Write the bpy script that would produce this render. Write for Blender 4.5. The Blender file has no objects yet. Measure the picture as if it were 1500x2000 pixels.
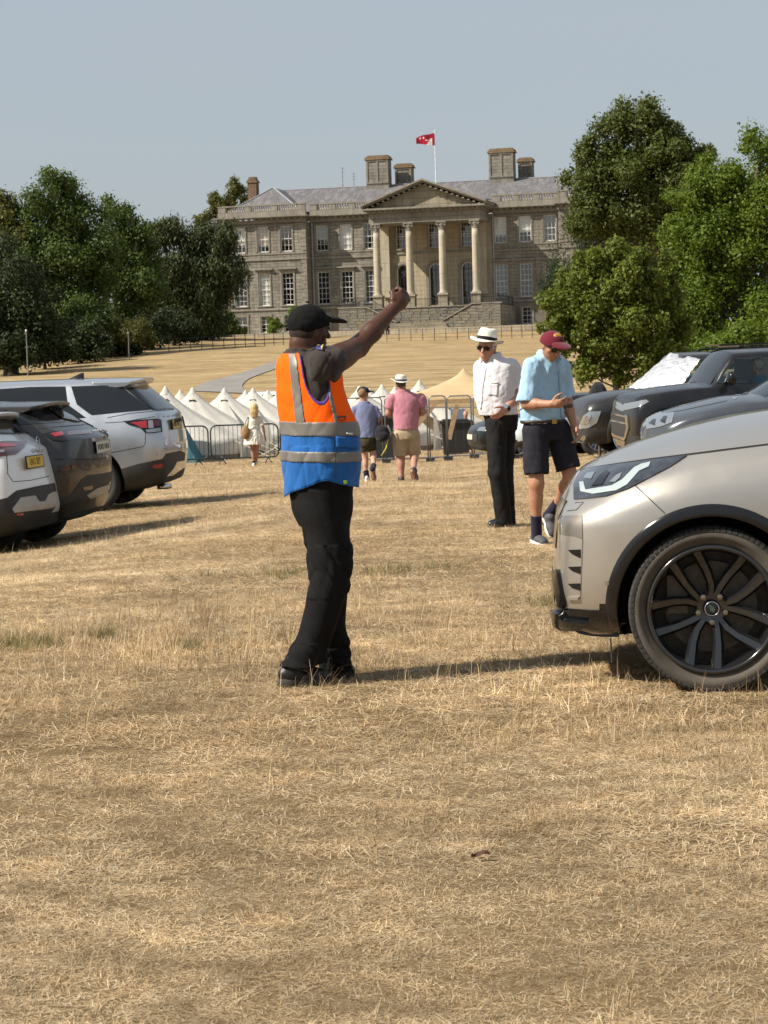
import bpy, bmesh, math, random
import numpy as np
from mathutils import Vector, Matrix
from mathutils.bvhtree import BVHTree

random.seed(7)
RNG = np.random.default_rng(7)
SC = bpy.context.scene
COL = SC.collection
PI = math.pi

# ------------------------------------------------------------------ camera, light, exposure
EYE = 1.52                       # camera height over the field
FPX = 4160.0                     # focal length in photo pixels (photo 1500 x 2000)
ROLL = 0.0315
PITCH = math.atan(295.0 / FPX)
cam_data = bpy.data.cameras.new('camera')
cam_data.sensor_fit = 'VERTICAL'
cam_data.sensor_height = 36.0
cam_data.lens = FPX / 2000.0 * 36.0
cam_data.clip_start = 0.1
cam_data.clip_end = 6000.0
cam_data.dof.use_dof = True
cam_data.dof.focus_distance = 11.0
cam_data.dof.aperture_fstop = 17.0
cam = bpy.data.objects.new('camera', cam_data)
COL.objects.link(cam)
_r, _f = Vector((1, 0, 0)), Vector((0, math.cos(PITCH), -math.sin(PITCH)))
_u = Vector((0, math.sin(PITCH), math.cos(PITCH)))
# the camera leans clockwise, so the picture leans the other way
_r2 = _r * math.cos(ROLL) - _u * math.sin(ROLL)
_u2 = _r * math.sin(ROLL) + _u * math.cos(ROLL)
m = Matrix.Identity(4)
for i in range(3):
    m[i][0], m[i][1], m[i][2] = _r2[i], _u2[i], -_f[i]
m.translation = (0, 0, EYE)
cam.matrix_world = m
SC.camera = cam

SUN_EL, SUN_AZ = math.radians(43), math.radians(252)          # azimuth clockwise from +Y
TO_SUN = Vector((math.sin(SUN_AZ) * math.cos(SUN_EL), math.cos(SUN_AZ) * math.cos(SUN_EL), math.sin(SUN_EL)))
world = bpy.data.worlds.new('World')
SC.world = world
world.use_nodes = True
wn, wl = world.node_tree.nodes, world.node_tree.links
bg = wn['Background']
sky = wn.new('ShaderNodeTexSky')
sky.sky_type = 'NISHITA'
sky.sun_disc = False
sky.sun_elevation = SUN_EL
sky.sun_rotation = SUN_AZ
sky.air_density = 1.3
sky.dust_density = 2.2
sky.ozone_density = 3.0
sky.altitude = 50
veil = wn.new('ShaderNodeMix')                # a thin, even, high overcast veil over the blue
veil.data_type = 'RGBA'
veil.inputs[0].default_value = 0.78
wl.new(sky.outputs[0], veil.inputs[6])
veil.inputs[7].default_value = (3.36, 3.72, 4.14, 1)
tcw = wn.new('ShaderNodeTexCoord')
mpw = wn.new('ShaderNodeMapping'); mpw.inputs['Scale'].default_value = (1.5, 1.5, 7.0)
cl = wn.new('ShaderNodeTexNoise'); cl.inputs['Scale'].default_value = 1.6; cl.inputs['Detail'].default_value = 5; cl.inputs['Roughness'].default_value = .55
wl.new(tcw.outputs['Generated'], mpw.inputs[0]); wl.new(mpw.outputs[0], cl.inputs['Vector'])
rng_ = wn.new('ShaderNodeMapRange'); rng_.inputs[1].default_value = .3; rng_.inputs[2].default_value = .7; rng_.inputs[3].default_value = .68; rng_.inputs[4].default_value = .86
wl.new(cl.outputs['Fac'], rng_.inputs[0]); wl.new(rng_.outputs[0], veil.inputs[0])
wl.new(veil.outputs[2], bg.inputs[0])
bg.inputs[1].default_value = 0.086
sun_data = bpy.data.lights.new('sun', 'SUN')
sun_data.energy = 4.8
sun_data.angle = math.radians(0.55)
sun_data.color = (1.0, 0.93, 0.82)
sun = bpy.data.objects.new('sun', sun_data)
sun.rotation_euler = TO_SUN.to_track_quat('Z', 'Y').to_euler()
COL.objects.link(sun)
SC.view_settings.view_transform = 'Standard'
SC.view_settings.look = 'None'
SC.view_settings.exposure = 0.66
SC.view_settings.gamma = 1.0
SC.view_settings.use_curve_mapping = False
SC.cycles.max_bounces = 8
SC.cycles.transparent_max_bounces = 8

# ------------------------------------------------------------------ helpers
def pt(px, py, d):
    """World point seen at photo pixel (px, py) at distance d along +Y."""
    X, Y = px - 750.0, -(py - 1000.0)
    c, s = math.cos(ROLL), math.sin(ROLL)
    xt, yt = X * c + Y * s, -X * s + Y * c
    v = Vector((1, 0, 0)) * xt + _f * FPX + _u * yt
    v = v * (d / v.y)
    return Vector((v.x, v.y, v.z + EYE))

def pix(p):
    v = Vector(p) - Vector((0, 0, EYE))
    xt, yt, zt = v.dot(_r), v.dot(_u), v.dot(_f)
    xt, yt = xt / zt * FPX, yt / zt * FPX
    c, s = math.cos(ROLL), math.sin(ROLL)
    return (750 + xt * c - yt * s, 1000 - (xt * s + yt * c))

_ky = np.array([-400, -20, 0, 12, 20, 26, 34, 45, 58, 70, 80, 95, 120, 150, 185, 215, 228, 240, 300, 600, 3000], float)
_kz = np.array([0, 0, 0, 0, -0.02, -0.14, -0.40, -0.82, -1.16, -1.30, -1.22, -0.72, 0.40, 1.42, 2.95, 4.15, 4.62, 4.70, 4.75, 5.2, 8], float)
def _pchip_slopes(x, y):
    h = np.diff(x); dl = np.diff(y) / h
    m = np.zeros_like(y)
    for i in range(1, len(x) - 1):
        if dl[i-1] * dl[i] > 0:
            w1, w2 = 2*h[i] + h[i-1], h[i] + 2*h[i-1]
            m[i] = (w1 + w2) / (w1 / dl[i-1] + w2 / dl[i])
    m[0], m[-1] = dl[0], dl[-1]
    return m
def pchip(x, y, q):
    x, y = np.asarray(x, float), np.asarray(y, float)
    keep = np.concatenate([[True], np.diff(x) > 1e-9]); x, y = x[keep], y[keep]
    q = np.clip(np.asarray(q, float), x[0], x[-1])
    if len(x) == 2:
        return y[0] + (y[1] - y[0]) * (q - x[0]) / (x[1] - x[0])
    m = _pchip_slopes(x, y)
    i = np.clip(np.searchsorted(x, q, side='right') - 1, 0, len(x) - 2)
    h = x[i+1] - x[i]; t = (q - x[i]) / h
    return (y[i] * (1 + 2*t) * (1-t)**2 + h*m[i]*t*(1-t)**2 + y[i+1]*t*t*(3 - 2*t) + h*m[i+1]*t*t*(t-1))
def ter(x, y):
    """Height of the ground."""
    x, y = np.asarray(x, float), np.asarray(y, float)
    z = pchip(_ky, _kz, y)
    far = np.clip((y - 60) / 60, 0, 1) * np.clip((260 - y) / 40, 0, 1)
    z = z + far * (0.16 * np.sin(x * .11 + y * .05) + 0.10 * np.sin(x * .23 - y * .09 + 1.3))
    # the field falls away to the left by the parked cars and lifts a little to the right
    amp = pchip([-400., 11., 20., 24., 29., 42., 60., 3000.], [0, 0, .085, .112, .050, .01, 0, 0], y)
    z = z - amp * np.clip(-x - .8, 0, 6)
    ampr = pchip([-400, 20, 30, 40, 52, 70, 3000], [0, 0, .03, .075, .05, 0, 0], y)
    z = z + ampr * np.clip(x - 1.2, 0, 8)
    near = np.clip((40 - y) / 30, 0, 1)
    return z + near * 0.012 * (np.sin(x * 1.3 + y * .7) + np.sin(y * 1.9 - x * .6 + 2))
def gz(x, y):
    return float(ter(x, y))
def ground_at(px, py):
    """Where the ground is met at photo pixel (px, py)."""
    lo = None
    prev = 4.0
    for d in np.concatenate([np.arange(4, 60, .5), np.arange(60, 320, 2.)]):
        p = pt(px, py, d)
        if p.z < gz(p.x, p.y):
            a, b = prev, d
            for _ in range(30):
                c = (a + b) / 2
                p = pt(px, py, c)
                if p.z < gz(p.x, p.y): b = c
                else: a = c
            p = pt(px, py, b)
            return Vector((p.x, p.y, gz(p.x, p.y)))
        prev = d
    return pt(px, py, 300)

def tag(o, label=None, cat=None, group=None, kind=None):
    if label: o['label'] = label
    if cat: o['category'] = cat
    if group: o['group'] = group
    if kind: o['kind'] = kind
    return o
def empty(name, loc=(0, 0, 0), label=None, cat=None, group=None, rz=0.0):
    o = bpy.data.objects.new(name, None)
    o.empty_display_size = 0.2
    o.location = loc
    o.rotation_euler = (0, 0, rz)
    COL.objects.link(o)
    return tag(o, label, cat, group)
def link(name, me, parent=None, loc=None):
    o = bpy.data.objects.new(name, me)
    COL.objects.link(o)
    if parent is not None: o.parent = parent
    if loc is not None: o.location = loc
    return o
def copy_tree(o, parent=None):
    c = o.copy()
    COL.objects.link(c)
    if parent is not None: c.parent = parent
    for ch in list(o.children):
        copy_tree(ch, c)
    return c

class MB:
    """Collects shapes into one mesh."""
    def __init__(s):
        s.v, s.f, s.mi, s.cur, s.smooth = [], [], [], 0, []
        s.sm = False
    def add(s, vs, fs):
        o = len(s.v)
        s.v.extend([tuple(p) for p in vs])
        for f in fs:
            s.f.append([i + o for i in f]); s.mi.append(s.cur); s.smooth.append(s.sm)
    def box(s, c, d, rz=0.0, M=None):
        x, y, z = d[0]/2, d[1]/2, d[2]/2
        vs = [Vector((sx*x, sy*y, sz*z)) for sz in (-1, 1) for sy in (-1, 1) for sx in (-1, 1)]
        R = M if M is not None else Matrix.Rotation(rz, 3, 'Z')
        vs = [R @ v + Vector(c) for v in vs]
        s.add(vs, [(0,2,3,1), (4,5,7,6), (0,1,5,4), (2,6,7,3), (0,4,6,2), (1,3,7,5)])
    def bar(s, a, b, w, h=None, up=(0, 0, 1)):
        a, b = Vector(a), Vector(b)
        h = w if h is None else h
        t = (b - a).normalized()
        r = t.cross(Vector(up))
        if r.length < 1e-4: r = t.cross(Vector((1, 0, 0)))
        r.normalize(); u = r.cross(t)
        vs = []
        for p in (a, b):
            for i, j in ((-1,-1), (1,-1), (1,1), (-1,1)):
                vs.append(p + r*(i*w/2) + u*(j*h/2))
        s.add(vs, [(0,1,2,3), (7,6,5,4), (0,4,5,1), (1,5,6,2), (2,6,7,3), (3,7,4,0)])
    def tube(s, pts, rad, n=8, cap=True):
        pts = [Vector(p) for p in pts]
        k = len(pts)
        rads = rad if isinstance(rad, (list, tuple)) else [rad] * k
        prev = None
        vs, fs = [], []
        for i, p in enumerate(pts):
            t = (pts[min(i+1, k-1)] - pts[max(i-1, 0)]).normalized()
            if prev is None:
                r = t.cross(Vector((0, 0, 1)))
                if r.length < 1e-3: r = t.cross(Vector((1, 0, 0)))
            else:
                r = prev - t * prev.dot(t)
            r.normalize(); prev = r
            u = t.cross(r)
            for j in range(n):
                a = 2*PI*j/n
                vs.append(p + (r*math.cos(a) + u*math.sin(a)) * rads[i])
        for i in range(k-1):
            for j in range(n):
                j2 = (j+1) % n
                fs.append((i*n+j, i*n+j2, (i+1)*n+j2, (i+1)*n+j))
        if cap:
            fs.append(tuple(range(n-1, -1, -1))); fs.append(tuple((k-1)*n + j for j in range(n)))
        s.add(vs, fs)
    def lathe(s, prof, n=24, axis='Z', c=(0, 0, 0), cap=True):
        """prof: (radius, height) pairs."""
        vs, fs = [], []
        for r, z in prof:
            for j in range(n):
                a = 2*PI*j/n
                x, y = r*math.cos(a), r*math.sin(a)
                p = (x, y, z) if axis == 'Z' else ((x, z, y) if axis == 'Y' else (z, x, y))
                vs.append((p[0]+c[0], p[1]+c[1], p[2]+c[2]))
        k = len(prof)
        for i in range(k-1):
            for j in range(n):
                j2 = (j+1) % n
                fs.append((i*n+j, i*n+j2, (i+1)*n+j2, (i+1)*n+j))
        if cap:
            fs.append(tuple(range(n-1, -1, -1))); fs.append(tuple((k-1)*n+j for j in range(n)))
        s.add(vs, fs)
    def prism(s, poly, a, b):
        """Polygon of 3-D points poly, swept by vector a -> b."""
        n = len(poly)
        a, b = Vector(a), Vector(b)
        vs = [Vector(p)+a for p in poly] + [Vector(p)+b for p in poly]
        fs = [tuple(range(n-1, -1, -1)), tuple(range(n, 2*n))]
        fs += [(i, (i+1) % n, n+(i+1) % n, n+i) for i in range(n)]
        s.add(vs, fs)
    def mesh(s, name, mats):
        me = bpy.data.meshes.new(name)
        me.from_pydata(s.v, [], s.f)
        mats = mats if isinstance(mats, (list, tuple)) else [mats]
        for mm in mats: me.materials.append(mm)
        me.polygons.foreach_set('material_index', s.mi)
        me.polygons.foreach_set('use_smooth', s.smooth)
        bm = bmesh.new(); bm.from_mesh(me)
        bmesh.ops.recalc_face_normals(bm, faces=bm.faces)
        bm.to_mesh(me); bm.free()
        me.update()
        return me
    def build(s, name, mats, parent=None, loc=None):
        return link(name, s.mesh(name, mats), parent, loc)

def np_mesh(name, V, Fq, mat, smooth=True):
    """Fast mesh from arrays (n x 3, m x k)."""
    me = bpy.data.meshes.new(name)
    V = np.ascontiguousarray(V, np.float32); Fq = np.ascontiguousarray(Fq, np.int32)
    k = Fq.shape[1]
    me.vertices.add(len(V)); me.vertices.foreach_set('co', V.ravel())
    me.loops.add(Fq.size); me.loops.foreach_set('vertex_index', Fq.ravel())
    me.polygons.add(len(Fq))
    me.polygons.foreach_set('loop_start', np.arange(0, Fq.size, k, dtype=np.int32))
    me.polygons.foreach_set('loop_total', np.full(len(Fq), k, np.int32))
    me.polygons.foreach_set('use_smooth', np.full(len(Fq), smooth, bool))
    me.update(calc_edges=True)
    if mat is not None: me.materials.append(mat)
    return me

# ------------------------------------------------------------------ materials
class NT:
    def __init__(s, name):
        s.m = bpy.data.materials.new(name); s.m.use_nodes = True
        s.n, s.l = s.m.node_tree.nodes, s.m.node_tree.links
        s.b = s.n['Principled BSDF']
    def new(s, t, **kw):
        n = s.n.new(t)
        for k, v in kw.items(): setattr(n, k, v)
        return n
    def coord(s, kind='Object', scale=None):
        c = s.new('ShaderNodeTexCoord').outputs[kind]
        if scale is not None:
            mp = s.new('ShaderNodeMapping'); mp.inputs['Scale'].default_value = scale
            s.l.new(c, mp.inputs[0]); c = mp.outputs[0]
        return c
    def pos(s, scale=None):
        c = s.new('ShaderNodeNewGeometry').outputs['Position']
        if scale is not None:
            mp = s.new('ShaderNodeMapping'); mp.inputs['Scale'].default_value = scale
            s.l.new(c, mp.inputs[0]); c = mp.outputs[0]
        return c
    def noise(s, co, scale=5, detail=4, rough=.55, dist=0):
        n = s.new('ShaderNodeTexNoise')
        n.inputs['Scale'].default_value = scale; n.inputs['Detail'].default_value = detail
        n.inputs['Roughness'].default_value = rough; n.inputs['Distortion'].default_value = dist
        s.l.new(co, n.inputs['Vector'])
        return n.outputs['Fac']
    def ramp(s, fac, stops):
        r = s.new('ShaderNodeValToRGB')
        e = r.color_ramp.elements
        while len(e) < len(stops): e.new(.5)
        for i, (p, c) in enumerate(stops):
            e[i].position = p; e[i].color = (c[0], c[1], c[2], 1) if not isinstance(c, float) else (c, c, c, 1)
        s.l.new(fac, r.inputs[0])
        return r.outputs[0]
    def mix(s, fac, a, b, mode='MIX'):
        n = s.new('ShaderNodeMix', data_type='RGBA', blend_type=mode)
        for i, v in ((0, fac), (6, a), (7, b)):
            if isinstance(v, bpy.types.NodeSocket): s.l.new(v, n.inputs[i])
            elif i == 0: n.inputs[0].default_value = v
            else: n.inputs[i].default_value = (v[0], v[1], v[2], 1)
        return n.outputs[2]
    def math(s, op, a, b=None):
        n = s.new('ShaderNodeMath', operation=op)
        for i, v in ((0, a), (1, b)):
            if v is None: continue
            if isinstance(v, bpy.types.NodeSocket): s.l.new(v, n.inputs[i])
            else: n.inputs[i].default_value = v
        return n.outputs[0]
    def bump(s, h, strength=.3, dist=.02, normal=None):
        n = s.new('ShaderNodeBump'); n.inputs['Strength'].default_value = strength; n.inputs['Distance'].default_value = dist
        s.l.new(h, n.inputs['Height'])
        if normal is not None: s.l.new(normal, n.inputs['Normal'])
        return n.outputs[0]
    def out(s, color=None, rough=None, normal=None, **kw):
        b = s.b
        for k, v in (('Base Color', color), ('Roughness', rough), ('Normal', normal)):
            if v is None: continue
            if isinstance(v, bpy.types.NodeSocket): s.l.new(v, b.inputs[k])
            elif k == 'Base Color': b.inputs[k].default_value = (v[0], v[1], v[2], 1)
            else: b.inputs[k].default_value = v
        for k, v in kw.items():
            k = k.replace('_', ' ')
            if isinstance(v, bpy.types.NodeSocket): s.l.new(v, b.inputs[k])
            else: b.inputs[k].default_value = v if not isinstance(v, tuple) else (v[0], v[1], v[2], 1)
        return s.m
_mats = {}
def basic(name, col, rough=.6, var=.12, scale=8., bump=0., bscale=60., **kw):
    """Plain procedural material: colour broken up by noise, optional fine relief."""
    if name in _mats: return _mats[name]
    t = NT(name)
    co = t.coord('Object')
    n = t.noise(co, scale, 5, .6)
    lo = tuple(max(0, c * (1 - var)) for c in col); hi = tuple(c * (1 + var) for c in col)
    c = t.ramp(n, [(.3, lo), (.7, hi)])
    nm = t.bump(t.noise(co, bscale, 3), bump, .01) if bump else None
    _mats[name] = t.out(c, rough, nm, **kw)
    return _mats[name]
def cloth(name, col, var=.15, weave=900., fold=.0, rough=.85, sheen=.15):
    if name in _mats: return _mats[name]
    t = NT(name)
    co = t.coord('Object')
    n = t.noise(co, 7, 4, .6)
    c = t.ramp(n, [(.3, tuple(x*(1-var) for x in col)), (.72, tuple(x*(1+var) for x in col))])
    h = t.noise(co, weave, 2)
    nm = t.bump(h, .25, .001)
    if fold:
        f = t.noise(t.coord('Object', (1, 1, .45)), 16, 3, .5, 1.2)
        nm = t.bump(f, fold, .012, nm)
    _mats[name] = t.out(c, rough, nm, Sheen_Weight=sheen, Specular_IOR_Level=.12)
    return _mats[name]
def paint(name, col, metallic=.6, rough=.32, flake=.08, dust=.06, coat=.9):
    if name in _mats: return _mats[name]
    t = NT(name)
    co = t.coord('Object')
    fl = t.noise(co, 900, 1)
    c = t.ramp(fl, [(.3, tuple(x*(1-flake) for x in col)), (.7, tuple(x*(1+flake) for x in col))])
    d = t.noise(co, 3.2, 5, .65)
    dm = t.ramp(d, [(.45, 0.), (.75, dust)])
    c = t.mix(dm, c, (.36, .30, .21))
    r = t.ramp(d, [(.3, rough), (.8, min(1, rough + .15))])
    _mats[name] = t.out(c, r, None, Metallic=metallic, Coat_Weight=coat, Coat_Roughness=.04)
    return _mats[name]
def glassy(name, col=(.012, .014, .016), rough=.03):
    if name in _mats: return _mats[name]
    t = NT(name)
    r = t.ramp(t.noise(t.coord('Object'), 4, 4), [(.3, rough), (.8, rough + .06)])
    _mats[name] = t.out(col, r, None, Specular_IOR_Level=.5)
    return _mats[name]
# ------------------------------------------------------------------ ground
def straw_mat(name):
    t = NT(name)
    p = t.pos()
    big = t.noise(p, .35, 5, .6)
    mid = t.noise(t.pos((1, 1.6, 1)), 1.7, 5, .65, .6)
    fine = t.noise(p, 38, 4, .7)
    strands = t.noise(t.pos((9, 60, 9)), 4, 4, .7, 1.5)
    c = t.ramp(fine, [(.25, (.10, .067, .035)), (.5, (.26, .182, .095)), (.78, (.45, .335, .19))])
    c2 = t.ramp(strands, [(.3, (.18, .12, .06)), (.7, (.48, .355, .195))])
    c = t.mix(.5, c, c2)
    c = t.mix(1, c, t.ramp(big, [(.32, (.88, .86, .84)), (.62, (1.22, 1.18, 1.12))]), 'MULTIPLY')
    near = t.mix(t.ramp(mid, [(.60, 0.), (.76, .35)]), c, (.15, .14, .055))
    # mown hillside: pale bleached streaks across the slope, olive and brown hollows
    st = t.noise(t.pos((.16, .8, .8)), 1.3, 7, .68, 1.2)
    st2 = t.noise(t.pos((.55, 3.2, 3.2)), 1.6, 6, .7, .7)
    c = t.ramp(st, [(.28, (.130, .095, .045)), (.42, (.255, .182, .095)), (.55, (.37, .27, .145)), (.72, (.50, .385, .225))])
    c = t.mix(.9, c, t.ramp(st2, [(.30, (.45, .44, .38)), (.5, (.95, .95, .95)), (.70, (1.3, 1.25, 1.15))]), 'MULTIPLY')
    far = t.mix(t.ramp(t.noise(t.pos((.5, 1.2, 1)), .14, 4, .6), [(.52, 0.), (.72, .45)]), c, (.155, .128, .052))
    sx = t.new('ShaderNodeSeparateXYZ'); t.l.new(p, sx.inputs[0])
    k = t.math('ADD', t.math('MULTIPLY', t.math('ADD', sx.outputs[1], -58.0), .05), t.math('ADD', t.math('MULTIPLY', mid, 1.2), -.6))
    k = t.ramp(k, [(0, 0.), (1, 1.)])
    c = t.mix(k, near, far)
    h = t.mix(k, t.mix(.5, fine, strands), st2)
    return t.out(c, .95, t.bump(h, .9, .06), Specular_IOR_Level=.1)
M_STRAW = straw_mat('dry_field_straw')
def ground_sheet():
    ys = np.concatenate([np.arange(-60, 0, 4), np.arange(0, 60, .6), np.arange(60, 260, 2.), np.arange(260, 600, 20), np.arange(600, 3001, 300)])
    xh = np.concatenate([np.arange(0, 30, .75), np.arange(30, 80, 4), np.arange(80, 300, 20), np.arange(300, 1501, 150)])
    xs = np.concatenate([-xh[::-1][:-1], xh])
    X, Y = np.meshgrid(xs, ys)
    Z = ter(X, Y)
    V = np.stack([X, Y, Z], -1).reshape(-1, 3)
    nx, ny = len(xs), len(ys)
    i = np.arange(nx*ny).reshape(ny, nx)
    Fq = np.stack([i[:-1, :-1], i[:-1, 1:], i[1:, 1:], i[1:, :-1]], -1).reshape(-1, 4)
    me = np_mesh('ground', V, Fq, M_STRAW)
    o = link('ground', me); tag(o, kind='structure')
ground_sheet()
# tarmac estate road
def road():
    L = [(372, 765), (395, 750), (440, 738), (500, 719), (548, 703), (590, 689), (612, 676)]
    R = [(482, 770), (474, 752), (486, 741), (530, 724), (566, 710), (606, 692), (626, 677)]
    vs, fs = [], []
    n = 40
    def curve(pts):
        g = [ground_at(*p) for p in pts]
        k = np.linspace(0, len(g)-1, n)
        return [(float(pchip(range(len(g)), [q.x for q in g], a)), float(pchip(range(len(g)), [q.y for q in g], a))) for a in k]
    A, B = curve(L), curve(R)
    for a, b in zip(A, B):
        for k in range(7):
            t = k/6
            x, y = a[0]*(1-t)+b[0]*t, a[1]*(1-t)+b[1]*t
            vs.append((x, y, gz(x, y) + .045))
    for i in range(n-1):
        for k in range(6):
            fs.append((i*7+k, i*7+k+1, (i+1)*7+k+1, (i+1)*7+k))
    t = NT('worn_tarmac')
    c = t.ramp(t.noise(t.pos((1, 1, 1)), .7, 5, .65), [(.3, (.165, .150, .135)), (.7, (.245, .225, .200))])
    mt = t.out(c, .85, t.bump(t.noise(t.pos(), 30, 3), .3, .02))
    me = bpy.data.meshes.new('road'); me.from_pydata(vs, [], fs); me.materials.append(mt)
    tag(link('road', me), kind='structure')
road()

# ------------------------------------------------------------------ dry grass
def straw_blade_mat(name, stops, trans=.36):
    t = NT(name)
    oi = t.new('ShaderNodeObjectInfo').outputs['Random']
    isl = t.new('ShaderNodeNewGeometry').outputs['Random Per Island']
    r = t.math('FRACT', t.math('ADD', oi, isl))
    c = t.ramp(r, stops)
    patch = t.noise(t.pos((1, 1.5, 1)), .55, 5, .65)
    tone = t.ramp(patch, [(.33, (.74, .71, .68)), (.64, (1.24, 1.23, 1.22))])
    c = t.mix(1, c, tone, 'MULTIPLY')
    c = t.mix(.85, c, t.ramp(t.noise(t.pos((1, 1.4, 1)), 3.4, 4, .65), [(.36, (.72, .70, .68)), (.5, (1.06, 1.06, 1.07)), (.64, (1.28, 1.27, 1.26))]), 'MULTIPLY')
    b = t.b
    t.l.new(c, b.inputs['Base Color']); b.inputs['Roughness'].default_value = .62
    b.inputs['Specular IOR Level'].default_value = .3
    tr = t.new('ShaderNodeBsdfTranslucent'); t.l.new(c, tr.inputs[0])
    mx = t.new('ShaderNodeMixShader'); mx.inputs[0].default_value = trans
    t.l.new(b.outputs[0], mx.inputs[1]); t.l.new(tr.outputs[0], mx.inputs[2])
    t.l.new(mx.outputs[0], t.n['Material Output'].inputs[0])
    return t.m
M_BLADE = straw_blade_mat('straw_blade', [(0, (.23, .155, .080)), (.3, (.39, .275, .145)), (.65, (.55, .415, .235)), (.9, (.70, .57, .37)), (1, (.74, .64, .47))])
M_PALE = straw_blade_mat('bleached_blade', [(0, (.42, .32, .185)), (.5, (.66, .53, .335)), (1, (.80, .70, .52))])
M_GREEN = straw_blade_mat('green_blade', [(0, (.07, .085, .025)), (.5, (.12, .125, .04)), (1, (.26, .21, .085))], .3)
def clump(name, n, spread, lo, hi, tilt_lo, tilt_hi, width, mat, seed):
    """A tuft: n bent blades, each three quads long."""
    r = np.random.default_rng(seed)
    vs, fs = [], []
    for _ in range(n):
        a = r.uniform(0, 2*PI); rr = spread * math.sqrt(r.uniform())
        bx, by = rr*math.cos(a), rr*math.sin(a)
        L = r.uniform(lo, hi); ti = r.uniform(tilt_lo, tilt_hi); az = r.uniform(0, 2*PI); bend = r.uniform(-.2, .9)
        w = width * r.uniform(.6, 1.3)
        p = Vector((bx, by, -.004)); side = Vector((-math.sin(az), math.cos(az), r.uniform(-.4, .4))).normalized()
        o = len(vs)
        k = 3
        for i in range(k+1):
            ww = w * (1 - i/k*.85)
            vs += [tuple(p + side*ww/2), tuple(p - side*ww/2)]
            d = Vector((math.sin(ti)*math.cos(az), math.sin(ti)*math.sin(az), math.cos(ti)))
            p = p + d * L/k
            if p.z < .004: p.z = .004
            ti += bend/k*2; az += r.uniform(-.25, .25)
        for i in range(k): fs.append((o+2*i, o+2*i+1, o+2*i+3, o+2*i+2))
    me = bpy.data.meshes.new(name); me.from_pydata(vs, [], fs); me.materials.append(mat)
    return bpy.data.objects.new(name, me)
def scatter(name, kinds, P, S, W):
    """One object whose points carry tufts (kinds) through geometry nodes: P points, S scales, W which kind."""
    me = bpy.data.meshes.new(name)
    me.vertices.add(len(P)); me.vertices.foreach_set('co', np.ascontiguousarray(P, np.float32).ravel())
    at = me.attributes.new('size', 'FLOAT', 'POINT'); at.data.foreach_set('value', np.ascontiguousarray(S, np.float32))
    at = me.attributes.new('spin', 'FLOAT', 'POINT'); at.data.foreach_set('value', RNG.uniform(0, 2*PI, len(P)).astype(np.float32))
    at = me.attributes.new('sort', 'INT', 'POINT'); at.data.foreach_set('value', np.ascontiguousarray(W, np.int32))
    o = link(name, me)
    src = bpy.data.collections.new(name + '_tufts')
    for i, k in enumerate(kinds):
        k.name = 'tuft_%c' % (97+i)
        src.objects.link(k)
    g = bpy.data.node_groups.new(name, 'GeometryNodeTree')
    g.interface.new_socket('Geometry', in_out='INPUT', socket_type='NodeSocketGeometry')
    g.interface.new_socket('Geometry', in_out='OUTPUT', socket_type='NodeSocketGeometry')
    N, Lk = g.nodes, g.links
    gi, go = N.new('NodeGroupInput'), N.new('NodeGroupOutput')
    ci = N.new('GeometryNodeCollectionInfo'); ci.inputs['Collection'].default_value = src
    ci.inputs['Separate Children'].default_value = True; ci.inputs['Reset Children'].default_value = True
    ip = N.new('GeometryNodeInstanceOnPoints'); ip.inputs['Pick Instance'].default_value = True
    def attr(nm, ty):
        a = N.new('GeometryNodeInputNamedAttribute'); a.data_type = ty; a.inputs[0].default_value = nm
        return next(q for q in a.outputs if q.enabled and q.name == 'Attribute')
    cx = N.new('ShaderNodeCombineXYZ'); Lk.new(attr('spin', 'FLOAT'), cx.inputs[2])
    Lk.new(gi.outputs[0], ip.inputs['Points']); Lk.new(ci.outputs[0], ip.inputs['Instance'])
    Lk.new(attr('sort', 'INT'), ip.inputs['Instance Index'])
    Lk.new(cx.outputs[0], ip.inputs['Rotation']); Lk.new(attr('size', 'FLOAT'), ip.inputs['Scale'])
    Lk.new(ip.outputs[0], go.inputs[0])
    md = o.modifiers.new('tufts', 'NODES'); md.node_group = g
    return o
def vnoise(x, y, f, seed):
    r = np.random.default_rng(seed)
    v = np.zeros_like(x)
    for k in range(7):
        a, ph = r.uniform(0, 2*PI), r.uniform(0, 2*PI)
        ff = f * r.uniform(.6, 1.8)
        v += np.sin((x*math.cos(a) + y*math.sin(a))*ff + ph + .8*np.sin((x*math.sin(a) - y*math.cos(a))*ff*.7 + ph*2))
    return v / 7
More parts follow.
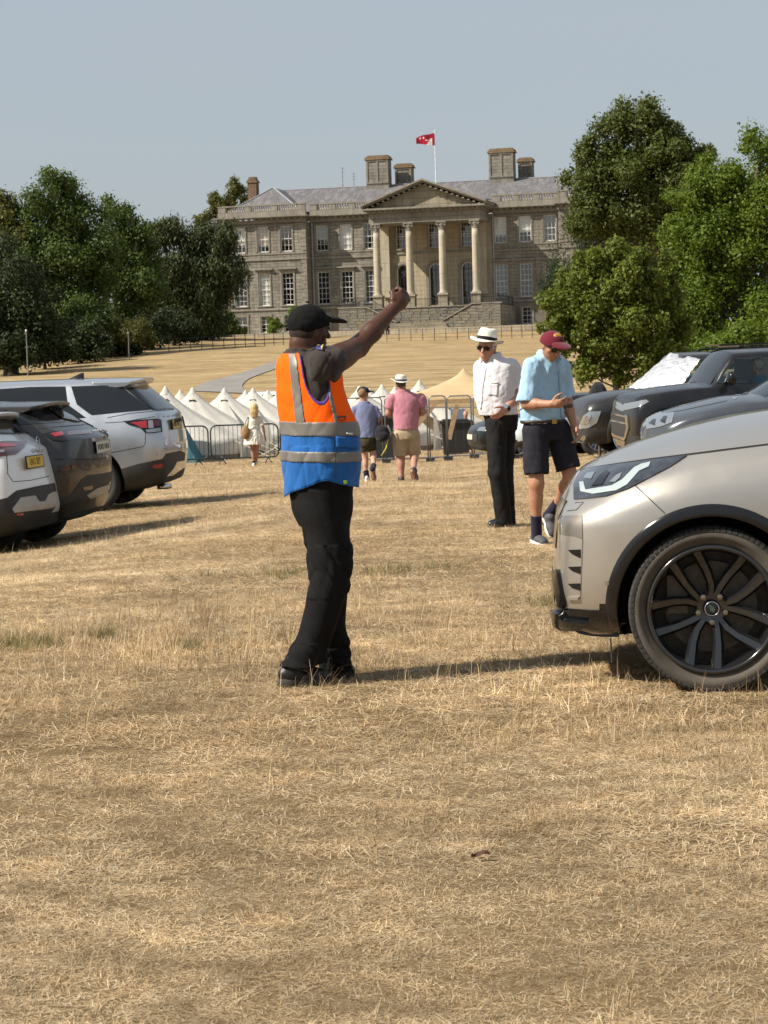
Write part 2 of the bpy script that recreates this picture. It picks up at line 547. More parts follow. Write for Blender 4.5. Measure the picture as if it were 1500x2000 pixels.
def grass():
    kinds = [clump('t', 13, .08, .05, .12, 1.10, 1.50, .0042, M_BLADE, 1),      # trodden flat
             clump('t', 12, .09, .04, .14, 1.0, 1.52, .0036, M_BLADE, 2),
             clump('t', 10, .06, .04, .11, .45, 1.25, .0036, M_BLADE, 3),         # half upright
             clump('t', 6, .05, .07, .165, .08, .75, .0030, M_BLADE, 4),           # standing stalks
             clump('t', 12, .06, .025, .08, .3, 1.2, .0036, M_GREEN, 5),
             clump('t', 13, .09, .05, .11, 1.15, 1.53, .0046, M_PALE, 6)]
    Ps, Ss, Ws = [], [], []
    zones = [(3.3, 6.3, 2200, .52), (6.3, 8.5, 1350, .70), (8.5, 14, 800, .95), (14, 24, 430, 1.02), (24, 40, 180, 1.35), (40, 72, 62, 1.8)]
    for y0, y1, dens, sc in zones:
        wid = .235 * y1 + 2.0
        n = int((y1 - y0) * 2 * wid * dens)
        x = RNG.uniform(-1, 1, n) * wid; y = RNG.uniform(y0, y1, n)
        k = np.abs(x) < .235*y + 2.0
        x, y = x[k], y[k]
        pn = vnoise(x, y*1.6, 2.2, 11); p2 = vnoise(x, y, .8, 12); p3 = vnoise(x, y*2, 1.1, 13)
        n = len(x)
        u = RNG.uniform(0, 1, n)
        stand = np.clip(.10 + .30*p2 + .16*p3, .015, .5) * np.where((y > 7.0) & (y < 13), 1.05, .22)
        green = np.clip(.012 + .24*(pn - .30), 0, .5)*np.where(y > 8.5, 1, .5)
        w = np.where(u < stand, np.where(RNG.uniform(0, 1, n) < .45, 3, 2), np.where(RNG.uniform(0, 1, n) < np.clip(.34 + np.where(y < 8.5, .26, 0) + .5*p2 - .3*pn, .05, .85), 5, RNG.choice([0, 1], n)))
        w = np.where(RNG.uniform(0, 1, n) < green, 4, w)
        s = sc * RNG.uniform(.7, 1.25, n) * (1 + .18*p3)
        keep = RNG.uniform(0, 1, n) < np.clip(.80 + .75*pn + .3*p2, .22, 1)
        x, y, w, s = x[keep], y[keep], w[keep], s[keep]
        Ps.append(np.stack([x, y, ter(x, y)], -1)); Ss.append(s); Ws.append(w)
    P, S, W = np.concatenate(Ps), np.concatenate(Ss), np.concatenate(Ws)
    o = scatter('dry_grass', kinds, P, S, W)
    tag(o, 'trampled sun bleached dry grass covering the field', 'grass', kind='stuff')
GRASS_ON = True
if GRASS_ON: grass()
# greener tussocks where the photo has them
def tussock(px, py, n, w, h):
    c = ground_at(px, py)
    x = c.x + RNG.normal(0, w, n); y = c.y + RNG.normal(0, h, n)
    return np.stack([x, y, ter(x, y)], -1)
def tussocks():
    k = [clump('t', 18, .05, .05, .11, .2, 1.2, .0032, M_GREEN, 21), clump('t', 14, .05, .05, .12, .1, .9, .0026, M_BLADE, 22)]
    P = np.concatenate([tussock(60, 1262, 90, .16, .10), tussock(20, 1256, 40, .07, .06), tussock(205, 1245, 26, .05, .05), tussock(375, 1265, 20, .07, .05), tussock(1090, 1180, 50, .2, .12), tussock(720, 1115, 80, .35, .2), tussock(560, 1125, 50, .3, .2)])
    o = scatter('green_grass', k, P, RNG.uniform(.6, 1.1, len(P)), (RNG.uniform(0, 1, len(P)) < .25).astype(int))
    tag(o, 'greener tussocks left in the dry field', 'grass', kind='stuff')
if GRASS_ON: tussocks()
def leaf():
    c = ground_at(935, 1682)
    m = MB()
    vs, fs = [], []
    for i in range(7):
        t = i/6 - .5
        w = .012*(1 - (2*t)**2) + .001
        for j in (-1, 0, 1): vs.append((t*.075, j*w, .030 + .012*abs(j) + .01*math.sin(t*5)))
    for i in range(6):
        for j in range(2): fs.append((i*3+j, i*3+j+1, i*3+j+4, i*3+j+3))
    m.add(vs, fs)
    o = m.build('fallen_leaf', basic('dead_leaf', (.09, .035, .018), .6), None, c)
    o.scale = (.75, .75, .75)
    o.rotation_euler = (.5, .1, .2)
    tag(o, 'curled dark brown dead leaf lying on the dry grass', 'leaf')
leaf()
# ------------------------------------------------------------------ mansion
HPHI = math.radians(13)
HO = Vector((5.70 + .68*math.cos(HPHI), 231 - .68*math.sin(HPHI), 4.50))
def stone_mat(name, lo, hi, bw=.95, bh=.36, mortar=.5, stain=.6):
    t = NT(name)
    co = t.coord('Object')
    sx = t.new('ShaderNodeSeparateXYZ'); t.l.new(co, sx.inputs[0])
    cx = t.new('ShaderNodeCombineXYZ'); t.l.new(t.math('ADD', sx.outputs[0], sx.outputs[1]), cx.inputs[0]); t.l.new(sx.outputs[2], cx.inputs[1])
    br = t.new('ShaderNodeTexBrick')
    br.inputs['Scale'].default_value = 1; br.inputs['Brick Width'].default_value = bw; br.inputs['Row Height'].default_value = bh
    br.inputs['Mortar Size'].default_value = .018; br.inputs['Mortar Smooth'].default_value = .4
    br.inputs['Color1'].default_value = (*lo, 1); br.inputs['Color2'].default_value = (*hi, 1)
    br.inputs['Mortar'].default_value = (*[c*mortar for c in lo], 1)
    t.l.new(cx.outputs[0], br.inputs['Vector'])
    st = t.noise(t.coord('Object', (1, 1, .35)), .55, 6, .7, .6)
    c = t.mix(stain, br.outputs[0], t.ramp(st, [(.28, (.42, .39, .35)), (.48, (.80, .78, .74)), (.72, (1.1, 1.08, 1.02))]), 'MULTIPLY')
    dr = t.noise(t.coord('Object', (3.2, 3.2, .22)), 1.2, 4, .7)
    c = t.mix(.5, c, t.ramp(dr, [(.34, (.5, .47, .43)), (.56, (1., 1., 1.))]), 'MULTIPLY')
    n = t.noise(co, 5, 4)
    h = t.math('ADD', t.math('MULTIPLY', br.outputs['Fac'], -1.0), t.math('MULTIPLY', n, .6))
    return t.out(c, .9, t.bump(h, .7, .05), Specular_IOR_Level=.2)
M_STONE = stone_mat('grey_ashlar', (.224, .209, .178), (.312, .290, .246))
M_DRESS = stone_mat('dressed_stone', (.272, .252, .212), (.300, .279, .235), 1.6, .8, .8)
M_RENDER = stone_mat('grey_render', (.20, .182, .152), (.225, .205, .17), 3, 1.4, .9)
M_COLUMN = stone_mat('pale_column_stone', (.43, .385, .295), (.47, .42, .325), 4, 1.5, .85, .35)
M_STEPW = stone_mat('pale_step_stone', (.27, .24, .18), (.34, .30, .23), 2, .5)
def slate():
    t = NT('roof_slate')
    co = t.coord('Object')
    n1 = t.noise(t.coord('Object', (1.6, .5, .5)), 1.1, 6, .75, 1.0)
    c = t.ramp(n1, [(.28, (.060, .057, .060)), (.5, (.115, .109, .112)), (.72, (.215, .205, .20))])
    w = t.new('ShaderNodeTexWave', wave_type='BANDS', bands_direction='Z'); w.inputs['Scale'].default_value = 1.6; w.inputs['Distortion'].default_value = .6
    t.l.new(co, w.inputs[0])
    return t.out(c, .7, t.bump(w.outputs['Fac'], .5, .05))
M_SLATE = slate()
M_LEAD = basic('lead_flashing', (.36, .36, .38), .5)
M_WHITE = basic('white_joinery', (.78, .76, .72), .55, .05)
M_BLIND = basic('cream_blind', (.80, .76, .68), .8, .06)
M_BLIND2 = basic('tan_blind', (.62, .47, .34), .8, .08)
M_REFLECTION = basic('grey_sky_reflection', (.15, .16, .185), .8, .2, 3.)  # sheet colour paints the grey sky reflection in the lower panes
M_ROOM = basic('painted_room_dark', (.012, .011, .012), .9)
M_IRON = basic('black_iron', (.022, .022, .024), .5)
def window_glass():
    t = NT('window_glass')
    nz = t.bump(t.noise(t.coord('Object'), 1.7, 2), .06, .05)
    fr = t.new('ShaderNodeFresnel'); fr.inputs[0].default_value = 2.3; t.l.new(nz, fr.inputs['Normal'])
    gl = t.new('ShaderNodeBsdfGlossy'); gl.inputs['Roughness'].default_value = .02; t.l.new(nz, gl.inputs['Normal'])
    tr = t.new('ShaderNodeBsdfTransparent'); tr.inputs[0].default_value = (.86, .9, .9, 1)
    mx = t.new('ShaderNodeMixShader')
    t.l.new(fr.outputs[0], mx.inputs[0]); t.l.new(tr.outputs[0], mx.inputs[1]); t.l.new(gl.outputs[0], mx.inputs[2])
    t.l.new(mx.outputs[0], t.n['Material Output'].inputs[0])
    return t.m
M_GLASS = window_glass()

house = empty('mansion', HO, 'long grey stone country mansion with columned portico at the top of the lawn', 'mansion', rz=-HPHI)
WINS = []        # (x, y0, z0, w, h, cols, rows, blind share, blind kind, arched)
def wall_panel(name, mat, x0, x1, y, z0, z1, holes, depth=.35):
    """Front wall at y with openings (x0, x1, z0, z1) and their reveals."""
    m = MB()
    xs = sorted({x0, x1, *[h[0] for h in holes], *[h[1] for h in holes]})
    zs = sorted({z0, z1, *[h[2] for h in holes], *[h[3] for h in holes]})
    for i in range(len(xs)-1):
        for j in range(len(zs)-1):
            cx, cz = (xs[i]+xs[i+1])/2, (zs[j]+zs[j+1])/2
            if any(h[0] < cx < h[1] and h[2] < cz < h[3] for h in holes): continue
            m.add([(xs[i], y, zs[j]), (xs[i+1], y, zs[j]), (xs[i+1], y, zs[j+1]), (xs[i], y, zs[j+1])], [(0, 1, 2, 3)])
    for a, b, c, d in holes:
        q = y + depth
        m.add([(a, y, c), (b, y, c), (b, y, d), (a, y, d), (a, q, c), (b, q, c), (b, q, d), (a, q, d)],
              [(0, 4, 5, 1), (1, 5, 6, 2), (2, 6, 7, 3), (3, 7, 4, 0)])
    return link(name, m.mesh(name, mat), house)
def add_window(x, y, z0, w, h, cols, rows, blind_or_reflection=0., bm=None, arch=False, frame_mat=None):
    """Sash window: outer frame with glazing bars, glass, blind; its stone surround is made apart."""
    yb = y + .22
    fm = frame_mat or M_WHITE
    m = MB(); ft = .07
    top = z0 + h
    if not arch:
        m.box((x - w/2 + ft/2, yb, z0 + h/2), (ft, .10, h)); m.box((x + w/2 - ft/2, yb, z0 + h/2), (ft, .10, h))
        m.box((x, yb, top - ft/2), (w - 2*ft, .10, ft)); m.box((x, yb, z0 + ft/2 + .01), (w - 2*ft, .10, ft + .02))
        m.box((x, yb - .02, z0 + h*.5), (w - 2*ft, .08, .055))
        for i in range(1, cols): m.box((x - w/2 + w*i/cols, yb, z0 + h/2), (.03, .05, h - 2*ft))
        for j in range(1, rows):
            if abs(j/rows - .5) < .02: continue
            m.box((x, yb - .004, z0 + h*j/rows), (w - 2*ft, .05, .03))
        f = m.build('window', fm, house)
        p = MB(); p.add([(x-w/2+.03, yb+.03, z0), (x+w/2-.03, yb+.03, z0), (x+w/2-.03, yb+.03, top), (x-w/2+.03, yb+.03, top)], [(0, 1, 2, 3)])
        p.build('pane', M_GLASS, f)
        if blind_or_reflection > 0:
            b = MB(); b.box((x, yb + .12, top - h*blind_or_reflection/2), (w - .06, .012, h*blind_or_reflection)); b.build('blind_or_reflection', bm or M_BLIND, f)
    else:
        r = w/2; zc = top - r
        def arc(rr, n=14): return [(x + rr*math.cos(PI*k/n), zc + rr*math.sin(PI*k/n)) for k in range(n+1)]
        o, i_ = arc(r), arc(r - .09)
        P = [(x+r, z0)] + o + [(x-r, z0)]; Q = [(x+r-.09, z0)] + i_ + [(x-r+.09, z0)]
        for k in range(len(P)-1):
            vs = [(P[k][0], yb-.05, P[k][1]), (P[k+1][0], yb-.05, P[k+1][1]), (Q[k+1][0], yb-.05, Q[k+1][1]), (Q[k][0], yb-.05, Q[k][1])]
            m.prism(vs, (0, 0, 0), (0, .10, 0))
        f = m.build('arched_door', M_WHITE, house)
        q = MB()
        for i in range(1, cols):
            xx = x - r + w*i/cols; hh = math.sqrt(max(.01, (r-.08)**2 - (xx-x)**2))
            q.box((xx, yb, (z0 + zc + hh)/2), (.06 if i*2 == cols else .035, .05, zc + hh - z0))
        for j in range(1, rows): q.box((x, yb-.004, z0 + (zc - z0)*j/rows), (w-.18, .05, .035))
        q.box((x, yb-.01, zc), (w-.18, .07, .07))
        q.build('glazing_bar', M_IRON, f)
        p = MB(); p.add([(a, yb+.03, b) for a, b in [(x+r-.05, z0)] + arc(r-.05) + [(x-r+.05, z0)]], [tuple(range(17))]); p.build('pane', M_GLASS, f)
    bk = MB(); bk.box((x, y + 1.2, z0 + h/2), (w + .5, .02, h + .5)); bk.build('room_dark_back', M_ROOM, f)  # near-black board paints the unlit room behind the glass
    return f
def surround(f, x, y, z0, w, h, t=.17, p=.07, hood=False, sill=True, ears=True):
    m = MB()
    m.box((x - w/2 - t/2, y - p/2, z0 + h/2), (t, p, h)); m.box((x + w/2 + t/2, y - p/2, z0 + h/2), (t, p, h))
    m.box((x, y - p/2 - .003, z0 + h + t/2), (w + 2*t + (.16 if ears else 0), p + .006, t))
    m.box((x - w/2 - t*.85, y - p*.75, z0 + h + .01 - .35), (t*.5, p*.6, .6)); m.box((x + w/2 + t*.85, y - p*.75, z0 + h + .01 - .35), (t*.5, p*.6, .6))
    if sill: m.box((x, y - .09, z0 - .07), (w + 2*t + .1, .18, .12))
    if hood:
        m.box((x, y - .05, z0 + h + t + .10), (w + 2*t, .10, .20))
        m.box((x, y - .16, z0 + h + t + .27), (w + 2*t + .45, .32, .12)); m.box((x, y - .11, z0 + h + t + .18), (w + 2*t + .28, .22, .07))
    m.build('surround', M_DRESS, f)
UP0, UPH, LO0, LOH, BA0, BAH = 9.2, 2.75, 3.4, 3.5, .5, 1.8
rec_x, wing_x = [7.2, 9.85, 12.5], [16.0, 18.65, 21.3]
blinds_up = {-21.3: (.68, 0), -18.65: (.72, 1), -16.0: (.70, 1), -12.5: (.58, 0), -9.85: (1., 0), -7.2: (0, 0), 7.2: (.70, 0), 9.85: (.62, 0), 12.5: (1., 0)}
holes = {'wl': [], 'wr': [], 'rl': [], 'rr': [], 'c': []}
for s in (-1, 1):
    for xx in rec_x + wing_x:
        x = s*xx; wing = xx > 14
        key = ('w' if wing else 'r') + ('l' if s < 0 else 'r')
        y = -2.0 if wing else 0.0
        wd = 1.30
        for z0, h, c, r in ((UP0, UPH, 3, 4), (LO0, LOH, 3, 6), (BA0, BAH, 2, 4)):
            w = wd if z0 > 1 else 1.1
            if z0 < 1 and xx < 8: continue
            holes[key].append((x - w/2, x + w/2, z0, z0 + h))
            b, bk = (0, 0)
            if z0 == UP0: b, bk = blinds_up.get(x, (.6, 0))
            elif z0 == LO0: b, bk = {-18.65: (1., 0), -16.0: (.0, 0), -21.3: (.0, 0)}.get(x, (0., 0))
            else: b, bk = (.62, 0) if s < 0 else (0, 0)
            f = add_window(x, y, z0, w, h, c, r, b or (.86 if z0 == LO0 and abs(x) < 14 else (.55 if z0 == LO0 else 0)), M_REFLECTION if (b == 0 and z0 == LO0) else (M_BLIND2 if bk else M_BLIND))  # empty lower windows get a sheet in the colour of reflected sky
            surround(f, x, y, z0, w, h, hood=(z0 == LO0), t=.17 if z0 > 1 else .2, sill=z0 < 9)
for s, x in ((-1, -3.55), (0, 0.), (1, 3.55)):
    holes['c'].append((x-.68, x+.68, 9.0, 11.72)); f = add_window(x, 0, 9.0, 1.36, 2.72, 4, 5, 0)
    surround(f, x, 0, 9.0, 1.36, 2.72)
    holes['c'].append((x-.72, x+.72, 2.85, 7.35)); f = add_window(x, 0, 2.85, 1.44, 4.5, 4, 6, 0, arch=True)
    m = MB()
    r0, r1, zc = .74, 1.02, 7.35 - .72
    for k in range(14):
        a0, a1 = PI*k/14, PI*(k+1)/14
        m.prism([(x + r*math.cos(a), -.10, zc + r*math.sin(a)) for r, a in ((r0, a0), (r1, a0), (r1, a1), (r0, a1))], (0, 0, 0), (0, .10, 0))
    for q in (-1, 1): m.box((x + q*.88, -.05, (2.85 + zc)/2), (.28, .10, zc - 2.85))
    # stone spandrels closing the square opening round the arched head
    for q in (-1, 1):
        poly = [(x + q*.72, .02, zc), (x + q*.72, .02, 7.35)] + [(x + q*.72*math.cos(PI/2*(1 - k/8)), .02, zc + .72*math.sin(PI/2*(1 - k/8))) for k in range(8)]
        m.prism(poly, (0, 0, 0), (0, .16, 0))
    m.build('surround', M_DRESS, f)
CW = 13.8
wall_panel('wall', M_STONE, -23.6, -CW, -2.0, 0, 12.35, holes['wl'])
wall_panel('wall', M_STONE, -CW, -6.2, 0, 2.95, 12.35, [h for h in holes['rl'] if h[2] > 2])
wall_panel('wall', M_STONE, 6.2, CW, 0, 2.95, 12.35, [h for h in holes['rr'] if h[2] > 2])
wall_panel('basement_wall', M_RENDER, -CW, -6.2, 0, 0, 2.95, [h for h in holes['rl'] if h[2] < 2])
wall_panel('basement_wall', M_RENDER, 6.2, CW, 0, 0, 2.95, [h for h in holes['rr'] if h[2] < 2])
wall_panel('wall', M_STONE, CW, 23.6, -2.0, 0, 12.35, holes['wr'])
M_WARM = stone_mat('warm_portico_stone', (.40, .345, .245), (.44, .38, .275), 1.3, .5, .85, .3)
wall_panel('portico_wall', M_WARM, -6.2, 6.2, 0, 0, 12.35, holes['c'])
for s in (-1, 1):
    m = MB()
    m.add([(s*CW, -2, 0), (s*CW, 0, 0), (s*CW, 0, 12.35), (s*CW, -2, 12.35)], [(0, 1, 2, 3)])
    m.add([(s*23.6, -2, 0), (s*23.6, 17, 0), (s*23.6, 17, 12.35), (s*23.6, -2, 12.35)], [(0, 1, 2, 3)])
    m.build('side_wall', M_STONE, house)
m = MB()
m.add([(-23.6, 17, 0), (23.6, 17, 0), (23.6, 17, 12.35), (-23.6, 17, 12.35)], [(0, 1, 2, 3)])
m.add([(-23.6, -2, 12.3), (23.6, -2, 12.3), (23.6, 17, 12.3), (-23.6, 17, 12.3)], [(0, 1, 2, 3)])
# string courses, cornice, parapet with balustrade
segs = [(-23.6, -CW, -2.0), (-CW, -6.4, 0.), (6.4, CW, 0.), (CW, 23.6, -2.0)]
for x0, x1, y in segs:
    st, co, de, pa, ba = MB(), MB(), MB(), MB(), MB()
    e0 = .18 if y < 0 else 0
    L, c = x1 - x0, (x0 + x1)/2
    for z, h, p in ((3.0, .22, .12), (8.40, .20, .12), (8.98, .12, .07), (12.02, .10, .05)):
        st.box((c, y - p/2, z), (L + (2*p if y < 0 else 0), p, h))
    co.box((c, y - .10, 12.50), (L + 2*e0*.6, .24, .34)); co.box((c, y - .40, 12.98), (L + 2*e0 + (.5 if y < 0 else -.02), .84, .14)); co.box((c, y - .30, 12.86), (L + 2*e0 + (.3 if y < 0 else -.04), .62, .10))
    n = int(L/.62)
    for i in range(n): de.box((x0 + (i+.5)*L/n, y - .40, 12.73), (.26, .40, .16))
    pa.box((c, y + .22, 13.35), (L + (.1 if y < 0 else -.01), .5, .58))
    pa.box((c, y + .20, 14.28), (L + (.16 if y < 0 else -.02), .46, .13))
    k = 3
    pw = L/(k+.25) if False else 0
    piers = [x0 + .42, x1 - .42] + [x0 + .42 + (L - .84)*i/3 for i in (1, 2)]
    for px_ in piers: pa.box((px_, y + .22, 13.93), (.84 if px_ in piers[:2] else .62, .42, .578))
    piers = sorted(piers)
    for a, b in zip(piers[:-1], piers[1:]):
        a2, b2 = a + .4, b - .4
        nb = max(3, int((b2 - a2)/.235))
        for i in range(nb):
            cx_ = a2 + (i+.5)*(b2-a2)/nb
            ba.lathe([(.05, 13.64), (.085, 13.80), (.045, 14.02), (.06, 14.22)], 5, c=(cx_, y + .22, 0), cap=False)
    st.build('string_course', M_DRESS, house); co.build('cornice', M_DRESS, house)
    tag(de.build('dentil_row', M_DRESS, house), kind='stuff')
    pa.build('parapet', M_DRESS, house)
    tag(ba.build('baluster_row', M_COLUMN, house), kind='stuff')
q = MB()
for s in (-1, 1):
    for cx_, y in ((s*23.6, -2), (s*CW, -2)):
        for i in range(26):
            z = .25 + i*.46
            if 2.7 < z < 3.3 or 8.2 < z < 9.1: continue
            l = .62 if i % 2 else .42
            inw = -1 if cx_ * s > 20 else 1
            q.box((cx_ + inw*s*(l/2 - .03), y - .015, z), (l, .09, .42))
tag(q.build('quoin_column', M_DRESS, house), kind='stuff')
# drainpipes
for s in (-1, 1):
    dp = MB(); dp.tube([(s*(CW-.22), -.12, 2), (s*(CW-.22), -.12, 12.3)], .07, 8); dp.build('drainpipe', M_LEAD, house)
    dp = MB(); dp.tube([(s*6.42, -.12, 2.6), (s*6.42, -.12, 12.3)], .07, 8); dp.build('drainpipe', M_LEAD, house)
# roof
r = MB()
E = 13.55
def hip(x0, x1, y0, y1, rx0, rx1, ry, zr):
    a = [(x0, y0, E), (x1, y0, E), (x1, y1, E), (x0, y1, E), (rx0, ry, zr), (rx1, ry, zr)]
    r.add(a, [(0, 1, 5, 4), (1, 2, 5), (2, 3, 4, 5), (3, 0, 4)])
hip(-23.0, 23.0, .55, 16.4, -19.2, 19.2, 8.2, 16.62)
roof = r.build('roof', M_SLATE, house)
for s in (-1, 1):
    w = MB()
    a = [(s*23.05, -1.4, E+.002), (s*14.4, -1.4, E+.002), (s*14.4, 8, E+.002), (s*23.05, 8, E+.002), (s*18.7, 3.2, 16.55), (s*18.7, 9.5, 16.58)]
    w.add(a, [(0, 1, 4), (1, 2, 5, 4), (3, 0, 4, 5)])
    ww = w.build('wing_roof', M_SLATE, house)
    l = MB()
    for b_ in ((14.4, -1.4), (23.05, -1.4)): l.bar((s*b_[0], b_[1], E+.04), (s*18.7, 3.2, 16.6), .16, .06)
    l.build('flashing', M_LEAD, ww)
l = MB(); l.bar((-19.2, 8.2, 16.64), (19.2, 8.2, 16.64), .3, .07); l.build('ridge_capping', M_LEAD, roof)
def chimney(x, y, w, d, z1, panels, mat):
    z0 = 14.2
    m = MB(); m.box((x, y, (z0+z1-.4)/2), (w, d, z1-.4-z0))
    c = m.build('chimney', mat, roof)
    n = panels
    t = MB()
    for i in range(n+1): t.box((x - w/2 + .12 + (w-.24)*i/n, y - d/2 - .03, (16.9+z1-.55)/2), (.2, .09, z1 - .55 - 16.9))
    t.box((x, y-d/2-.034, z1-.5), (w, .09, .16)); t.box((x, y-d/2-.034, 16.85), (w, .09, .18))
    t.build('panel_rib', M_DRESS, c)
    t = MB()
    t.box((x, y, z1-.32), (w+.3, d+.3, .16)); t.box((x, y, z1-.14), (w+.12, d+.12, .2)); t.box((x, y, z1+.03), (w-.25, d-.25, .14))
    t.build('chimney_cap', M_CAP, c)
M_CAP = stone_mat('lichened_stone', (.24, .17, .10), (.30, .22, .14), .5, .2)
chimney(-7.75, 8.0, 2.55, 1.6, 19.8, 2, M_STONE); chimney(-5.35, 10.5, 1.9, 1.4, 19.0, 1, M_STONE)
chimney(6.25, 8.0, 2.75, 1.6, 19.85, 2, M_STONE); chimney(8.5, 10.5, 1.6, 1.4, 18.95, 1, M_STONE)
m = MB(); m.box((-21.1, 3.5, 15.6), (1.0, 1.1, 3.9)); c = m.build('chimney', stone_mat('brown_chimney_brick', (.19, .135, .085), (.26, .19, .125), .4, .15), roof)
m = MB(); m.box((-21.1, 3.5, 17.3), (1.2, 1.3, .18)); m.box((-21.1, 3.5, 17.62), (.8, .9, .45)); m.build('chimney_cap', M_CAP, c)
for x, h in ((-12.3, 2.4), (-11.0, 1.7), (-9.4, 1.0)):
    m = MB(); m.tube([(x, 9.5, 16.3), (x, 9.5, 16.6 + h)], .025, 5)
    for z in (.6, .8, 1.0): m.bar((x-.25*z, 9.5, 16.6+h*z*.95), (x+.3, 9.5, 16.6+h*z*.95), .02)
    m.build('aerial', M_IRON, roof)
m = MB(); m.box((-12.6, 8.8, 16.75), (.9, .5, .35)); m.build('roof_vent', M_LEAD, roof)
# portico
PY = -4.75
m = MB()
m.box((0, PY/2 - .1, 11.72), (12.0, -PY + .75, .44)); m.box((0, PY/2 - .1, 12.25), (11.9, -PY + .70, .60)); m.box((0, PY/2 - .2, 12.66), (12.2, -PY + 1.0, .2))
m.box((0, PY/2 - .35, 12.98), (13.2, -PY + 1.7, .18)); m.box((0, PY/2 - .3, 12.84), (12.8, -PY + 1.4, .12))
m.build('entablature', M_DRESS, house)
m = MB()
for i in range(21): m.box((-5.85 + i*.585, PY - .78, 12.70), (.25, .34, .13))
tag(m.build('dentil_row', M_DRESS, house), kind='stuff')
m = MB()
m.prism([(-6.0, 0, 13.08), (6.0, 0, 13.08), (0, 0, 15.45)], (0, PY - .3, 0), (0, 6, 0))
ped = m.build('pediment', stone_mat('rough_tympanum', (.30, .265, .20), (.34, .30, .23), 2.5, .7), house)
m = MB()
for s in (-1, 1):
    a, b = (s*6.7, 13.08), (0, 15.62)
    for t0, t1, f in ((0, .20, 1.0), (.20, .36, 1.22)):
        P = [(a[0], PY - f, a[1]+t0), (b[0], PY - f, b[1]+t0 - .02), (b[0], PY - f, b[1]+t1), (a[0] + s*(t1*.3), PY - f, a[1]+t1)]
        m.prism(P, (0, 0, 0), (0, 10.5, 0))
m.build('raking_cornice', M_DRESS, ped)
m = MB()
for s in (-1, 1):
    for i in range(11):
        t = (i+.5)/11; m.box((s*6.3*(1-t), PY - .68, 13.10 + 2.42*t - .08), (.24, .5, .15))
tag(m.build('dentil_row', M_DRESS, ped), kind='stuff')
m = MB()
for s in (-1, 1): m.add([(s*6.8, PY-1.1, 13.43), (0, PY-1.1, 15.99), (0, 8, 15.99), (s*6.8, 8, 13.43)], [(0, 1, 2, 3)])
m.build('pediment_roof', M_SLATE, ped)
def column(x, y, parent):
    m = MB(); m.sm = True
    prof = [(.42, 4.12)] + [(.40 - .055*(k/8)**1.6, 4.2 + k*(10.65-4.2)/8) for k in range(9)]
    m.lathe(prof, 20, c=(x, y, 0))
    c = m.build('column', M_COLUMN, parent)
    b = MB(); b.sm = True
    b.lathe([(.5, 3.95), (.53, 4.0), (.5, 4.05), (.44, 4.08), (.46, 4.12), (.42, 4.16)], 20, c=(x, y, 0)); b.sm = False
    b.box((x, y, 3.90), (1.1, 1.1, .10)); b.build('base', M_COLUMN, c)
    k = MB(); k.sm = True
    k.lathe([(.35, 10.60), (.37, 10.72), (.33, 10.8), (.44, 11.05), (.50, 11.28)], 16, c=(x, y, 0)); k.sm = False
    k.box((x, y, 11.42), (1.05, 1.05, .16))
    for sx in (-1, 1):
        for sy in (-1, 1):
            pts = [(x + sx*(.40 + .10*math.cos(a)), y + sy*.42, 11.20 + .12*math.sin(a)) for a in np.linspace(0, 2*PI, 9)]
            k.tube(pts, .07, 5)
    k.build('capital', M_DRESS, c)
for x in (-5.32, -1.77, 1.77, 5.32): column(x, PY, house)
for s in (-1, 1):
    m = MB()
    m.box((s*5.32, -.30, 7.7), (.80, .60, 7.6)); m.box((s*5.32, -.32, 4.0), (.95, .70, .3)); m.box((s*5.32, -.32, 11.3), (.95, .70, .3))
    m.build('pilaster', M_COLUMN, house)
m = MB(); m.box((0, -.06, 8.55), (10, .12, .22)); m.build('portico_band', M_DRESS, house)
for x in (-5.32, -1.77, 1.77, 5.32):
    m = MB(); m.box((x, PY, 3.15), (1.0, 1.0, 1.36)); m.box((x, PY, 3.80), (1.18, 1.18, .12)); m.box((x, PY, 2.56), (1.15, 1.15, .15)); m.build('pedestal', M_STEPW, house)
# perron: block walls, flights rising outwards, terrace
TF = 2.45
FR = MB()
FR.box((0, -3.6, TF - .12), (17.0, 7.2, .24))
for s in (-1, 1): FR.box((s*7.0, -8.0, TF - .12), (3.0, 1.7, .238))
FR.build('terrace_floor', M_STEPW, house)
for s in (-1, 1):
    for k in range(9):
        t = MB(); t.box((s*(2.55 + k*.34 + .17), -8.0, .9 + (k+1)*.085), (.34, 1.7, (k+1)*.17 + .02)); t.build('step', M_STEPW, house)
for k in range(5):
    t = MB(); t.box((0, -9.3 - .34*(4-k) + 1.2, .09 + k*.085), (6.6 - k*.25, 2.4, .18 + k*.17)); t.build('step', M_STEPW, house)
stone_meshes = []
def stone_mesh(L, h, i):
    m = MB()
    b = .02
    x, z, y = L/2, h/2, .05
    m.add([(-x, 0, -z), (x, 0, -z), (x, 0, z), (-x, 0, z), (-x+b, -y, -z+b), (x-b, -y, -z+b), (x-b, -y, z-b), (-x+b, -y, z-b)],
          [(0, 1, 5, 4), (1, 2, 6, 5), (2, 3, 7, 6), (3, 0, 4, 7), (4, 5, 6, 7)])
    return m.mesh('stone', [M_STONE, M_DRESS, M_STEPW, M_STONE][i])
SM = {}
rs = random.Random(5)
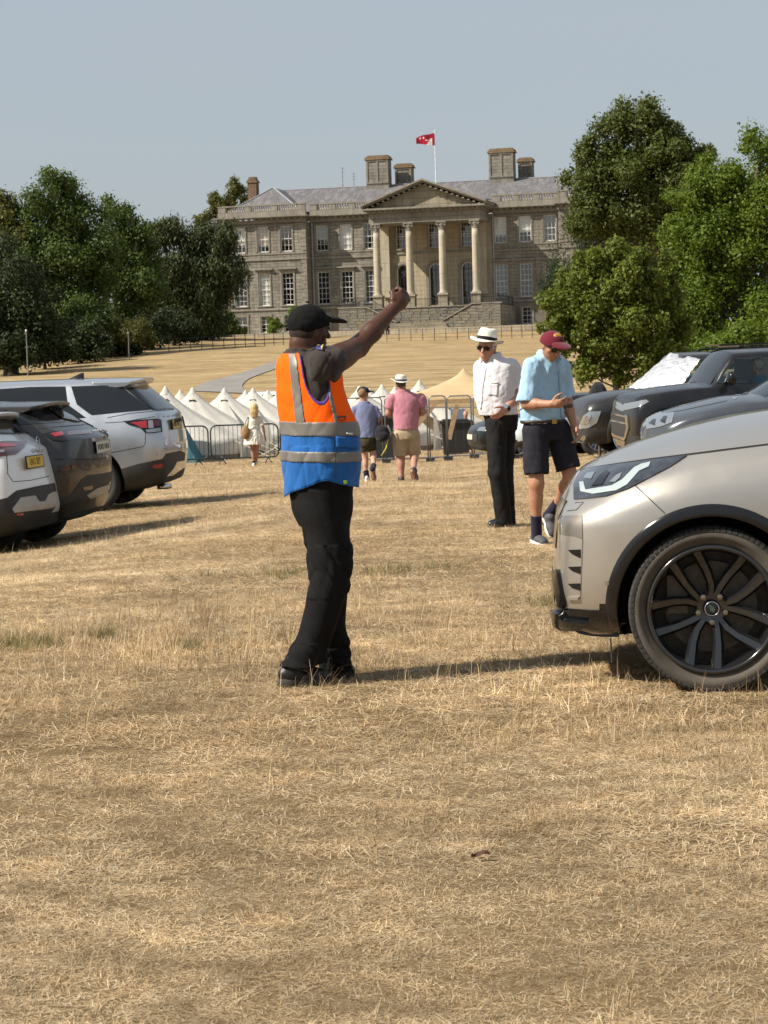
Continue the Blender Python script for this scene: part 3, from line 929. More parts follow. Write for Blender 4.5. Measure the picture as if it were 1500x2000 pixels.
def stone_face(parent, x0, x1, y, z0, ztop):
    """Courses of proud blocks on a wall face; ztop(x) is the wall's upper edge."""
    h = .295
    z = z0
    row = 0
    while z < 3.2:
        x = x0
        while x < x1 - .08:
            L = min(rs.choice((.7, .9, 1.1, 1.3)), x1 - x)
            if x1 - x - L < .3: L = x1 - x
            zt = min(ztop(x), ztop(x+L), 9)
            hh = min(h, zt - z)
            if hh > .12:
                key = (round(L, 1), round(hh, 2), rs.randrange(4))
                if key not in SM: SM[key] = stone_mesh(key[0] - .025, key[1] - .025, key[2])
                link('stone', SM[key], parent, (x + L/2, y + rs.uniform(0, .015), z + hh/2))
            x += L
        z += h; row += 1
M_JOINT = basic('dark_mortar', (.10, .085, .065), .95)
for s in (-1, 1):
    zt = lambda x, s=s: float(np.interp(s*x, [2.5, 2.55, 5.6, 8.6], [.95, .98, 2.6, 2.6]))
    m = MB()
    X = [2.5, 5.6, 8.6]
    poly = [(s*2.5, 0, 0), (s*2.5, 0, .95), (s*5.6, 0, 2.6), (s*8.6, 0, 2.6), (s*8.6, 0, 0)]
    m.prism(poly, (0, -9.2, 0), (0, -8.85, 0)); w = m.build('stair_wall', M_JOINT, house)
    stone_face(w, 2.5 if s > 0 else -8.6, 8.6 if s > 0 else -2.5, -9.203, .02, zt)
    c = MB()
    for (a, za), (b, zb) in (((2.4, .98), (5.6, 2.66)), ((5.6, 2.66), (8.7, 2.66))): c.bar((s*a, -9.03, za), (s*b, -9.03, zb), .52, .13)
    c.build('coping', M_DRESS, w)
    m = MB(); m.box((s*8.55, -4.4, 1.2), (.3, 9.0, 2.4)); m.build('stair_side_wall', M_STONE, house)
m = MB(); m.box((0, -7.1, 1.22), (11.2, .3, 2.44)); w = m.build('landing_wall', M_JOINT, house)
stone_face(w, -5.6, 5.6, -7.253, .85, lambda x: 2.42)
m = MB(); m.box((0, -7.0, 2.51), (11.2, .7, .12)); m.build('coping', M_DRESS, w)
def railing(parent, a, b, h=.95, n=20):
    m = MB()
    a, b = Vector(a), Vector(b)
    m.bar(a + Vector((0, 0, h)), b + Vector((0, 0, h)), .05); m.bar(a + Vector((0, 0, .1)), b + Vector((0, 0, .1)), .035)
    for i in range(n+1):
        p = a.lerp(b, i/n); m.bar(p, p + Vector((0, 0, h)), .022 if i % 6 else .05)
    r = m.build('railing', M_IRON, parent); tag(r, kind='stuff')
railing(house, (-8.5, -8.9, 2.66), (-5.6, -8.9, 2.66)); railing(house, (5.6, -8.9, 2.66), (8.5, -8.9, 2.66))
railing(house, (-5.6, -8.9, 2.66), (-2.5, -8.9, 1.0)); railing(house, (5.6, -8.9, 2.66), (2.5, -8.9, 1.0))
railing(house, (-1.2, PY, 2.5), (1.2, PY, 2.5), n=14); railing(house, (-4.8, PY, 2.5), (-2.3, PY, 2.5), n=14); railing(house, (2.3, PY, 2.5), (4.8, PY, 2.5), n=14)
railing(house, (-8.4, -8.7, 2.45), (-8.4, -.2, 2.45), n=40); railing(house, (8.4, -8.7, 2.45), (8.4, -.2, 2.45), n=40)
railing(house, (5.9, PY, 2.5), (8.4, PY, 2.5), n=16); railing(house, (-5.9, PY, 2.5), (-8.4, PY, 2.5), n=16)
def hw(x, y, z): return house.matrix_world @ Vector((x, y, z))
bpy.context.view_layer.update()
# flagpole on the pediment, red flag flying to the left
fp = empty('flagpole', hw(.65, -1.5, 15.6), 'white flagpole with red and white flag above the mansion pediment', 'flagpole')
m = MB(); m.tube([(0, 0, 0), (-.02, 0, 5.62)], [.05, .03], 8); m.lathe([(.01, 5.6), (.06, 5.64), (.06, 5.7), (.01, 5.74)], 8); m.build('pole', M_WHITE, fp)
def flag():
    vs, fs = [], []
    n, k = 16, 10
    for i in range(n+1):
        u = i/n
        for j in range(k+1):
            v = j/k
            x = -.04 - 1.95*u
            hh = 1.28*(1 - .50*u**1.4)
            z = 5.45 - .42*u**1.3 - hh*v
            y = .16*math.sin(u*9 + v*2)*u - .05
            vs.append((x, y, z - .07*math.sin(u*7)*u))
    for i in range(n):
        for j in range(k): a = i*(k+1)+j; fs.append((a, a+1, a+k+2, a+k+1))
    me = bpy.data.meshes.new('flag'); me.from_pydata(vs, [], fs)
    red = cloth('flag_red', (.36, .012, .03), .2); wh = cloth('flag_white', (.75, .72, .72), .05)
    me.materials.append(red); me.materials.append(wh)
    for p in me.polygons:
        i, j = divmod(p.index, k)
        p.use_smooth = True
        p.material_index = 1 if (abs((i+.5)/n - .14 - .16*(j/k)) < .05 + .10*(j/k)**2 and j > 3) or (i in (9, 12) and j in (2, 3)) or (i in (6, 7) and j == 5) else 0
    link('flag', me, fp)
flag()
# pale kerb wall along the forecourt, wire fence in front of it
def kerb():
    A, B = hw(-27, -12.2, 0), hw(20, -12.2, 0)
    m = MB()
    n = 40
    for i in range(n):
        a, b = A.lerp(B, i/n), A.lerp(B, (i+1)/n)
        za = gz(a.x, a.y)
        m.bar((a.x, a.y, 4.42), (b.x, b.y, 4.42), .45, .62)
    o = m.build('forecourt_kerb', stone_mat('bleached_kerb', (.40, .35, .27), (.46, .40, .31), 1.4, .6))
    tag(o, 'long low pale stone kerb wall edging the forecourt below the steps', 'wall')
    # gravel
    q = MB()
    P = [hw(-27, -12.3, .16), hw(20, -12.3, .16), hw(24, 2, .16), hw(-27, 2, .16)]
    q.add(P, [(0, 1, 2, 3)])
    tag(q.build('forecourt_gravel', basic('gravel', (.42, .36, .27), .95, .2, 2.)), kind='structure')
kerb()
def wire_fence(name, pts, n, label, h=1.05, group=None):
    e = empty(name, pts[0], label, 'fence', group)
    L = [Vector(p) for p in pts]
    def at(t):
        f = t*(len(L)-1); i = min(int(f), len(L)-2)
        p = L[i].lerp(L[i+1], f-i); return Vector((p.x, p.y, gz(p.x, p.y)))
    pm = MB(); pm.tube([(0, 0, -.1), (0, 0, h)], .035, 6); pm.lathe([(.045, h), (.02, h+.05)], 6)
    me = pm.mesh('post', M_IRON)
    for i in range(n+1):
        p = at(i/n); link('post', me, e, p - L[0])
    for z in (.28, .62, h - .04):
        w = MB(); w.tube([at(i/(n*2)) - L[0] + Vector((0, 0, z)) for i in range(n*2+1)], .012, 4, False); w.build('wire', M_IRON, e)
wire_fence('estate_fence', [ground_at(1160, 650), ground_at(1050, 659), ground_at(960, 661), ground_at(860, 664), ground_at(756, 667)], 18, 'thin iron post fence on the lawn below the portico steps')
wire_fence('estate_fence', [ground_at(590, 673), ground_at(470, 679), ground_at(330, 686)], 13, 'thin iron post fence on the lawn below the wing and hedge')
# ------------------------------------------------------------------ trees
def leaf_mat(name, stops, trans=.3, rough=.5):
    t = NT(name)
    isl = t.new('ShaderNodeNewGeometry').outputs['Random Per Island']
    n = t.noise(t.pos(), .55, 4, .6)
    f = t.math('ADD', t.math('MULTIPLY', isl, .38), t.math('MULTIPLY', n, .62))
    c = t.ramp(f, stops)
    b = t.b
    t.l.new(c, b.inputs['Base Color']); b.inputs['Roughness'].default_value = rough; b.inputs['Specular IOR Level'].default_value = .18
    tr = t.new('ShaderNodeBsdfTranslucent'); t.l.new(t.mix(1, c, (1.25, 1.2, .55), 'MULTIPLY'), tr.inputs[0])
    mx = t.new('ShaderNodeMixShader'); mx.inputs[0].default_value = trans
    t.l.new(b.outputs[0], mx.inputs[1]); t.l.new(tr.outputs[0], mx.inputs[2])
    t.l.new(mx.outputs[0], t.n['Material Output'].inputs[0])
    return t.m
def bark(name, col): return basic(name, col, .95, .3, 4., .6, 20.)
M_BARK = bark('grey_bark', (.10, .085, .065))
LM = {
 'beech': leaf_mat('beech_leaf', [(.15, (.036, .060, .015)), (.5, (.072, .108, .027)), (.85, (.135, .18, .05))]),
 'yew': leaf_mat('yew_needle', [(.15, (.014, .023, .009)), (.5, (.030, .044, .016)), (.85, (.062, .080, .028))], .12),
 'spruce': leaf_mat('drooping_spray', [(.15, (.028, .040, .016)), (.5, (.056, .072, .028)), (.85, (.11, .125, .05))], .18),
 'chestnut': leaf_mat('chestnut_leaf', [(.15, (.048, .066, .016)), (.5, (.086, .110, .028)), (.8, (.135, .152, .044)), (.97, (.21, .15, .048))]),
 'lime': leaf_mat('bright_leaf', [(.15, (.060, .094, .012)), (.5, (.108, .160, .022)), (.85, (.185, .24, .042))], .35),
 'maple': leaf_mat('maple_leaf', [(.15, (.058, .080, .013)), (.5, (.118, .150, .025)), (.85, (.22, .25, .058))], .35),
 'pale': leaf_mat('pale_leaf', [(.15, (.06, .068, .018)), (.5, (.105, .110, .03)), (.85, (.17, .17, .06))], .3),
}
def crown_leaves(lobes, n, size, rng, droop=0.0, sub=14, flat=1.0, fill=.4):
    """Leaf faces through the lobes (centre, radii): gathered in smaller clumps so that gaps and shade show between them."""
    C, Rr, Wt = [], [], []
    for c, r in lobes:
        rm = (r[0]*r[1]*r[2])**(1/3)
        for _ in range(sub):
            d = rng.normal(size=3); d /= np.linalg.norm(d)
            if d[2] < -.55: d[2] *= -.4
            k = rng.uniform(.55, .98)
            C.append(np.array(c) + d*np.array(r)*k); q = rm*rng.uniform(.24, .46); Rr.append(q); Wt.append(q*q)
        C.append(np.array(c)); Rr.append(rm*.7); Wt.append(rm*rm*fill*sub*.08)
    C, Rr, Wt = np.array(C), np.array(Rr), np.array(Wt); Wt /= Wt.sum()
    i = rng.choice(len(C), n, p=Wt)
    d = rng.normal(size=(n, 3)); d /= np.linalg.norm(d, axis=1)[:, None]
    rad = Rr[i] * (rng.uniform(0, 1, n)**.45) * (1 + .22*rng.normal(size=n))
    p = C[i] + d*rad[:, None]*np.array([1, 1, flat])
    if droop: p[:, 2] -= droop*rng.uniform(0, 1, n)**2*Rr[i]
    nrm = d*.7 + rng.normal(size=(n, 3))*.55 + np.array([0, 0, .25]); nrm /= np.linalg.norm(nrm, axis=1)[:, None]
    a = rng.normal(size=(n, 3))
    if droop: a = a*.45 + np.array([0, 0, -1.0])
    u = a - nrm*(a*nrm).sum(1)[:, None]; u /= np.linalg.norm(u, axis=1)[:, None]
    v = np.cross(nrm, u)
    s = size*rng.uniform(.55, 1.25, n); w = s*(rng.uniform(.45, .75, n) if not droop else rng.uniform(.22, .4, n))
    s, w = s[:, None]*.5, w[:, None]*.5
    V = np.stack([p - u*s, p + v*w - nrm*s*.12, p + u*s, p - v*w - nrm*s*.12], 1).reshape(-1, 3)
    F = np.arange(4*n).reshape(n, 4)
    return V, F
def tree(name, label, base, lobes_px, d, kind, n, size, trunk=.28, seed=1, droop=0., group=None, cat='tree', sub=14, limbs=True, flat=1., depth=1.0, fill=.4):
    """lobes_px: crown lobes (px, py, rx, ry[, depth offset]) seen in the photo at distance d."""
    rng = np.random.default_rng(seed)
    s = FPX/d
    B = pt(base[0], base[1], d); B.z = gz(B.x, B.y) - .05
    e = empty(name, B, label, cat, group)
    L = []
    for q in lobes_px:
        off = q[4] if len(q) > 4 else 0
        c = pt(q[0], q[1], d + off) - B
        rx, rz = q[2]*1.16/s, q[3]*1.16/s
        L.append(((c.x, c.y, c.z), (rx, (rx+rz)/2*depth, rz)))
    V, F = crown_leaves(L, int(n*2.5), size*.76, rng, droop, sub, flat, fill)
    zmin = .12
    V[:, 2] = np.maximum(V[:, 2], zmin + .1*np.sin(V[:, 0]*9))
    link('crown', np_mesh('crown', V, F, LM[kind], False), e)
    top = max(L, key=lambda a: a[0][2])
    m = MB()
    tx = np.mean([a[0][0] for a in L]); tz = top[0][2]
    spine = [Vector((0, 0, -.1)), Vector((tx*.1, .05, tz*.25)), Vector((tx*.35, 0, tz*.55)), Vector((top[0][0], top[0][1], tz))]
    m.sm = True
    m.tube([(0, 0, -.1), (0, 0, .25)] + [tuple(p) for p in spine[1:]], [trunk*1.5, trunk*1.1, trunk*.9, trunk*.6, trunk*.15], 8)
    if limbs:
        for (c, r) in L:
            t = min(.85, max(.2, (c[2]/max(tz, .1))*.55)); j = t*3; i = min(int(j), 2)
            a = spine[i].lerp(spine[i+1], j-i); b = Vector(c)
            mid = a.lerp(b, .5) + Vector((0, 0, -.08*(b-a).length))
            m.tube([a, mid, b], [trunk*.38, trunk*.26, trunk*.08], 6)
            for _ in range(3):
                dd = Vector(rng.normal(size=3)); dd.z = abs(dd.z)
                e2 = b + Vector((dd.x*r[0], dd.y*r[1], dd.z*r[2]))*.4
                m.tube([mid, mid.lerp(e2, .6), e2], [trunk*.18, trunk*.12, trunk*.03], 5)
    m.build('trunk', M_BARK, e)
    return e
WL, WR = 'trees along the left edge of the lawn', 'trees to the right of the mansion'
WL, WR = 'trees edging the lawn beside the wing', 'trees screening the far wing'
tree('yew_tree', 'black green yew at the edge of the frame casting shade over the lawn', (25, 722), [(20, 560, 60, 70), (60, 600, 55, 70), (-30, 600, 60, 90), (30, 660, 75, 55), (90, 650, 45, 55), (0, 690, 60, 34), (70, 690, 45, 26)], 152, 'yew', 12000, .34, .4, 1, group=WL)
tree('deciduous_tree', 'small pale green tree peeping out behind the tall one at the frame edge', (0, 690), [(-10, 430, 45, 45), (15, 480, 45, 60), (-30, 520, 50, 80)], 178, 'pale', 7000, .42, .35, 2, group=WL)
tree('deciduous_tree', 'tallest of the trees left of the house, with a domed grey green top', (120, 700), [(118, 372, 48, 48), (95, 425, 62, 55), (150, 440, 52, 60), (60, 470, 48, 60), (120, 520, 80, 75), (175, 545, 42, 70), (165, 620, 45, 60, -3), (110, 610, 70, 70), (110, 665, 55, 36), (175, 665, 45, 32), (60, 560, 55, 80), (190, 490, 45, 70)], 178, 'beech', 26000, .38, .5, 3, group=WL)
tree('deciduous_tree', 'round topped dark green tree between the tallest tree and the drooping cypress', (235, 690), [(228, 430, 38, 40), (245, 480, 42, 50), (215, 520, 42, 70), (240, 570, 48, 80), (225, 630, 50, 50), (235, 665, 40, 26), (275, 480, 36, 50), (280, 560, 40, 70)], 190, 'beech', 15000, .38, .4, 4, group=WL)
tree('cypress_tree', 'broad drooping dark cypress whose branches overhang the mansion wing', (350, 668), [(310, 455, 36, 36), (365, 458, 45, 42), (425, 470, 38, 42), (435, 530, 40, 55), (390, 540, 55, 75), (305, 540, 48, 75), (345, 600, 80, 62), (415, 600, 45, 55), (305, 645, 40, 26), (365, 640, 50, 28), (415, 635, 36, 26)], 212, 'spruce', 26000, .62, .45, 5, droop=1.1, group=WL)
tree('deciduous_tree', 'open light green tree rising behind the small chimney of the wing', (430, 640), [(452, 378, 24, 26), (424, 398, 24, 18), (470, 392, 16, 18), (405, 430, 24, 24), (440, 430, 34, 36)], 262, 'pale', 3600, .42, .3, 6, group=WL, sub=9, fill=.1)
tree('shrub', 'low arching bright green shrub in front of the dark trees', (250, 690), [(250, 645, 42, 26), (215, 650, 30, 24), (285, 662, 20, 18)], 176, 'pale', 4200, .36, .1, 7, droop=.6, cat='shrub', limbs=False)
tree('shrub', 'leafy light green shrub low in the shade of the tallest tree', (140, 690), [(135, 615, 34, 26), (150, 645, 34, 28), (120, 640, 25, 25)], 172, 'beech', 3600, .34, .1, 8, cat='shrub', limbs=False)
tree('laurel_shrub', 'dark laurel against the corner of the mansion wing', (452, 664), [(448, 640, 22, 22), (466, 652, 16, 14), (438, 625, 15, 15)], 224, 'beech', 2600, .36, .1, 9, cat='shrub', limbs=False)
tree('wall_shrub', 'rounded bright green shrub under the wing windows', (538, 661), [(538, 640, 13, 18), (535, 628, 10, 9)], 227.5, 'lime', 1500, .24, .08, 10, cat='shrub', limbs=False)
tree('climbing_shrub', 'green climber between two basement windows of the wing', (575, 660), [(576, 608, 14, 8), (586, 612, 10, 10), (570, 622, 7, 12), (573, 640, 6, 14)], 228.5, 'lime', 1300, .24, .08, 11, cat='shrub', limbs=False, sub=8)
tree('chestnut_tree', 'tallest tree, a great domed chestnut with browning top beside the mansion', (1240, 640), [(1245, 255, 62, 45), (1185, 300, 55, 50), (1300, 290, 55, 55), (1150, 350, 42, 50), (1225, 345, 75, 70), (1310, 370, 70, 75), (1172, 420, 55, 60), (1250, 440, 75, 65), (1365, 310, 26, 36), (1375, 360, 30, 50), (1150, 440, 40, 40)], 188, 'chestnut', 34000, .44, .6, 12, group=WR)
tree('yew_tree', 'dark yew hiding the end windows of the far wing below the chestnut', (1180, 650), [(1120, 450, 38, 42), (1180, 470, 60, 60), (1255, 470, 55, 70), (1110, 530, 40, 60), (1085, 575, 28, 60), (1180, 560, 70, 70), (1300, 520, 60, 80), (1330, 600, 60, 70), (1240, 600, 70, 60)], 200, 'yew', 22000, .34, .4, 13, droop=.5, group=WR)
tree('oak_tree', 'huge vivid green oak filling the edge of the frame beyond the parked cars', (1450, 770), [(1490, 300, 52, 45), (1400, 355, 55, 52), (1350, 390, 40, 45), (1465, 400, 80, 75), (1360, 470, 52, 65), (1430, 500, 75, 80), (1520, 480, 70, 110), (1380, 580, 75, 75), (1480, 600, 85, 85), (1340, 620, 50, 60), (1550, 380, 70, 90), (1420, 680, 100, 50), (1370, 530, 60, 60), (1330, 470, 40, 60), (1440, 440, 70, 70), (1325, 560, 45, 60), (1340, 680, 60, 60), (1520, 620, 60, 90)], 128, 'lime', 52000, .30, .5, 14, group=WR)
tree('maple_tree', 'young maple with large light green leaves standing behind the parked cars', (1205, 800), [(1185, 505, 40, 40), (1130, 545, 55, 45), (1225, 540, 60, 45), (1290, 560, 50, 55), (1100, 600, 45, 45), (1170, 610, 70, 55), (1250, 630, 75, 60), (1125, 665, 48, 42), (1200, 690, 65, 50), (1290, 690, 60, 60), (1150, 725, 45, 30), (1080, 640, 28, 32), (1230, 730, 45, 30), (1200, 580, 60, 50), (1290, 630, 50, 60)], 92, 'maple', 22000, .26, .14, 15, group=WR, sub=11, fill=.12)
tree('dark_hedge_tree', 'dark mass of undergrowth filling the gap below the oak', (1380, 790), [(1340, 700, 60, 60), (1440, 700, 90, 60), (1510, 690, 60, 70)], 118, 'lime', 9000, .28, .12, 16, group=WR)
for k_, (x_, y_, rx_, ry_, d_, lab) in enumerate([(10, 690, 55, 36, 149, 'nearest'), (88, 682, 50, 40, 160, 'second'), (160, 680, 50, 44, 168, 'third'), (222, 668, 44, 40, 178, 'fourth'), (285, 655, 44, 40, 188, 'fifth'), (342, 645, 44, 40, 198, 'sixth'), (395, 634, 36, 36, 214, 'last')]):
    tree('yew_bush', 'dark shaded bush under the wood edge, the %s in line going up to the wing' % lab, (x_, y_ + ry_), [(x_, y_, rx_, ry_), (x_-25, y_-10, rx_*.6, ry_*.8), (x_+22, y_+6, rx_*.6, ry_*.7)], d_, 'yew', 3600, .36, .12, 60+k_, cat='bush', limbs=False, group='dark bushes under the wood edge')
def hedge():
    a = ground_at(412, 672)
    d = 222.
    p0, p1 = pt(388, 668, d), pt(436, 668, d)
    z0, z1 = gz(p0.x, d) - .05, pt(410, 645, d).z
    rng = np.random.default_rng(5)
    n = 5200
    w, dp, h = p1.x - p0.x, 1.6, z1 - z0
    f = rng.uniform(0, 1, n)
    P = np.zeros((n, 3))
    side = rng.integers(0, 4, n)
    u, v = rng.uniform(0, 1, n), rng.uniform(0, 1, n)
    P[:, 0] = np.where(side == 2, np.where(u < .5, 0, 1), u)*w; P[:, 1] = np.where((side == 0) | (side == 3), 0, v)*dp; P[:, 2] = np.where(side == 1, 1, np.where(side == 2, u*2 % 1, v))*h
    P += rng.normal(size=(n, 3))*.035
    nr = rng.normal(size=(n, 3)); nr /= np.linalg.norm(nr, axis=1)[:, None]
    a_ = rng.normal(size=(n, 3)); uu = a_ - nr*(a_*nr).sum(1)[:, None]; uu /= np.linalg.norm(uu, axis=1)[:, None]; vv = np.cross(nr, uu)
    s = .13
    V = np.stack([P-uu*s, P+vv*s*.6, P+uu*s, P-vv*s*.6], 1).reshape(-1, 3)
    e = empty('clipped_hedge', (p0.x, d, z0), 'square clipped box hedge with sunlit yellow green top beside the wing', 'hedge')
    link('foliage', np_mesh('foliage', V, np.arange(4*n).reshape(n, 4), LM['lime'], False), e)
    m = MB(); m.box((w/2, dp/2, h/2 - .05), (w-.1, dp-.1, h-.1)); m.build('core', basic('hedge_twigs', (.02, .025, .01), .9), e)
hedge()
# ------------------------------------------------------------------ posts at the wood's edge
def thin_post(px, py0, py1, d, label, cap):
    b = pt(px, py1, d); b.z = gz(b.x, b.y)
    t = pt(px, py0, d)
    m = MB(); m.tube([(0, 0, -.1), (0, 0, t.z - b.z)], [.04, .03], 8)
    e = empty('lamp_post', b, label, 'post'); m.build('post', basic('weathered_post', (.20, .20, .19), .6), e)
    m = MB(); m.lathe([(.02, t.z-b.z), (.06, t.z-b.z+.04), (.06, t.z-b.z+.12), (.02, t.z-b.z+.16)], 8); m.build('cap', cap, e)
thin_post(54, 648, 716, 146, 'tall thin pale post with a knob, against the darkest trees', M_WHITE)
thin_post(252, 652, 688, 170, 'short thin grey post below the arching shrub', M_LEAD)

# ------------------------------------------------------------------ tents
def canvas_mat(name, col, trans=.18):
    t = NT(name)
    c = t.ramp(t.noise(t.coord('Object', (1, 1, .6)), 1.6, 5, .6), [(.3, tuple(x*.9 for x in col)), (.7, tuple(min(x*1.06, .9) for x in col))])
    b = t.b; t.l.new(c, b.inputs['Base Color']); b.inputs['Roughness'].default_value = .9; b.inputs['Specular IOR Level'].default_value = .1
    nm = t.bump(t.noise(t.coord('Object'), 9, 4, .6, 1.), .35, .03); t.l.new(nm, b.inputs['Normal'])
    tr = t.new('ShaderNodeBsdfTranslucent'); t.l.new(c, tr.inputs[0])
    mx = t.new('ShaderNodeMixShader'); mx.inputs[0].default_value = trans
    t.l.new(b.outputs[0], mx.inputs[1]); t.l.new(tr.outputs[0], mx.inputs[2]); t.l.new(mx.outputs[0], t.n['Material Output'].inputs[0])
    return t.m
M_CANVAS = canvas_mat('cream_canvas', (.64, .61, .545))
M_SKIRT = basic('groundsheet_brown', (.20, .155, .12), .8)
M_ROPE = basic('guy_rope', (.62, .58, .50), .9)
M_TAN = canvas_mat('tan_canvas', (.55, .41, .235))
M_TEAL = canvas_mat('teal_canvas', (.07, .19, .24), .1)
def bell_tent(px, py, d, label, door=-.35, R=2.35, H=2.9, ky=.6, name='bell_tent', group='cream bell tents behind the barriers', mat=None, detail=True, rz=0.):
    """Apex seen at (px, py): pole, concave canvas cone with peaks at the edge ropes, low wall, door porch, guys."""
    a = pt(px, py, d)
    z0 = gz(a.x, a.y)
    H = max(1.7, a.z - z0)
    e = empty(name, (a.x, a.y, z0), label, 'tent', group, rz)
    m = MB(); m.sm = True
    n, k = 48, 10
    vs, fs = [], []
    wall = .55
    for i in range(k+1):
        t = i/k
        for j in range(n):
            an = 2*PI*j/n
            ridge = .5 + .5*math.cos(an*12)
            r = .03 + (R-.03)*(t**.97)
            z = H - (H-wall)*(t**.72) + .05*ridge*t*(1-t)*4*.5 - .05*(1-ridge)*t
            vs.append((r*math.cos(an), ky*r*math.sin(an), z))
    for j in range(n):
        an = 2*PI*j/n; ridge = .5+.5*math.cos(an*12)
        vs.append((R*.985*math.cos(an), ky*R*.985*math.sin(an), .16 + .0*ridge))
    for i in range(k+1):
        for j in range(n): fs.append((i*n+j, i*n+(j+1) % n, (i+1)*n+(j+1) % n, (i+1)*n+j))
    m.add(vs, fs)
    m.build('canvas', mat or M_CANVAS, e)
    s = MB(); s.lathe([(R*.98, 0), (R*.98, .17)], 36, cap=False); s.v = [(x, ky*y, z) for x, y, z in s.v]; s.build('skirt', M_SKIRT, e)
    c = MB(); c.sm = True; c.lathe([(.26, H-.40), (.13, H-.14), (.05, H+.02), (.01, H+.06)], 16); c.v = [(x, y*.75, z) for x, y, z in c.v]; c.build('apex_cap', mat or M_CANVAS, e)
    if detail:
        v = MB(); ap = -PI/2 - .15
        v.bar((-.10, -.22, H-.36), (.10, -.22, H-.36), .03, .07); v.build('vent', M_IRON, e)
        # door porch, an upright prow of canvas leaning against the wall
        for da in ((door, .72),):
            an = da[0]; cx, cy = math.cos(an), math.sin(an); tx, ty = -cy, cx
            b = MB()
            p = lambda r, w, z: (r*cx + w*tx, (r*cy)*ky + w*ty, z)
            b.add([p(R-.35, 0, 1.62), p(R+.10, -.16, 1.02), p(R+.16, -.42, 0), p(R+.16, .42, 0), p(R+.10, .16, 1.02), p(R-.3, 0, 1.5)], [(0, 1, 4), (1, 2, 3, 4), (0, 4, 5), (0, 5, 1)])
            b.build('door_flap', mat or M_CANVAS, e)
        for j in range(12):
            an = 2*PI*j/12 + .02
            g = MB(); q = R+1.25
            g.tube([(R*math.cos(an), ky*R*math.sin(an), wall), (q*math.cos(an), ky*q*math.sin(an), .02)], .011, 4, False); g.build('guy_rope', M_ROPE, e)
    return e
T1 = 76.
bell_tent(323, 758, 63.5, 'first bell tent beside the silver car, its slope running behind the teal tent')
bell_tent(376, 760, 66.2, 'bell tent second from the silver car, its door flap beside the first barrier join')
bell_tent(438, 761, 69, 'bell tent directly left of the woman in white, with a dark apex vent')
bell_tent(494, 761, 71.8, 'bell tent whose peak stands right above the head of the woman in white')
bell_tent(548, 763, 74.5, 'bell tent half hidden by the back of the orange vest')
bell_tent(702, 757, 66, 'bell tent emerging past the front of the orange vest beside the boy')
bell_tent(746, 754, 69, 'bell tent with its peak between the boy and the pink shirt')
bell_tent(819, 745, 74, 'bell tent beside the tan canopy, its peak over the pink sleeve')
bell_tent(352, 764, 82, 'small far tent peak between the first two bell tents', detail=False, R=2.2)
bell_tent(523, 765, 82, 'far tent peak over the shoulder of the woman in white', detail=False, R=2.2)
bell_tent(480, 774, 84, 'far white tent tip poking up beside the parked white van roof', detail=False, R=2.)
bell_tent(772, 768, 82, 'far tent tip right behind the pink polo shirt', detail=False, R=2.)
bell_tent(722, 768, 80, 'far tent tip behind the cap of the boy', detail=False, R=2.)
def ridge_tent():
    a = pt(352, 833, 61); z0 = gz(a.x, a.y)
    e = empty('ridge_tent', (a.x, a.y, z0), 'low teal ridge tent behind the first barrier by the silver car', 'tent')
    h = a.z - z0 + .25
    m = MB()
    m.add([(-.9, -1, 0), (.55, -1, 0), (.55, 1.3, 0), (-.9, 1.3, 0), (-.1, -.8, h), (-.1, 1.1, h)], [(0, 1, 4), (1, 2, 5, 4), (2, 3, 5), (3, 0, 4, 5)])
    m.build('canvas', M_TEAL, e)
    q = MB(); q.tube([(-.1, -.82, 0), (-.1, -.82, h + .1)], .02, 6); q.build('pole', M_ROPE, e)
ridge_tent()
def canopy():
    d = 68.
    a = pt(905, 719, d); z0 = gz(a.x, a.y)
    s = FPX/d
    e = empty('canopy_tent', (a.x, a.y, z0), 'tan peaked canopy on poles beside the panama hatted man', 'canopy')
    H = a.z - z0; hw_ = 1.85; ev = pt(835, 772, d).z - z0
    m = MB(); m.sm = True
    n, k = 32, 10
    vs, fs = [], []
    for i in range(k+1):
        t = i/k
        for j in range(n):
            an = 2*PI*j/n
            sq = 1/max(abs(math.cos(an)), abs(math.sin(an)))
            r = hw_*t*((1-t) + t*sq)
            z = H - (H-ev)*(t**.62)
            vs.append((r*math.cos(an), r*math.sin(an), z))
    for j in range(n):
        an = 2*PI*j/n; sq = 1/max(abs(math.cos(an)), abs(math.sin(an)))
        vs.append((hw_*sq*math.cos(an), hw_*sq*math.sin(an), ev - .38))
    for i in range(k+1):
        for j in range(n): fs.append((i*n+j, i*n+(j+1) % n, (i+1)*n+(j+1) % n, (i+1)*n+j))
    m.add(vs, fs); m.build('roof', M_TAN, e)
    for x in (-1, 1):
        for y in (-1, 1):
            p = MB(); p.tube([(x*hw_*.95, y*hw_*.95, 0), (x*hw_*.95, y*hw_*.95, ev-.1)], .035, 8); p.build('pole', M_ROPE, e)
canopy()

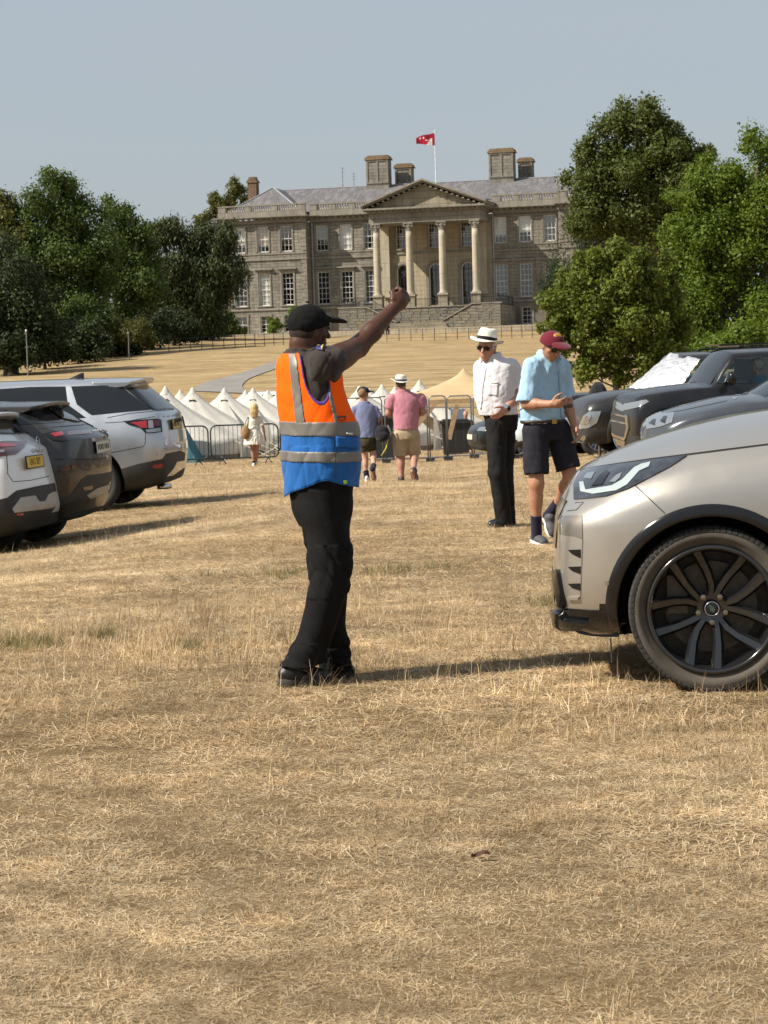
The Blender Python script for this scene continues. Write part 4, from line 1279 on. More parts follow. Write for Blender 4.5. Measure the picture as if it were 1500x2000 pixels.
# ------------------------------------------------------------------ barriers and site fencing
M_BAR = basic('dark_green_steel', (.018, .028, .026), .45, .2, 8., Metallic=.3)
M_GALV = basic('galvanised_steel', (.23, .24, .25), .42, .2, 12., Metallic=.75)
_bar = None
def barrier(p0, p1, label):
    """Crowd barrier: bent tube frame, upright bars, splayed feet."""
    a, b = Vector(p0), Vector(p1)
    L = (b-a).xy.length; an = math.atan2(b.y-a.y, b.x-a.x)
    e = empty('crowd_barrier', (a.x, a.y, a.z), label, 'barrier', 'black steel crowd barriers before the tents', an)
    tilt = (b.z - a.z)/L
    r, z0, z1 = .17, .17, 1.07
    pts = []
    for cx, cz, s0 in ((L-r, z1-r, 0), (r, z1-r, 1), (r, z0+r, 2), (L-r, z0+r, 3)):
        for i in range(6):
            q = PI/2*(s0 + i/5); x = cx + r*math.cos(q); pts.append((x, 0, cz + r*math.sin(q) + x*tilt))
    m = MB(); m.sm = True
    m.tube(pts + pts[:2], .021, 8, False); m.build('frame', M_BAR, e)
    n = 15
    for i in range(1, n):
        x = L*i/n; q = MB(); q.tube([(x, 0, z0 + x*tilt), (x, 0, z1 + x*tilt)], .0075, 5, False); q.build('bar', M_BAR, e)
    for x in (L*.16, L*.84):
        f = MB()
        for s in (-1, 1): f.tube([(x, 0, z0 + x*tilt), (x + s*.05, s*.26, .05 + x*tilt), (x + s*.09, s*.30, 0 + x*tilt)], .016, 6)
        f.build('foot', M_BAR, e)
def gp(px, py, d):
    p = pt(px, py, d); p.z = gz(p.x, p.y); return p
BD = 58.
barrier(gp(279, 900, BD), gp(408, 900, BD), 'first crowd barrier, emerging from behind the silver car')
barrier(gp(413, 900, BD), gp(545, 899, BD), 'middle crowd barrier with the woman in white before it')
barrier(gp(549, 898, BD), gp(678, 897, BD), 'crowd barrier mostly hidden behind the orange and blue vest')
def site_fence(x0, x1, ytop, ybot, d, label):
    """Temporary fence panel: tube frame with a middle tube, fine mesh left to thin wires, block foot."""
    a, b = gp(x0, ybot, d), gp(x1, ybot, d)
    L = (b-a).length; H = pt((x0+x1)/2, ytop, d).z - a.z
    an = math.atan2(b.y-a.y, b.x-a.x)
    e = empty('site_fence_panel', a, label, 'fence', 'temporary site fence panels', an)
    m = MB(); m.sm = True
    r = .09
    pts = [(0, 0, .06), (0, 0, H-r), (r*.3, 0, H-r*.3), (r, 0, H), (L-r, 0, H), (L-r*.3, 0, H-r*.3), (L, 0, H-r), (L, 0, .06)]
    m.tube(pts, .017, 8); m.build('frame', M_GALV, e)
    m = MB(); m.tube([(0, 0, .12), (L, 0, .12)], .017, 8); m.build('rail', M_GALV, e)
    m = MB(); m.tube([(0, 0, H*.62), (L, 0, H*.62)], .012, 8) if False else m.tube([(0, 0, H-.30), (L, 0, H-.30)], .014, 6); m.build('rail', M_GALV, e)
    m = MB()
    nx = int(L/.16)
    for i in range(1, nx): m.bar((L*i/nx, 0, .12), (L*i/nx, 0, H), .0022)
    tag(m.build('wire_mesh', M_GALV, e), kind='stuff')
    m = MB(); m.box((0, 0, .06), (.22, .6, .12)); m.build('foot_block', M_IRON, e)
SF = 54.
site_fence(612, 748, 778, 880, SF, 'site fence panel running from the blue vest to the boy')
site_fence(754, 836, 774, 880, SF, 'site fence panel behind the pink polo shirt')
site_fence(840, 873, 773, 878, SF, 'narrow site fence panel left of the black crate')
site_fence(875, 922, 773, 876, SF, 'site fence panel in front of the black crate and tan canopy')
site_fence(926, 1010, 772, 874, SF, 'site fence panel passing behind the panama hatted man')
M_PLANK = basic('raw_timber', (.40, .27, .14), .8, .25, 14.)
def plank(x0, y0, x1, y1, d, label):
    a, b = pt(x0, y0, d), pt(x1, y1, d)
    m = MB(); m.bar((0, 0, 0), b - a, .07, .12); o = m.build('plank', M_PLANK, None, a)
    # shaved ends
    tag(o, label, 'plank', 'timber props leaning on the fence')
plank(808, 838, 850, 789, 55, 'timber prop leaning steeply out from behind the pink shirt')
plank(877, 858, 893, 790, 55, 'timber prop standing almost upright before the black crate')
plank(836, 786, 926, 782, 55.5, 'long dark timber rail lying level under the canopy eave')
def crate():
    d = 60.
    a = pt(866, 860, d); a.z = gz(a.x, a.y); s = FPX/d
    w, h = 48/s, pt(880, 826, d).z - a.z
    e = empty('black_crate', a, 'big black plastic crate standing on the grass under the canopy', 'crate')
    bm_ = basic('black_plastic', (.018, .019, .022), .5)
    m = MB(); m.add([(x*(w/2 + k*.05) + w/2, y*(.4 + k*.05), k*h) for k in (0, 1) for x, y in ((-1, -1), (1, -1), (1, 1), (-1, 1))], [(3, 2, 1, 0), (0, 1, 5, 4), (1, 2, 6, 5), (2, 3, 7, 6), (3, 0, 4, 7)])
    m.build('tub', bm_, e)
    m = MB(); m.box((w/2, 0, h + .03), (w + .2, 1.0, .07)); m.box((w/2, 0, h + .08), (w + .02, .8, .05)); m.build('lid', bm_, e)
crate()
def generator():
    a = pt(893, 826, 61); d = 63.
    a = pt(895, 840, d); a.z = gz(a.x, a.y)
    top = pt(895, 797, d).z - a.z
    e = empty('water_tank', a, 'blue grey box tank standing on a frame beyond the crate', 'tank')
    m = MB(); m.box((0, 0, top - .25), (.42, .4, .46)); m.build('tank', basic('tank_blue', (.16, .20, .27), .5), e)
    m = MB()
    for x in (-.18, .18):
        for y in (-.16, .16): m.bar((x, y, 0), (x, y, top-.4), .04)
    m.bar((-.18, -.16, .3), (.18, -.16, .3), .04); m.bar((-.18, .16, .3), (.18, .16, .3), .04); m.build('stand', M_IRON, e)
generator()
def tree_guard(px, py0, py1, d, w, label):
    a = pt(px, py1, d); a.z = gz(a.x, a.y); h = pt(px, py0, d).z - a.z
    e = empty('wheelie_bin', a, label, 'bin')
    bm_ = basic('bin_plastic', (.022, .026, .026), .5)
    m = MB(); m.add([(x*(w/2)*(.86 + .14*k), y*(w/2)*(.86 + .14*k), .08 + k*(h-.16)) for k in (0, 1) for x, y in ((-1, -1), (1, -1), (1, 1), (-1, 1))], [(3, 2, 1, 0), (0, 1, 5, 4), (1, 2, 6, 5), (2, 3, 7, 6), (3, 0, 4, 7)])
    m.build('tub', bm_, e)
    m = MB(); m.box((0, -.02, h - .04), (w+.05, w+.1, .08)); m.build('lid', bm_, e)
    for x in (-1, 1):
        m = MB(); m.lathe([(.09, -.03), (.09, .03)], 12, 'X', (x*w*.45, w*.4, .09)); m.build('wheel', M_IRON, e)
tree_guard(748, 812, 876, 57, .62, 'dark wheelie bin behind the fence between boy and pink shirt')
# ------------------------------------------------------------------ cars
M_TYRE = basic('tyre_rubber', (.028, .026, .024), .85, .3, 9., .4, 60.)
M_DUSTY = basic('dusty_tyre_wall', (.075, .064, .050), .9, .35, 7.)
M_BLACK = basic('gloss_black_trim', (.008, .008, .009), .14, .1, 6., Coat_Weight=.3, Specular_IOR_Level=.35)
M_CLAD = basic('matt_black_cladding', (.030, .029, .027), .62, .2, 12., .2, 120.)
M_WELL = basic('wheel_well_felt', (.012, .011, .010), .95)
M_CHROME = basic('chrome', (.62, .62, .63), .12, .05, 5., Metallic=1.)
M_ALLOY = basic('alloy_silver', (.42, .42, .43), .3, .08, 5., Metallic=.9)
M_BALLOY = basic('gloss_black_alloy', (.012, .012, .013), .16, .1, 8., Coat_Weight=.8)
M_DISC = basic('brake_disc_steel', (.085, .075, .062), .5, .3, 30., Metallic=.6)
M_CARGLASS = glassy('privacy_glass')
M_RED = basic('red_lamp_lens', (.30, .012, .014), .12, .1, 9., Coat_Weight=.8)
M_DRED = basic('dark_red_lens', (.075, .008, .010), .10, .1, 9., Coat_Weight=.8)
M_LENS = basic('clear_lamp_lens', (.32, .34, .35), .10, .08, 20., Metallic=.6, Coat_Weight=.8)
M_DLENS = basic('smoked_headlamp', (.040, .046, .056), .08, .5, 18., Metallic=.2, Coat_Weight=.25)
M_DRL = basic('pale_light_guide', (.34, .39, .39), .25, .05, 9., Coat_Weight=.6)
M_PLATE = basic('yellow_plate', (.70, .46, .03), .45, .05, 5.)
M_PLATEW = basic('pale_plate', (.62, .58, .42), .45, .05, 5.)
M_INK = basic('plate_black', (.008, .008, .008), .5)
M_SEAM = basic('shut_line', (.006, .006, .006), .9)
M_BRONZE = basic('silver_skid_plate', (.44, .41, .36), .42, .06, 6., Metallic=.6)
def clear_glass():
    t = NT('clear_car_glass')
    fr = t.new('ShaderNodeFresnel'); fr.inputs[0].default_value = 1.55
    gl = t.new('ShaderNodeBsdfGlossy'); gl.inputs['Roughness'].default_value = .01
    tr = t.new('ShaderNodeBsdfTransparent'); tr.inputs[0].default_value = (.82, .90, .88, 1)
    mx = t.new('ShaderNodeMixShader')
    t.l.new(fr.outputs[0], mx.inputs[0]); t.l.new(tr.outputs[0], mx.inputs[1]); t.l.new(gl.outputs[0], mx.inputs[2])
    t.l.new(mx.outputs[0], t.n['Material Output'].inputs[0])
    return t.m
M_CLEAR = clear_glass()

def round_poly(P, T, n=4):
    """Polyline with its corners rounded: T gives each corner's share."""
    out = [P[0]]
    for i in range(1, len(P)-1):
        a, b, c = np.array(P[i-1]), np.array(P[i]), np.array(P[i+1])
        t = T[i]
        p, q = b + (a-b)*t, b + (c-b)*t
        for k in range(n+1):
            u = k/n; out.append(tuple(p*(1-u)**2 + 2*b*u*(1-u) + q*u*u))
    out.append(P[-1])
    return out
def sp_clad(sp): return sp.get('cladmat') or M_CLAD
class Car:
    def __init__(s, name, label, spec, paint_mat, at_px, at_d, at_local, heading, cat='car', group=None, dz=0.):
        """at_px/at_d: where in the photo the local ground point at_local touches the field; heading: degrees of the nose from +X."""
        s.sp = spec; s.paint = paint_mat
        th = math.radians(heading)
        g = pt(at_px[0], at_px[1], at_d)
        R = Matrix.Rotation(th, 3, 'Z')
        o = Vector((g.x, g.y, 0)) - R @ Vector((at_local[0], at_local[1], 0))
        o.z = gz(g.x, g.y) + dz
        s.root = empty(name, o, label, cat, group, th)
        s.M = Matrix.Translation(o) @ R.to_4x4()
        s.Mi = s.M.inverted()
        s.eye = s.Mi @ Vector((0, 0, EYE))
        s.make_body()
    def fn(s, key, x): return pchip(s.sp[key][0], s.sp[key][1], x)
    def make_body(s):
        sp = s.sp; L = sp['L']
        e = np.concatenate([np.linspace(0, .12, 7), np.linspace(.16, .6, 12), np.linspace(.65, L-.65, int((L-1.3)/.055)), L - np.linspace(.6, .16, 12), L - np.linspace(.12, 0, 7)])
        rings = []
        for x in e:
            zb, zs, zr, zc = (float(s.fn(k, x)) for k in ('zb', 'zs', 'zr', 'zc'))
            ww, ws, wr = (float(s.fn(k, x)) for k in ('ww', 'ws', 'wr'))
            def rnd(d, D, cf, n=2.2):
                q = max(0., 1 - d/D); return 1 - cf*(1 - (max(0., 1 - q**n))**(1/n))
            f = rnd(L-x, *sp['fr']) * rnd(x, *sp['rr'])
            ww, ws, wr = ww*f, ws*f, wr*f
            zm = float(s.fn('zm', x)) if 'zm' in sp else .66
            zm = min(zm, zs - .16)
            hb = min(.16, (zm - zb)*.4)
            P = [(0, zb), (ww*.82, zb), (ww*.975, zb+hb), (ww, zm), (ww*.992, zs - .10*(zs-zm)/.3), (ws, zs), (wr, zr), (wr*.62, zr + (zc-zr)*.72), (0, zc)]
            rings.append(round_poly(P, sp.get('crisp', [0, .35, .5, .5, .40, .26, .28, .5, 0])))
        n = len(rings[0]); k = len(e)
        V, F = [], []
        bf, br = sp.get('bf', .9), sp.get('br', 1.3)
        for x, r in zip(e, rings):
            tf = max(0., (x - (L-bf))/bf); tr = max(0., (br - x)/br)
            tf = tf*tf*(3-2*tf); tr = tr*tr*(3-2*tr)
            for y, z in r:
                xx = x + tf*float(np.interp(z, *sp['front'])) + tr*float(np.interp(z, *sp['rear']))
                V.append((xx, y, z))
        nv = len(V)
        V2 = V + [(x, -y, z) for x, y, z in V]
        def li(i, j): return i*n + j
        def ri(i, j): return nv + i*n + j if 0 < j < n-1 else i*n + j
        for i in range(k-1):
            for j in range(n-1):
                F.append((li(i, j), li(i, j+1), li(i+1, j+1), li(i+1, j)))
                F.append((ri(i, j), ri(i+1, j), ri(i+1, j+1), ri(i, j+1)))
        # ends closed by a grid whose strips run across
        for i, flip in ((0, False), (k-1, True)):
            m = 6
            cols = []
            for j in range(n):
                if j in (0, n-1): cols.append([li(i, j)]*(m+1)); continue
                a, b = Vector(V2[ri(i, j)]), Vector(V2[li(i, j)])
                row = [ri(i, j)]
                for q in range(1, m):
                    p = a.lerp(b, q/m)
                    bulge = (1 - (2*q/m - 1)**2) * sp.get('bulge', (.05, .09))[1 if flip else 0]
                    zz = p.z; span = V2[li(i, n-1)][2] - V2[li(i, 0)][2]
                    w = min(1., 6*min(zz - V2[li(i, 0)][2], V2[li(i, n-1)][2] - zz)/span)
                    V2.append((p.x + (bulge if flip else -bulge)*w, p.y, p.z)); row.append(len(V2)-1)
                row.append(li(i, j)); cols.append(row)
            for j in range(n-1):
                for q in range(m):
                    f = [cols[j][q], cols[j][q+1], cols[j+1][q+1], cols[j+1][q]]
                    f = list(dict.fromkeys(f))
                    if len(f) > 2: F.append(tuple(f if not flip else f[::-1]))
        bm = bmesh.new()
        vs = [bm.verts.new(p) for p in V2]
        for f in F:
            try: bm.faces.new([vs[i] for i in f])
            except ValueError: pass
        for v in [v for v in bm.verts if not v.link_faces]: bm.verts.remove(v)
        bmesh.ops.remove_doubles(bm, verts=bm.verts, dist=1e-5)
        bmesh.ops.recalc_face_normals(bm, faces=bm.faces)
        for f in bm.faces: f.smooth = True
        me = bpy.data.meshes.new('body'); bm.to_mesh(me); me.materials.append(s.paint); me.materials.append(M_WELL); me.materials.append(sp_clad(s.sp))
        zc_ = sp.get('clad', .40)
        for p in me.polygons:
            if p.center.z < zc_: p.material_index = 2
        s.bvh = BVHTree.FromBMesh(bm); bm.free()
        s.body = link('body', me, s.root)
        cut = MB()
        for (x, y) in s.wheel_pos():
            cut.lathe([(sp['arch'], y - .17 - (.2 if y < 0 else .0) - .05), (sp['arch'], y + .17 + (.2 if y > 0 else .0) + .05)], 40, 'Y', (x, 0, sp['R'] + sp.get('archz', .03)))
        s.boolean(cut, M_WELL)
    def boolean(s, cut, mat):
        c = cut.build('cutter', mat, s.root)
        md = s.body.modifiers.new('cut', 'BOOLEAN'); md.operation = 'DIFFERENCE'; md.object = c; md.solver = 'EXACT'
        if hasattr(md, 'material_mode'): md.material_mode = 'TRANSFER'
        bpy.context.view_layer.update()
        dg = bpy.context.evaluated_depsgraph_get()
        me = bpy.data.meshes.new_from_object(s.body.evaluated_get(dg))
        me.name = 'body'
        s.body.modifiers.clear(); s.body.data = me
        me.polygons.foreach_set('use_smooth', np.ones(len(me.polygons), bool))
        if hasattr(me, 'set_sharp_from_angle'): me.set_sharp_from_angle(angle=math.radians(38))
        bpy.data.objects.remove(c)
    def wheel_pos(s):
        sp = s.sp; y = sp['ww'][1][len(sp['ww'][1])//2] - .135
        return [(sp['xf'], y), (sp['xr'], y), (sp['xf'], -y), (sp['xr'], -y)]
    # --- pieces laid on the body
    def cast(s, o, d):
        h = s.bvh.ray_cast(o, d, 60)
        if h[0] is None:
            h = s.bvh.find_nearest(o + d*s.cast_d if hasattr(s, 'cast_d') else o)
        n = h[1]
        if n.dot(d) > 0: n = -n
        return h[0], n
    def lay(s, name, poly, mat, off=.004, cell=7., parent=None, mode='px', mirror=False, skirt=.012, smooth=True):
        """Piece with the outline poly laid on the body: poly in photo pixels ('px'), or side (x,z) 'L', rear (y,z) 'B', front (y,z) 'F', top (x,y) 'T'."""
        bm = bmesh.new()
        vs = [bm.verts.new((p[0], p[1], 0)) for p in poly]
        bm.faces.new(vs)
        for ax in (0, 1):
            lo, hi = min(p[ax] for p in poly), max(p[ax] for p in poly)
            k = int((hi-lo)/cell)
            for i in range(1, k+1):
                q = lo + (hi-lo)*i/(k+1)
                co = [0, 0, 0]; no = [0, 0, 0]; co[ax] = q; no[ax] = 1
                bmesh.ops.bisect_plane(bm, geom=bm.verts[:] + bm.edges[:] + bm.faces[:], plane_co=co, plane_no=no, dist=1e-5)
        bmesh.ops.triangulate(bm, faces=[f for f in bm.faces if len(f.verts) > 4])
        edge = [e for e in bm.edges if e.is_boundary]
        under = {}
        for v in bm.verts:
            a, b = v.co.x, v.co.y
            if mode == 'px':
                t = s.Mi @ pt(a, b, 10.); d = (t - s.eye).normalized(); o = s.eye
                h = s.bvh.ray_cast(o, d, 80)
                if h[0] is None:
                    c0 = s.Mi @ s.M.translation; dist = (Vector((s.sp['L']/2, 0, .8)) - s.eye).length
                    best = None
                    for q in np.linspace(dist-3.2, dist+1.6, 40):
                        r = s.bvh.find_nearest(o + d*q)
                        if best is None or r[3] < best[3]: best = r
                    h = best
            else:
                o, d = {'L': (Vector((a, 4, b)), Vector((0, -1, 0))), 'B': (Vector((-4, a, b)), Vector((1, 0, 0))), 'F': (Vector((9, a, b)), Vector((-1, 0, 0))), 'T': (Vector((a, b, 5)), Vector((0, 0, -1)))}[mode]
                h = s.bvh.ray_cast(o, d, 30)
                if h[0] is None: h = s.bvh.find_nearest(o + d*(4 if mode != 'F' else 4.4))
            n = h[1] if h[1].dot(d) < 0 else -h[1]
            v.co = h[0] + n*off; under[v] = h[0] - n*skirt
        low = {}
        for e in edge:
            q = []
            for v in e.verts:
                if v not in low: low[v] = bm.verts.new(under[v])
                q.append(low[v])
            try: bm.faces.new((e.verts[0], e.verts[1], q[1], q[0])).smooth = False
            except ValueError: pass
        for f in bm.faces: f.smooth = smooth
        bmesh.ops.recalc_face_normals(bm, faces=bm.faces)
        me = bpy.data.meshes.new(name); bm.to_mesh(me); bm.free()
        if hasattr(me, 'set_sharp_from_angle'): me.set_sharp_from_angle(angle=math.radians(40))
        me.materials.append(mat)
        o = link(name, me, parent or s.root)
        if mirror:
            m2 = me.copy(); m2.transform(Matrix.Diagonal((1, -1, 1, 1))); m2.flip_normals(); link(name, m2, parent or s.root)
        return o
    def line(s, name, pts, w, mat=None, off=.0015, cell=9., parent=None, mode='px', mirror=False, skirt=.004):
        P = [Vector((p[0], p[1])) for p in pts]
        L_, R_ = [], []
        for i, p in enumerate(P):
            t = (P[min(i+1, len(P)-1)] - P[max(i-1, 0)]).normalized(); n = Vector((-t.y, t.x))
            L_.append(p + n*w/2); R_.append(p - n*w/2)
        return s.lay(name, [tuple(q) for q in L_ + R_[::-1]], mat or M_SEAM, off, cell, parent, mode, mirror, skirt)
    def frame_at(s, px, py):
        """Local point and outward normal of the body seen at a photo pixel."""
        t = s.Mi @ pt(px, py, 10.); d = (t - s.eye).normalized()
        h = s.bvh.ray_cast(s.eye, d, 80)
        if h[0] is None: return None
        n = h[1] if h[1].dot(d) < 0 else -h[1]
        return h[0], n
    def wheels(s, rim_mat, tyre_mat=None, spokes=5, fancy=False, steer=0.):
        sp = s.sp; R = sp['R']; r = sp.get('rim', R*.68)
        tyre = tyre_mesh(R, r, .235 if R < .38 else .25, fancy)
        rim, disc = rim_mesh(r, spokes, rim_mat, fancy)
        for (x, y) in s.wheel_pos():
            w = empty('wheel', (x, y, R)); w.parent = s.root
            w.rotation_euler = (0, 0, (PI if y < 0 else 0) + (steer if x > 2 else 0))
            link('tyre', tyre, w); link('rim', rim, w); link('brake_disc', disc, w)
            if fancy:
                cap = MB(); cap.sm = True; cap.lathe([(.005, .066), (.030, .066), (.034, .060), (.034, .04)], 24, 'Y'); cap.build('hub_cap', M_BLACK, w)
                ring = MB(); ring.tube([(.031*math.cos(a), .067, .031*math.sin(a)) for a in np.linspace(0, 2*PI, 25)], .0016, 5, False); ring.build('cap_ring', M_CHROME, w)
                em = MB(); ca, sa = math.cos(1.1), math.sin(1.1)
                em.add([(.018*math.cos(a)*ca - .010*math.sin(a)*sa, .0675, .018*math.cos(a)*sa + .010*math.sin(a)*ca) for a in np.linspace(0, 2*PI, 20)[:-1]], [tuple(range(19))])
                em.build('oval_emblem', basic('emblem_green', (.03, .06, .04), .3), w)
                em = MB(); em.tube([(.018*math.cos(a)*ca - .010*math.sin(a)*sa, .068, .018*math.cos(a)*sa + .010*math.sin(a)*ca) for a in np.linspace(0, 2*PI, 20)], .0012, 4, False)
                em.bar((-.006, .068, -.006), (.006, .068, .008), .0015, .001); em.build('emblem_rim', M_CHROME, w)
                for q in range(5):
                    a = PI/2*3 + q*2*PI/5
                    n = MB(); n.sm = False
                    n.lathe([(.0155, .022), (.0155, .046), (.0125, .056), (.003, .058)], 6, 'Y', (.062*math.cos(a), 0, .062*math.sin(a))); n.build('wheel_nut', M_NUT, w)
M_NUT = basic('steel_nut', (.30, .27, .22), .3, .1, 5., Metallic=1.)
_tc = {}
def tyre_mesh(R, r, w, fancy):
    key = (R, r, w, fancy)
    if key in _tc: return _tc[key]
    m = MB(); m.sm = True
    h = w/2
    side = [(r-.004, h*.72), (r+.012, h*.86), (r+.03, h*.92), (r + (R-r)*.45, h*1.0), (R-.03, h*.965), (R-.012, h*.84), (R-.002, h*.72)]
    if not fancy:
        prof = side + [(R, h*.45), (R, h*.2), (R-.012, h*.17), (R-.012, h*.07), (R, h*.04), (R, -h*.04)] + [(a, -b) for a, b in side[::-1]]
        m.lathe(prof, 56, 'Y', cap=False)
        me = m.mesh('tyre', [M_TYRE, M_DUSTY])
    else:
        m.cur = 1; m.lathe(side[:5] + [(R-.011, h*.92)], 120, 'Y', cap=False); m.cur = 0
        m.lathe([side[4], (R-.016, h*.84), (R-.010, h*.70), (R-.010, -h*.70), (R-.016, -h*.84), (side[4][0], -side[4][1])], 120, 'Y', cap=False)
        m.lathe([(a, -b) for a, b in side[:5][::-1]], 60, 'Y', cap=False)
        m.sm = False
        nb = 84
        for i in range(nb):
            a = 2*PI*(i+.0)/nb; da = 2*PI/nb*.40
            for (y0, y1, yo, sh) in ((h*.97, h*.55, h*.90, 0), (h*.46, h*.12, h*.46, .4), (-h*.12, -h*.46, -h*.12, .1), (-h*.55, -h*.97, -h*.55, .5)):
                b = a + sh*2*PI/nb
                vs = []
                for yy in (y0, y1):
                    e = abs(yy) > h*.9
                    for aa in (b-da, b+da):
                        for rr in ((R-.022, R-.010) if e else (R-.02, R)):
                            q = aa + (.02 if yy == y1 else 0)
                            vs.append((rr*math.cos(q), yy*(1.0 if not e else 1.012), rr*math.sin(q)))
                m.add(vs, [(0, 1, 3, 2), (4, 6, 7, 5), (1, 5, 7, 3), (0, 2, 6, 4), (0, 4, 5, 1), (2, 3, 7, 6)])
                if abs(y0) > h*.9 or abs(y1) > h*.9:
                    s_ = 1 if y0 > 0 else -1
                    m.add([(rr*math.cos(aa), s_*yy, rr*math.sin(aa)) for aa in (b-da, b+da) for rr, yy in ((R-.008, h*.93), (R-.001, h*.80), (R, h*.60))], [(0, 1, 4, 3), (1, 2, 5, 4)])
        me = m.mesh('tyre', [M_TYRE, M_DUSTY])
    _tc[key] = me
    return me
def rim_mesh(r, ns, mat, fancy):
    m = MB(); m.sm = True
    m.lathe([(r+.004, .100), (r, .112), (r-.012, .112), (r-.018, .100), (r-.030, .06), (r-.035, -.1), (r-.02, -.105)], 72, 'Y', cap=False)
    m.sm = False
    hub = .078 if fancy else r*.30
    m.lathe([(hub, -.02), (hub, .030), (hub*.80, .044), (.036, .040), (.034, .02), (.001, .02)], 30, 'Y', cap=False)
    if fancy:
        for i in range(5):
            a0 = math.radians(243 + 72*i)
            for sgn, kink in ((-1, .0), (1, 1.)):
                # each arm leaves the hub beside its twin, then opens out to the rim
                pr = [(.060, a0 + sgn*math.radians(9), .040), (.115, a0 + sgn*math.radians(10 + 5*kink), .050), (.165, a0 + sgn*math.radians(15 + (3 if kink else 0)), .058), (r-.016, a0 + sgn*math.radians(23), .086)]
                wds = [.030, .034, .038, .048]
                for k in range(3):
                    vs = []
                    for (rr, aa, yy), ww in ((pr[k], wds[k]), (pr[k+1], wds[k+1])):
                        c, s_ = math.cos(aa), math.sin(aa)
                        t = (-s_, c)
                        for du, dy in ((-.5, -.012), (-.26, .004), (.26, .004), (.5, -.012), (.42, -.05), (-.42, -.05)):
                            vs.append((rr*c + t[0]*ww*du*1.25, yy + dy, rr*s_ + t[1]*ww*du*1.25))
                    m.add(vs, [(q, (q+1) % 6, 6+(q+1) % 6, 6+q) for q in range(6)] + [(5, 4, 3, 2, 1, 0), (6, 7, 8, 9, 10, 11)])
    else:
        for i in range(ns):
            a0 = 2*PI*i/ns + .3
            for sg in (-1, 1):
                vs = []
                for rr, aa, yy, ww in ((hub*.6, a0 + sg*.12, .03, .03), (r-.016, a0 + sg*.20, .09, .034)):
                    c, s_ = math.cos(aa), math.sin(aa); t = (-s_, c)
                    for du, dy in ((-.5, 0), (.5, 0), (.42, -.04), (-.42, -.04)): vs.append((rr*c + t[0]*ww*du*1.2, yy+dy, rr*s_ + t[1]*ww*du*1.2))
                m.add(vs, [(q, (q+1) % 4, 4+(q+1) % 4, 4+q) for q in range(4)] + [(3, 2, 1, 0), (4, 5, 6, 7)])
    rim = m.mesh('rim', mat)
    d = MB(); d.lathe([(.05, -.03), (r*.72, -.03), (r*.72, -.055), (.05, -.055)], 48, 'Y', cap=False)
    d.sm = False
    d.box((r*.52, -.04, .06), (.09, .085, .17))
    d.lathe([(r-.033, -.10), (r-.033, -.104), (.01, -.104)], 40, 'Y', cap=False)
    return rim, d.mesh('brake_disc', M_DISC)
def text_mesh(txt, size, mat, depth=.002, squeeze=1.):
    c = bpy.data.curves.new('lettering', 'FONT'); c.body = txt; c.size = size; c.extrude = depth; c.align_x = 'CENTER'; c.align_y = 'CENTER'; c.resolution_u = 3
    o = bpy.data.objects.new('lettering', c); COL.objects.link(o)
    bpy.context.view_layer.update()
    me = bpy.data.meshes.new_from_object(o.evaluated_get(bpy.context.evaluated_depsgraph_get()))
    bpy.data.objects.remove(o)
    me.transform(Matrix.Diagonal((squeeze, 1, 1, 1)))
    me.materials.clear(); me.materials.append(mat)
    return me
def oriented(n, up=Vector((0, 0, 1))):
    """Rotation whose Z is n and whose Y is as near up as it can be."""
    z = n.normalized(); x = up.cross(z).normalized(); y = z.cross(x)
    return Matrix((x, y, z)).transposed().to_4x4()
def plate(car, px, py, w, h, txt, mat, ts=.078, tilt=None, off=.012, lift=0.):
    fr = car.frame_at(px, py)
    p, n = fr
    n = Vector((-1, 0, .10)) if tilt is None else Vector(tilt)
    Mx = Matrix.Translation(p + n.normalized()*off) @ oriented(n)
    m = MB(); m.box((0, 0, 0), (w, h, .008)); o = m.build('number_plate', mat, car.root); o.matrix_local = Mx
    m = MB()
    for y in (-1, 1): m.box((0, y*(h/2 + .006), 0), (w + .024, .012, .014))
    for x in (-1, 1): m.box((x*(w/2 + .006), 0, 0), (.012, h, .014))
    f = m.build('plate_frame', M_BLACK, o)
    if txt:
        t = link('lettering', text_mesh(txt, ts, M_INK, .001, .78), o); t.location = (0, 0, .0055)
    else:                     # too blurred in the photo to read: dark smudges where the characters stand
        m = MB()
        for i, x in enumerate((-.19, -.13, -.075, -.02, .06, .12, .18)): m.box((x, 0, .005), (.034, .055 + .012*(i % 2), .003))
        tag(m.build('worn_lettering', M_INK, o), kind='stuff')
    return o
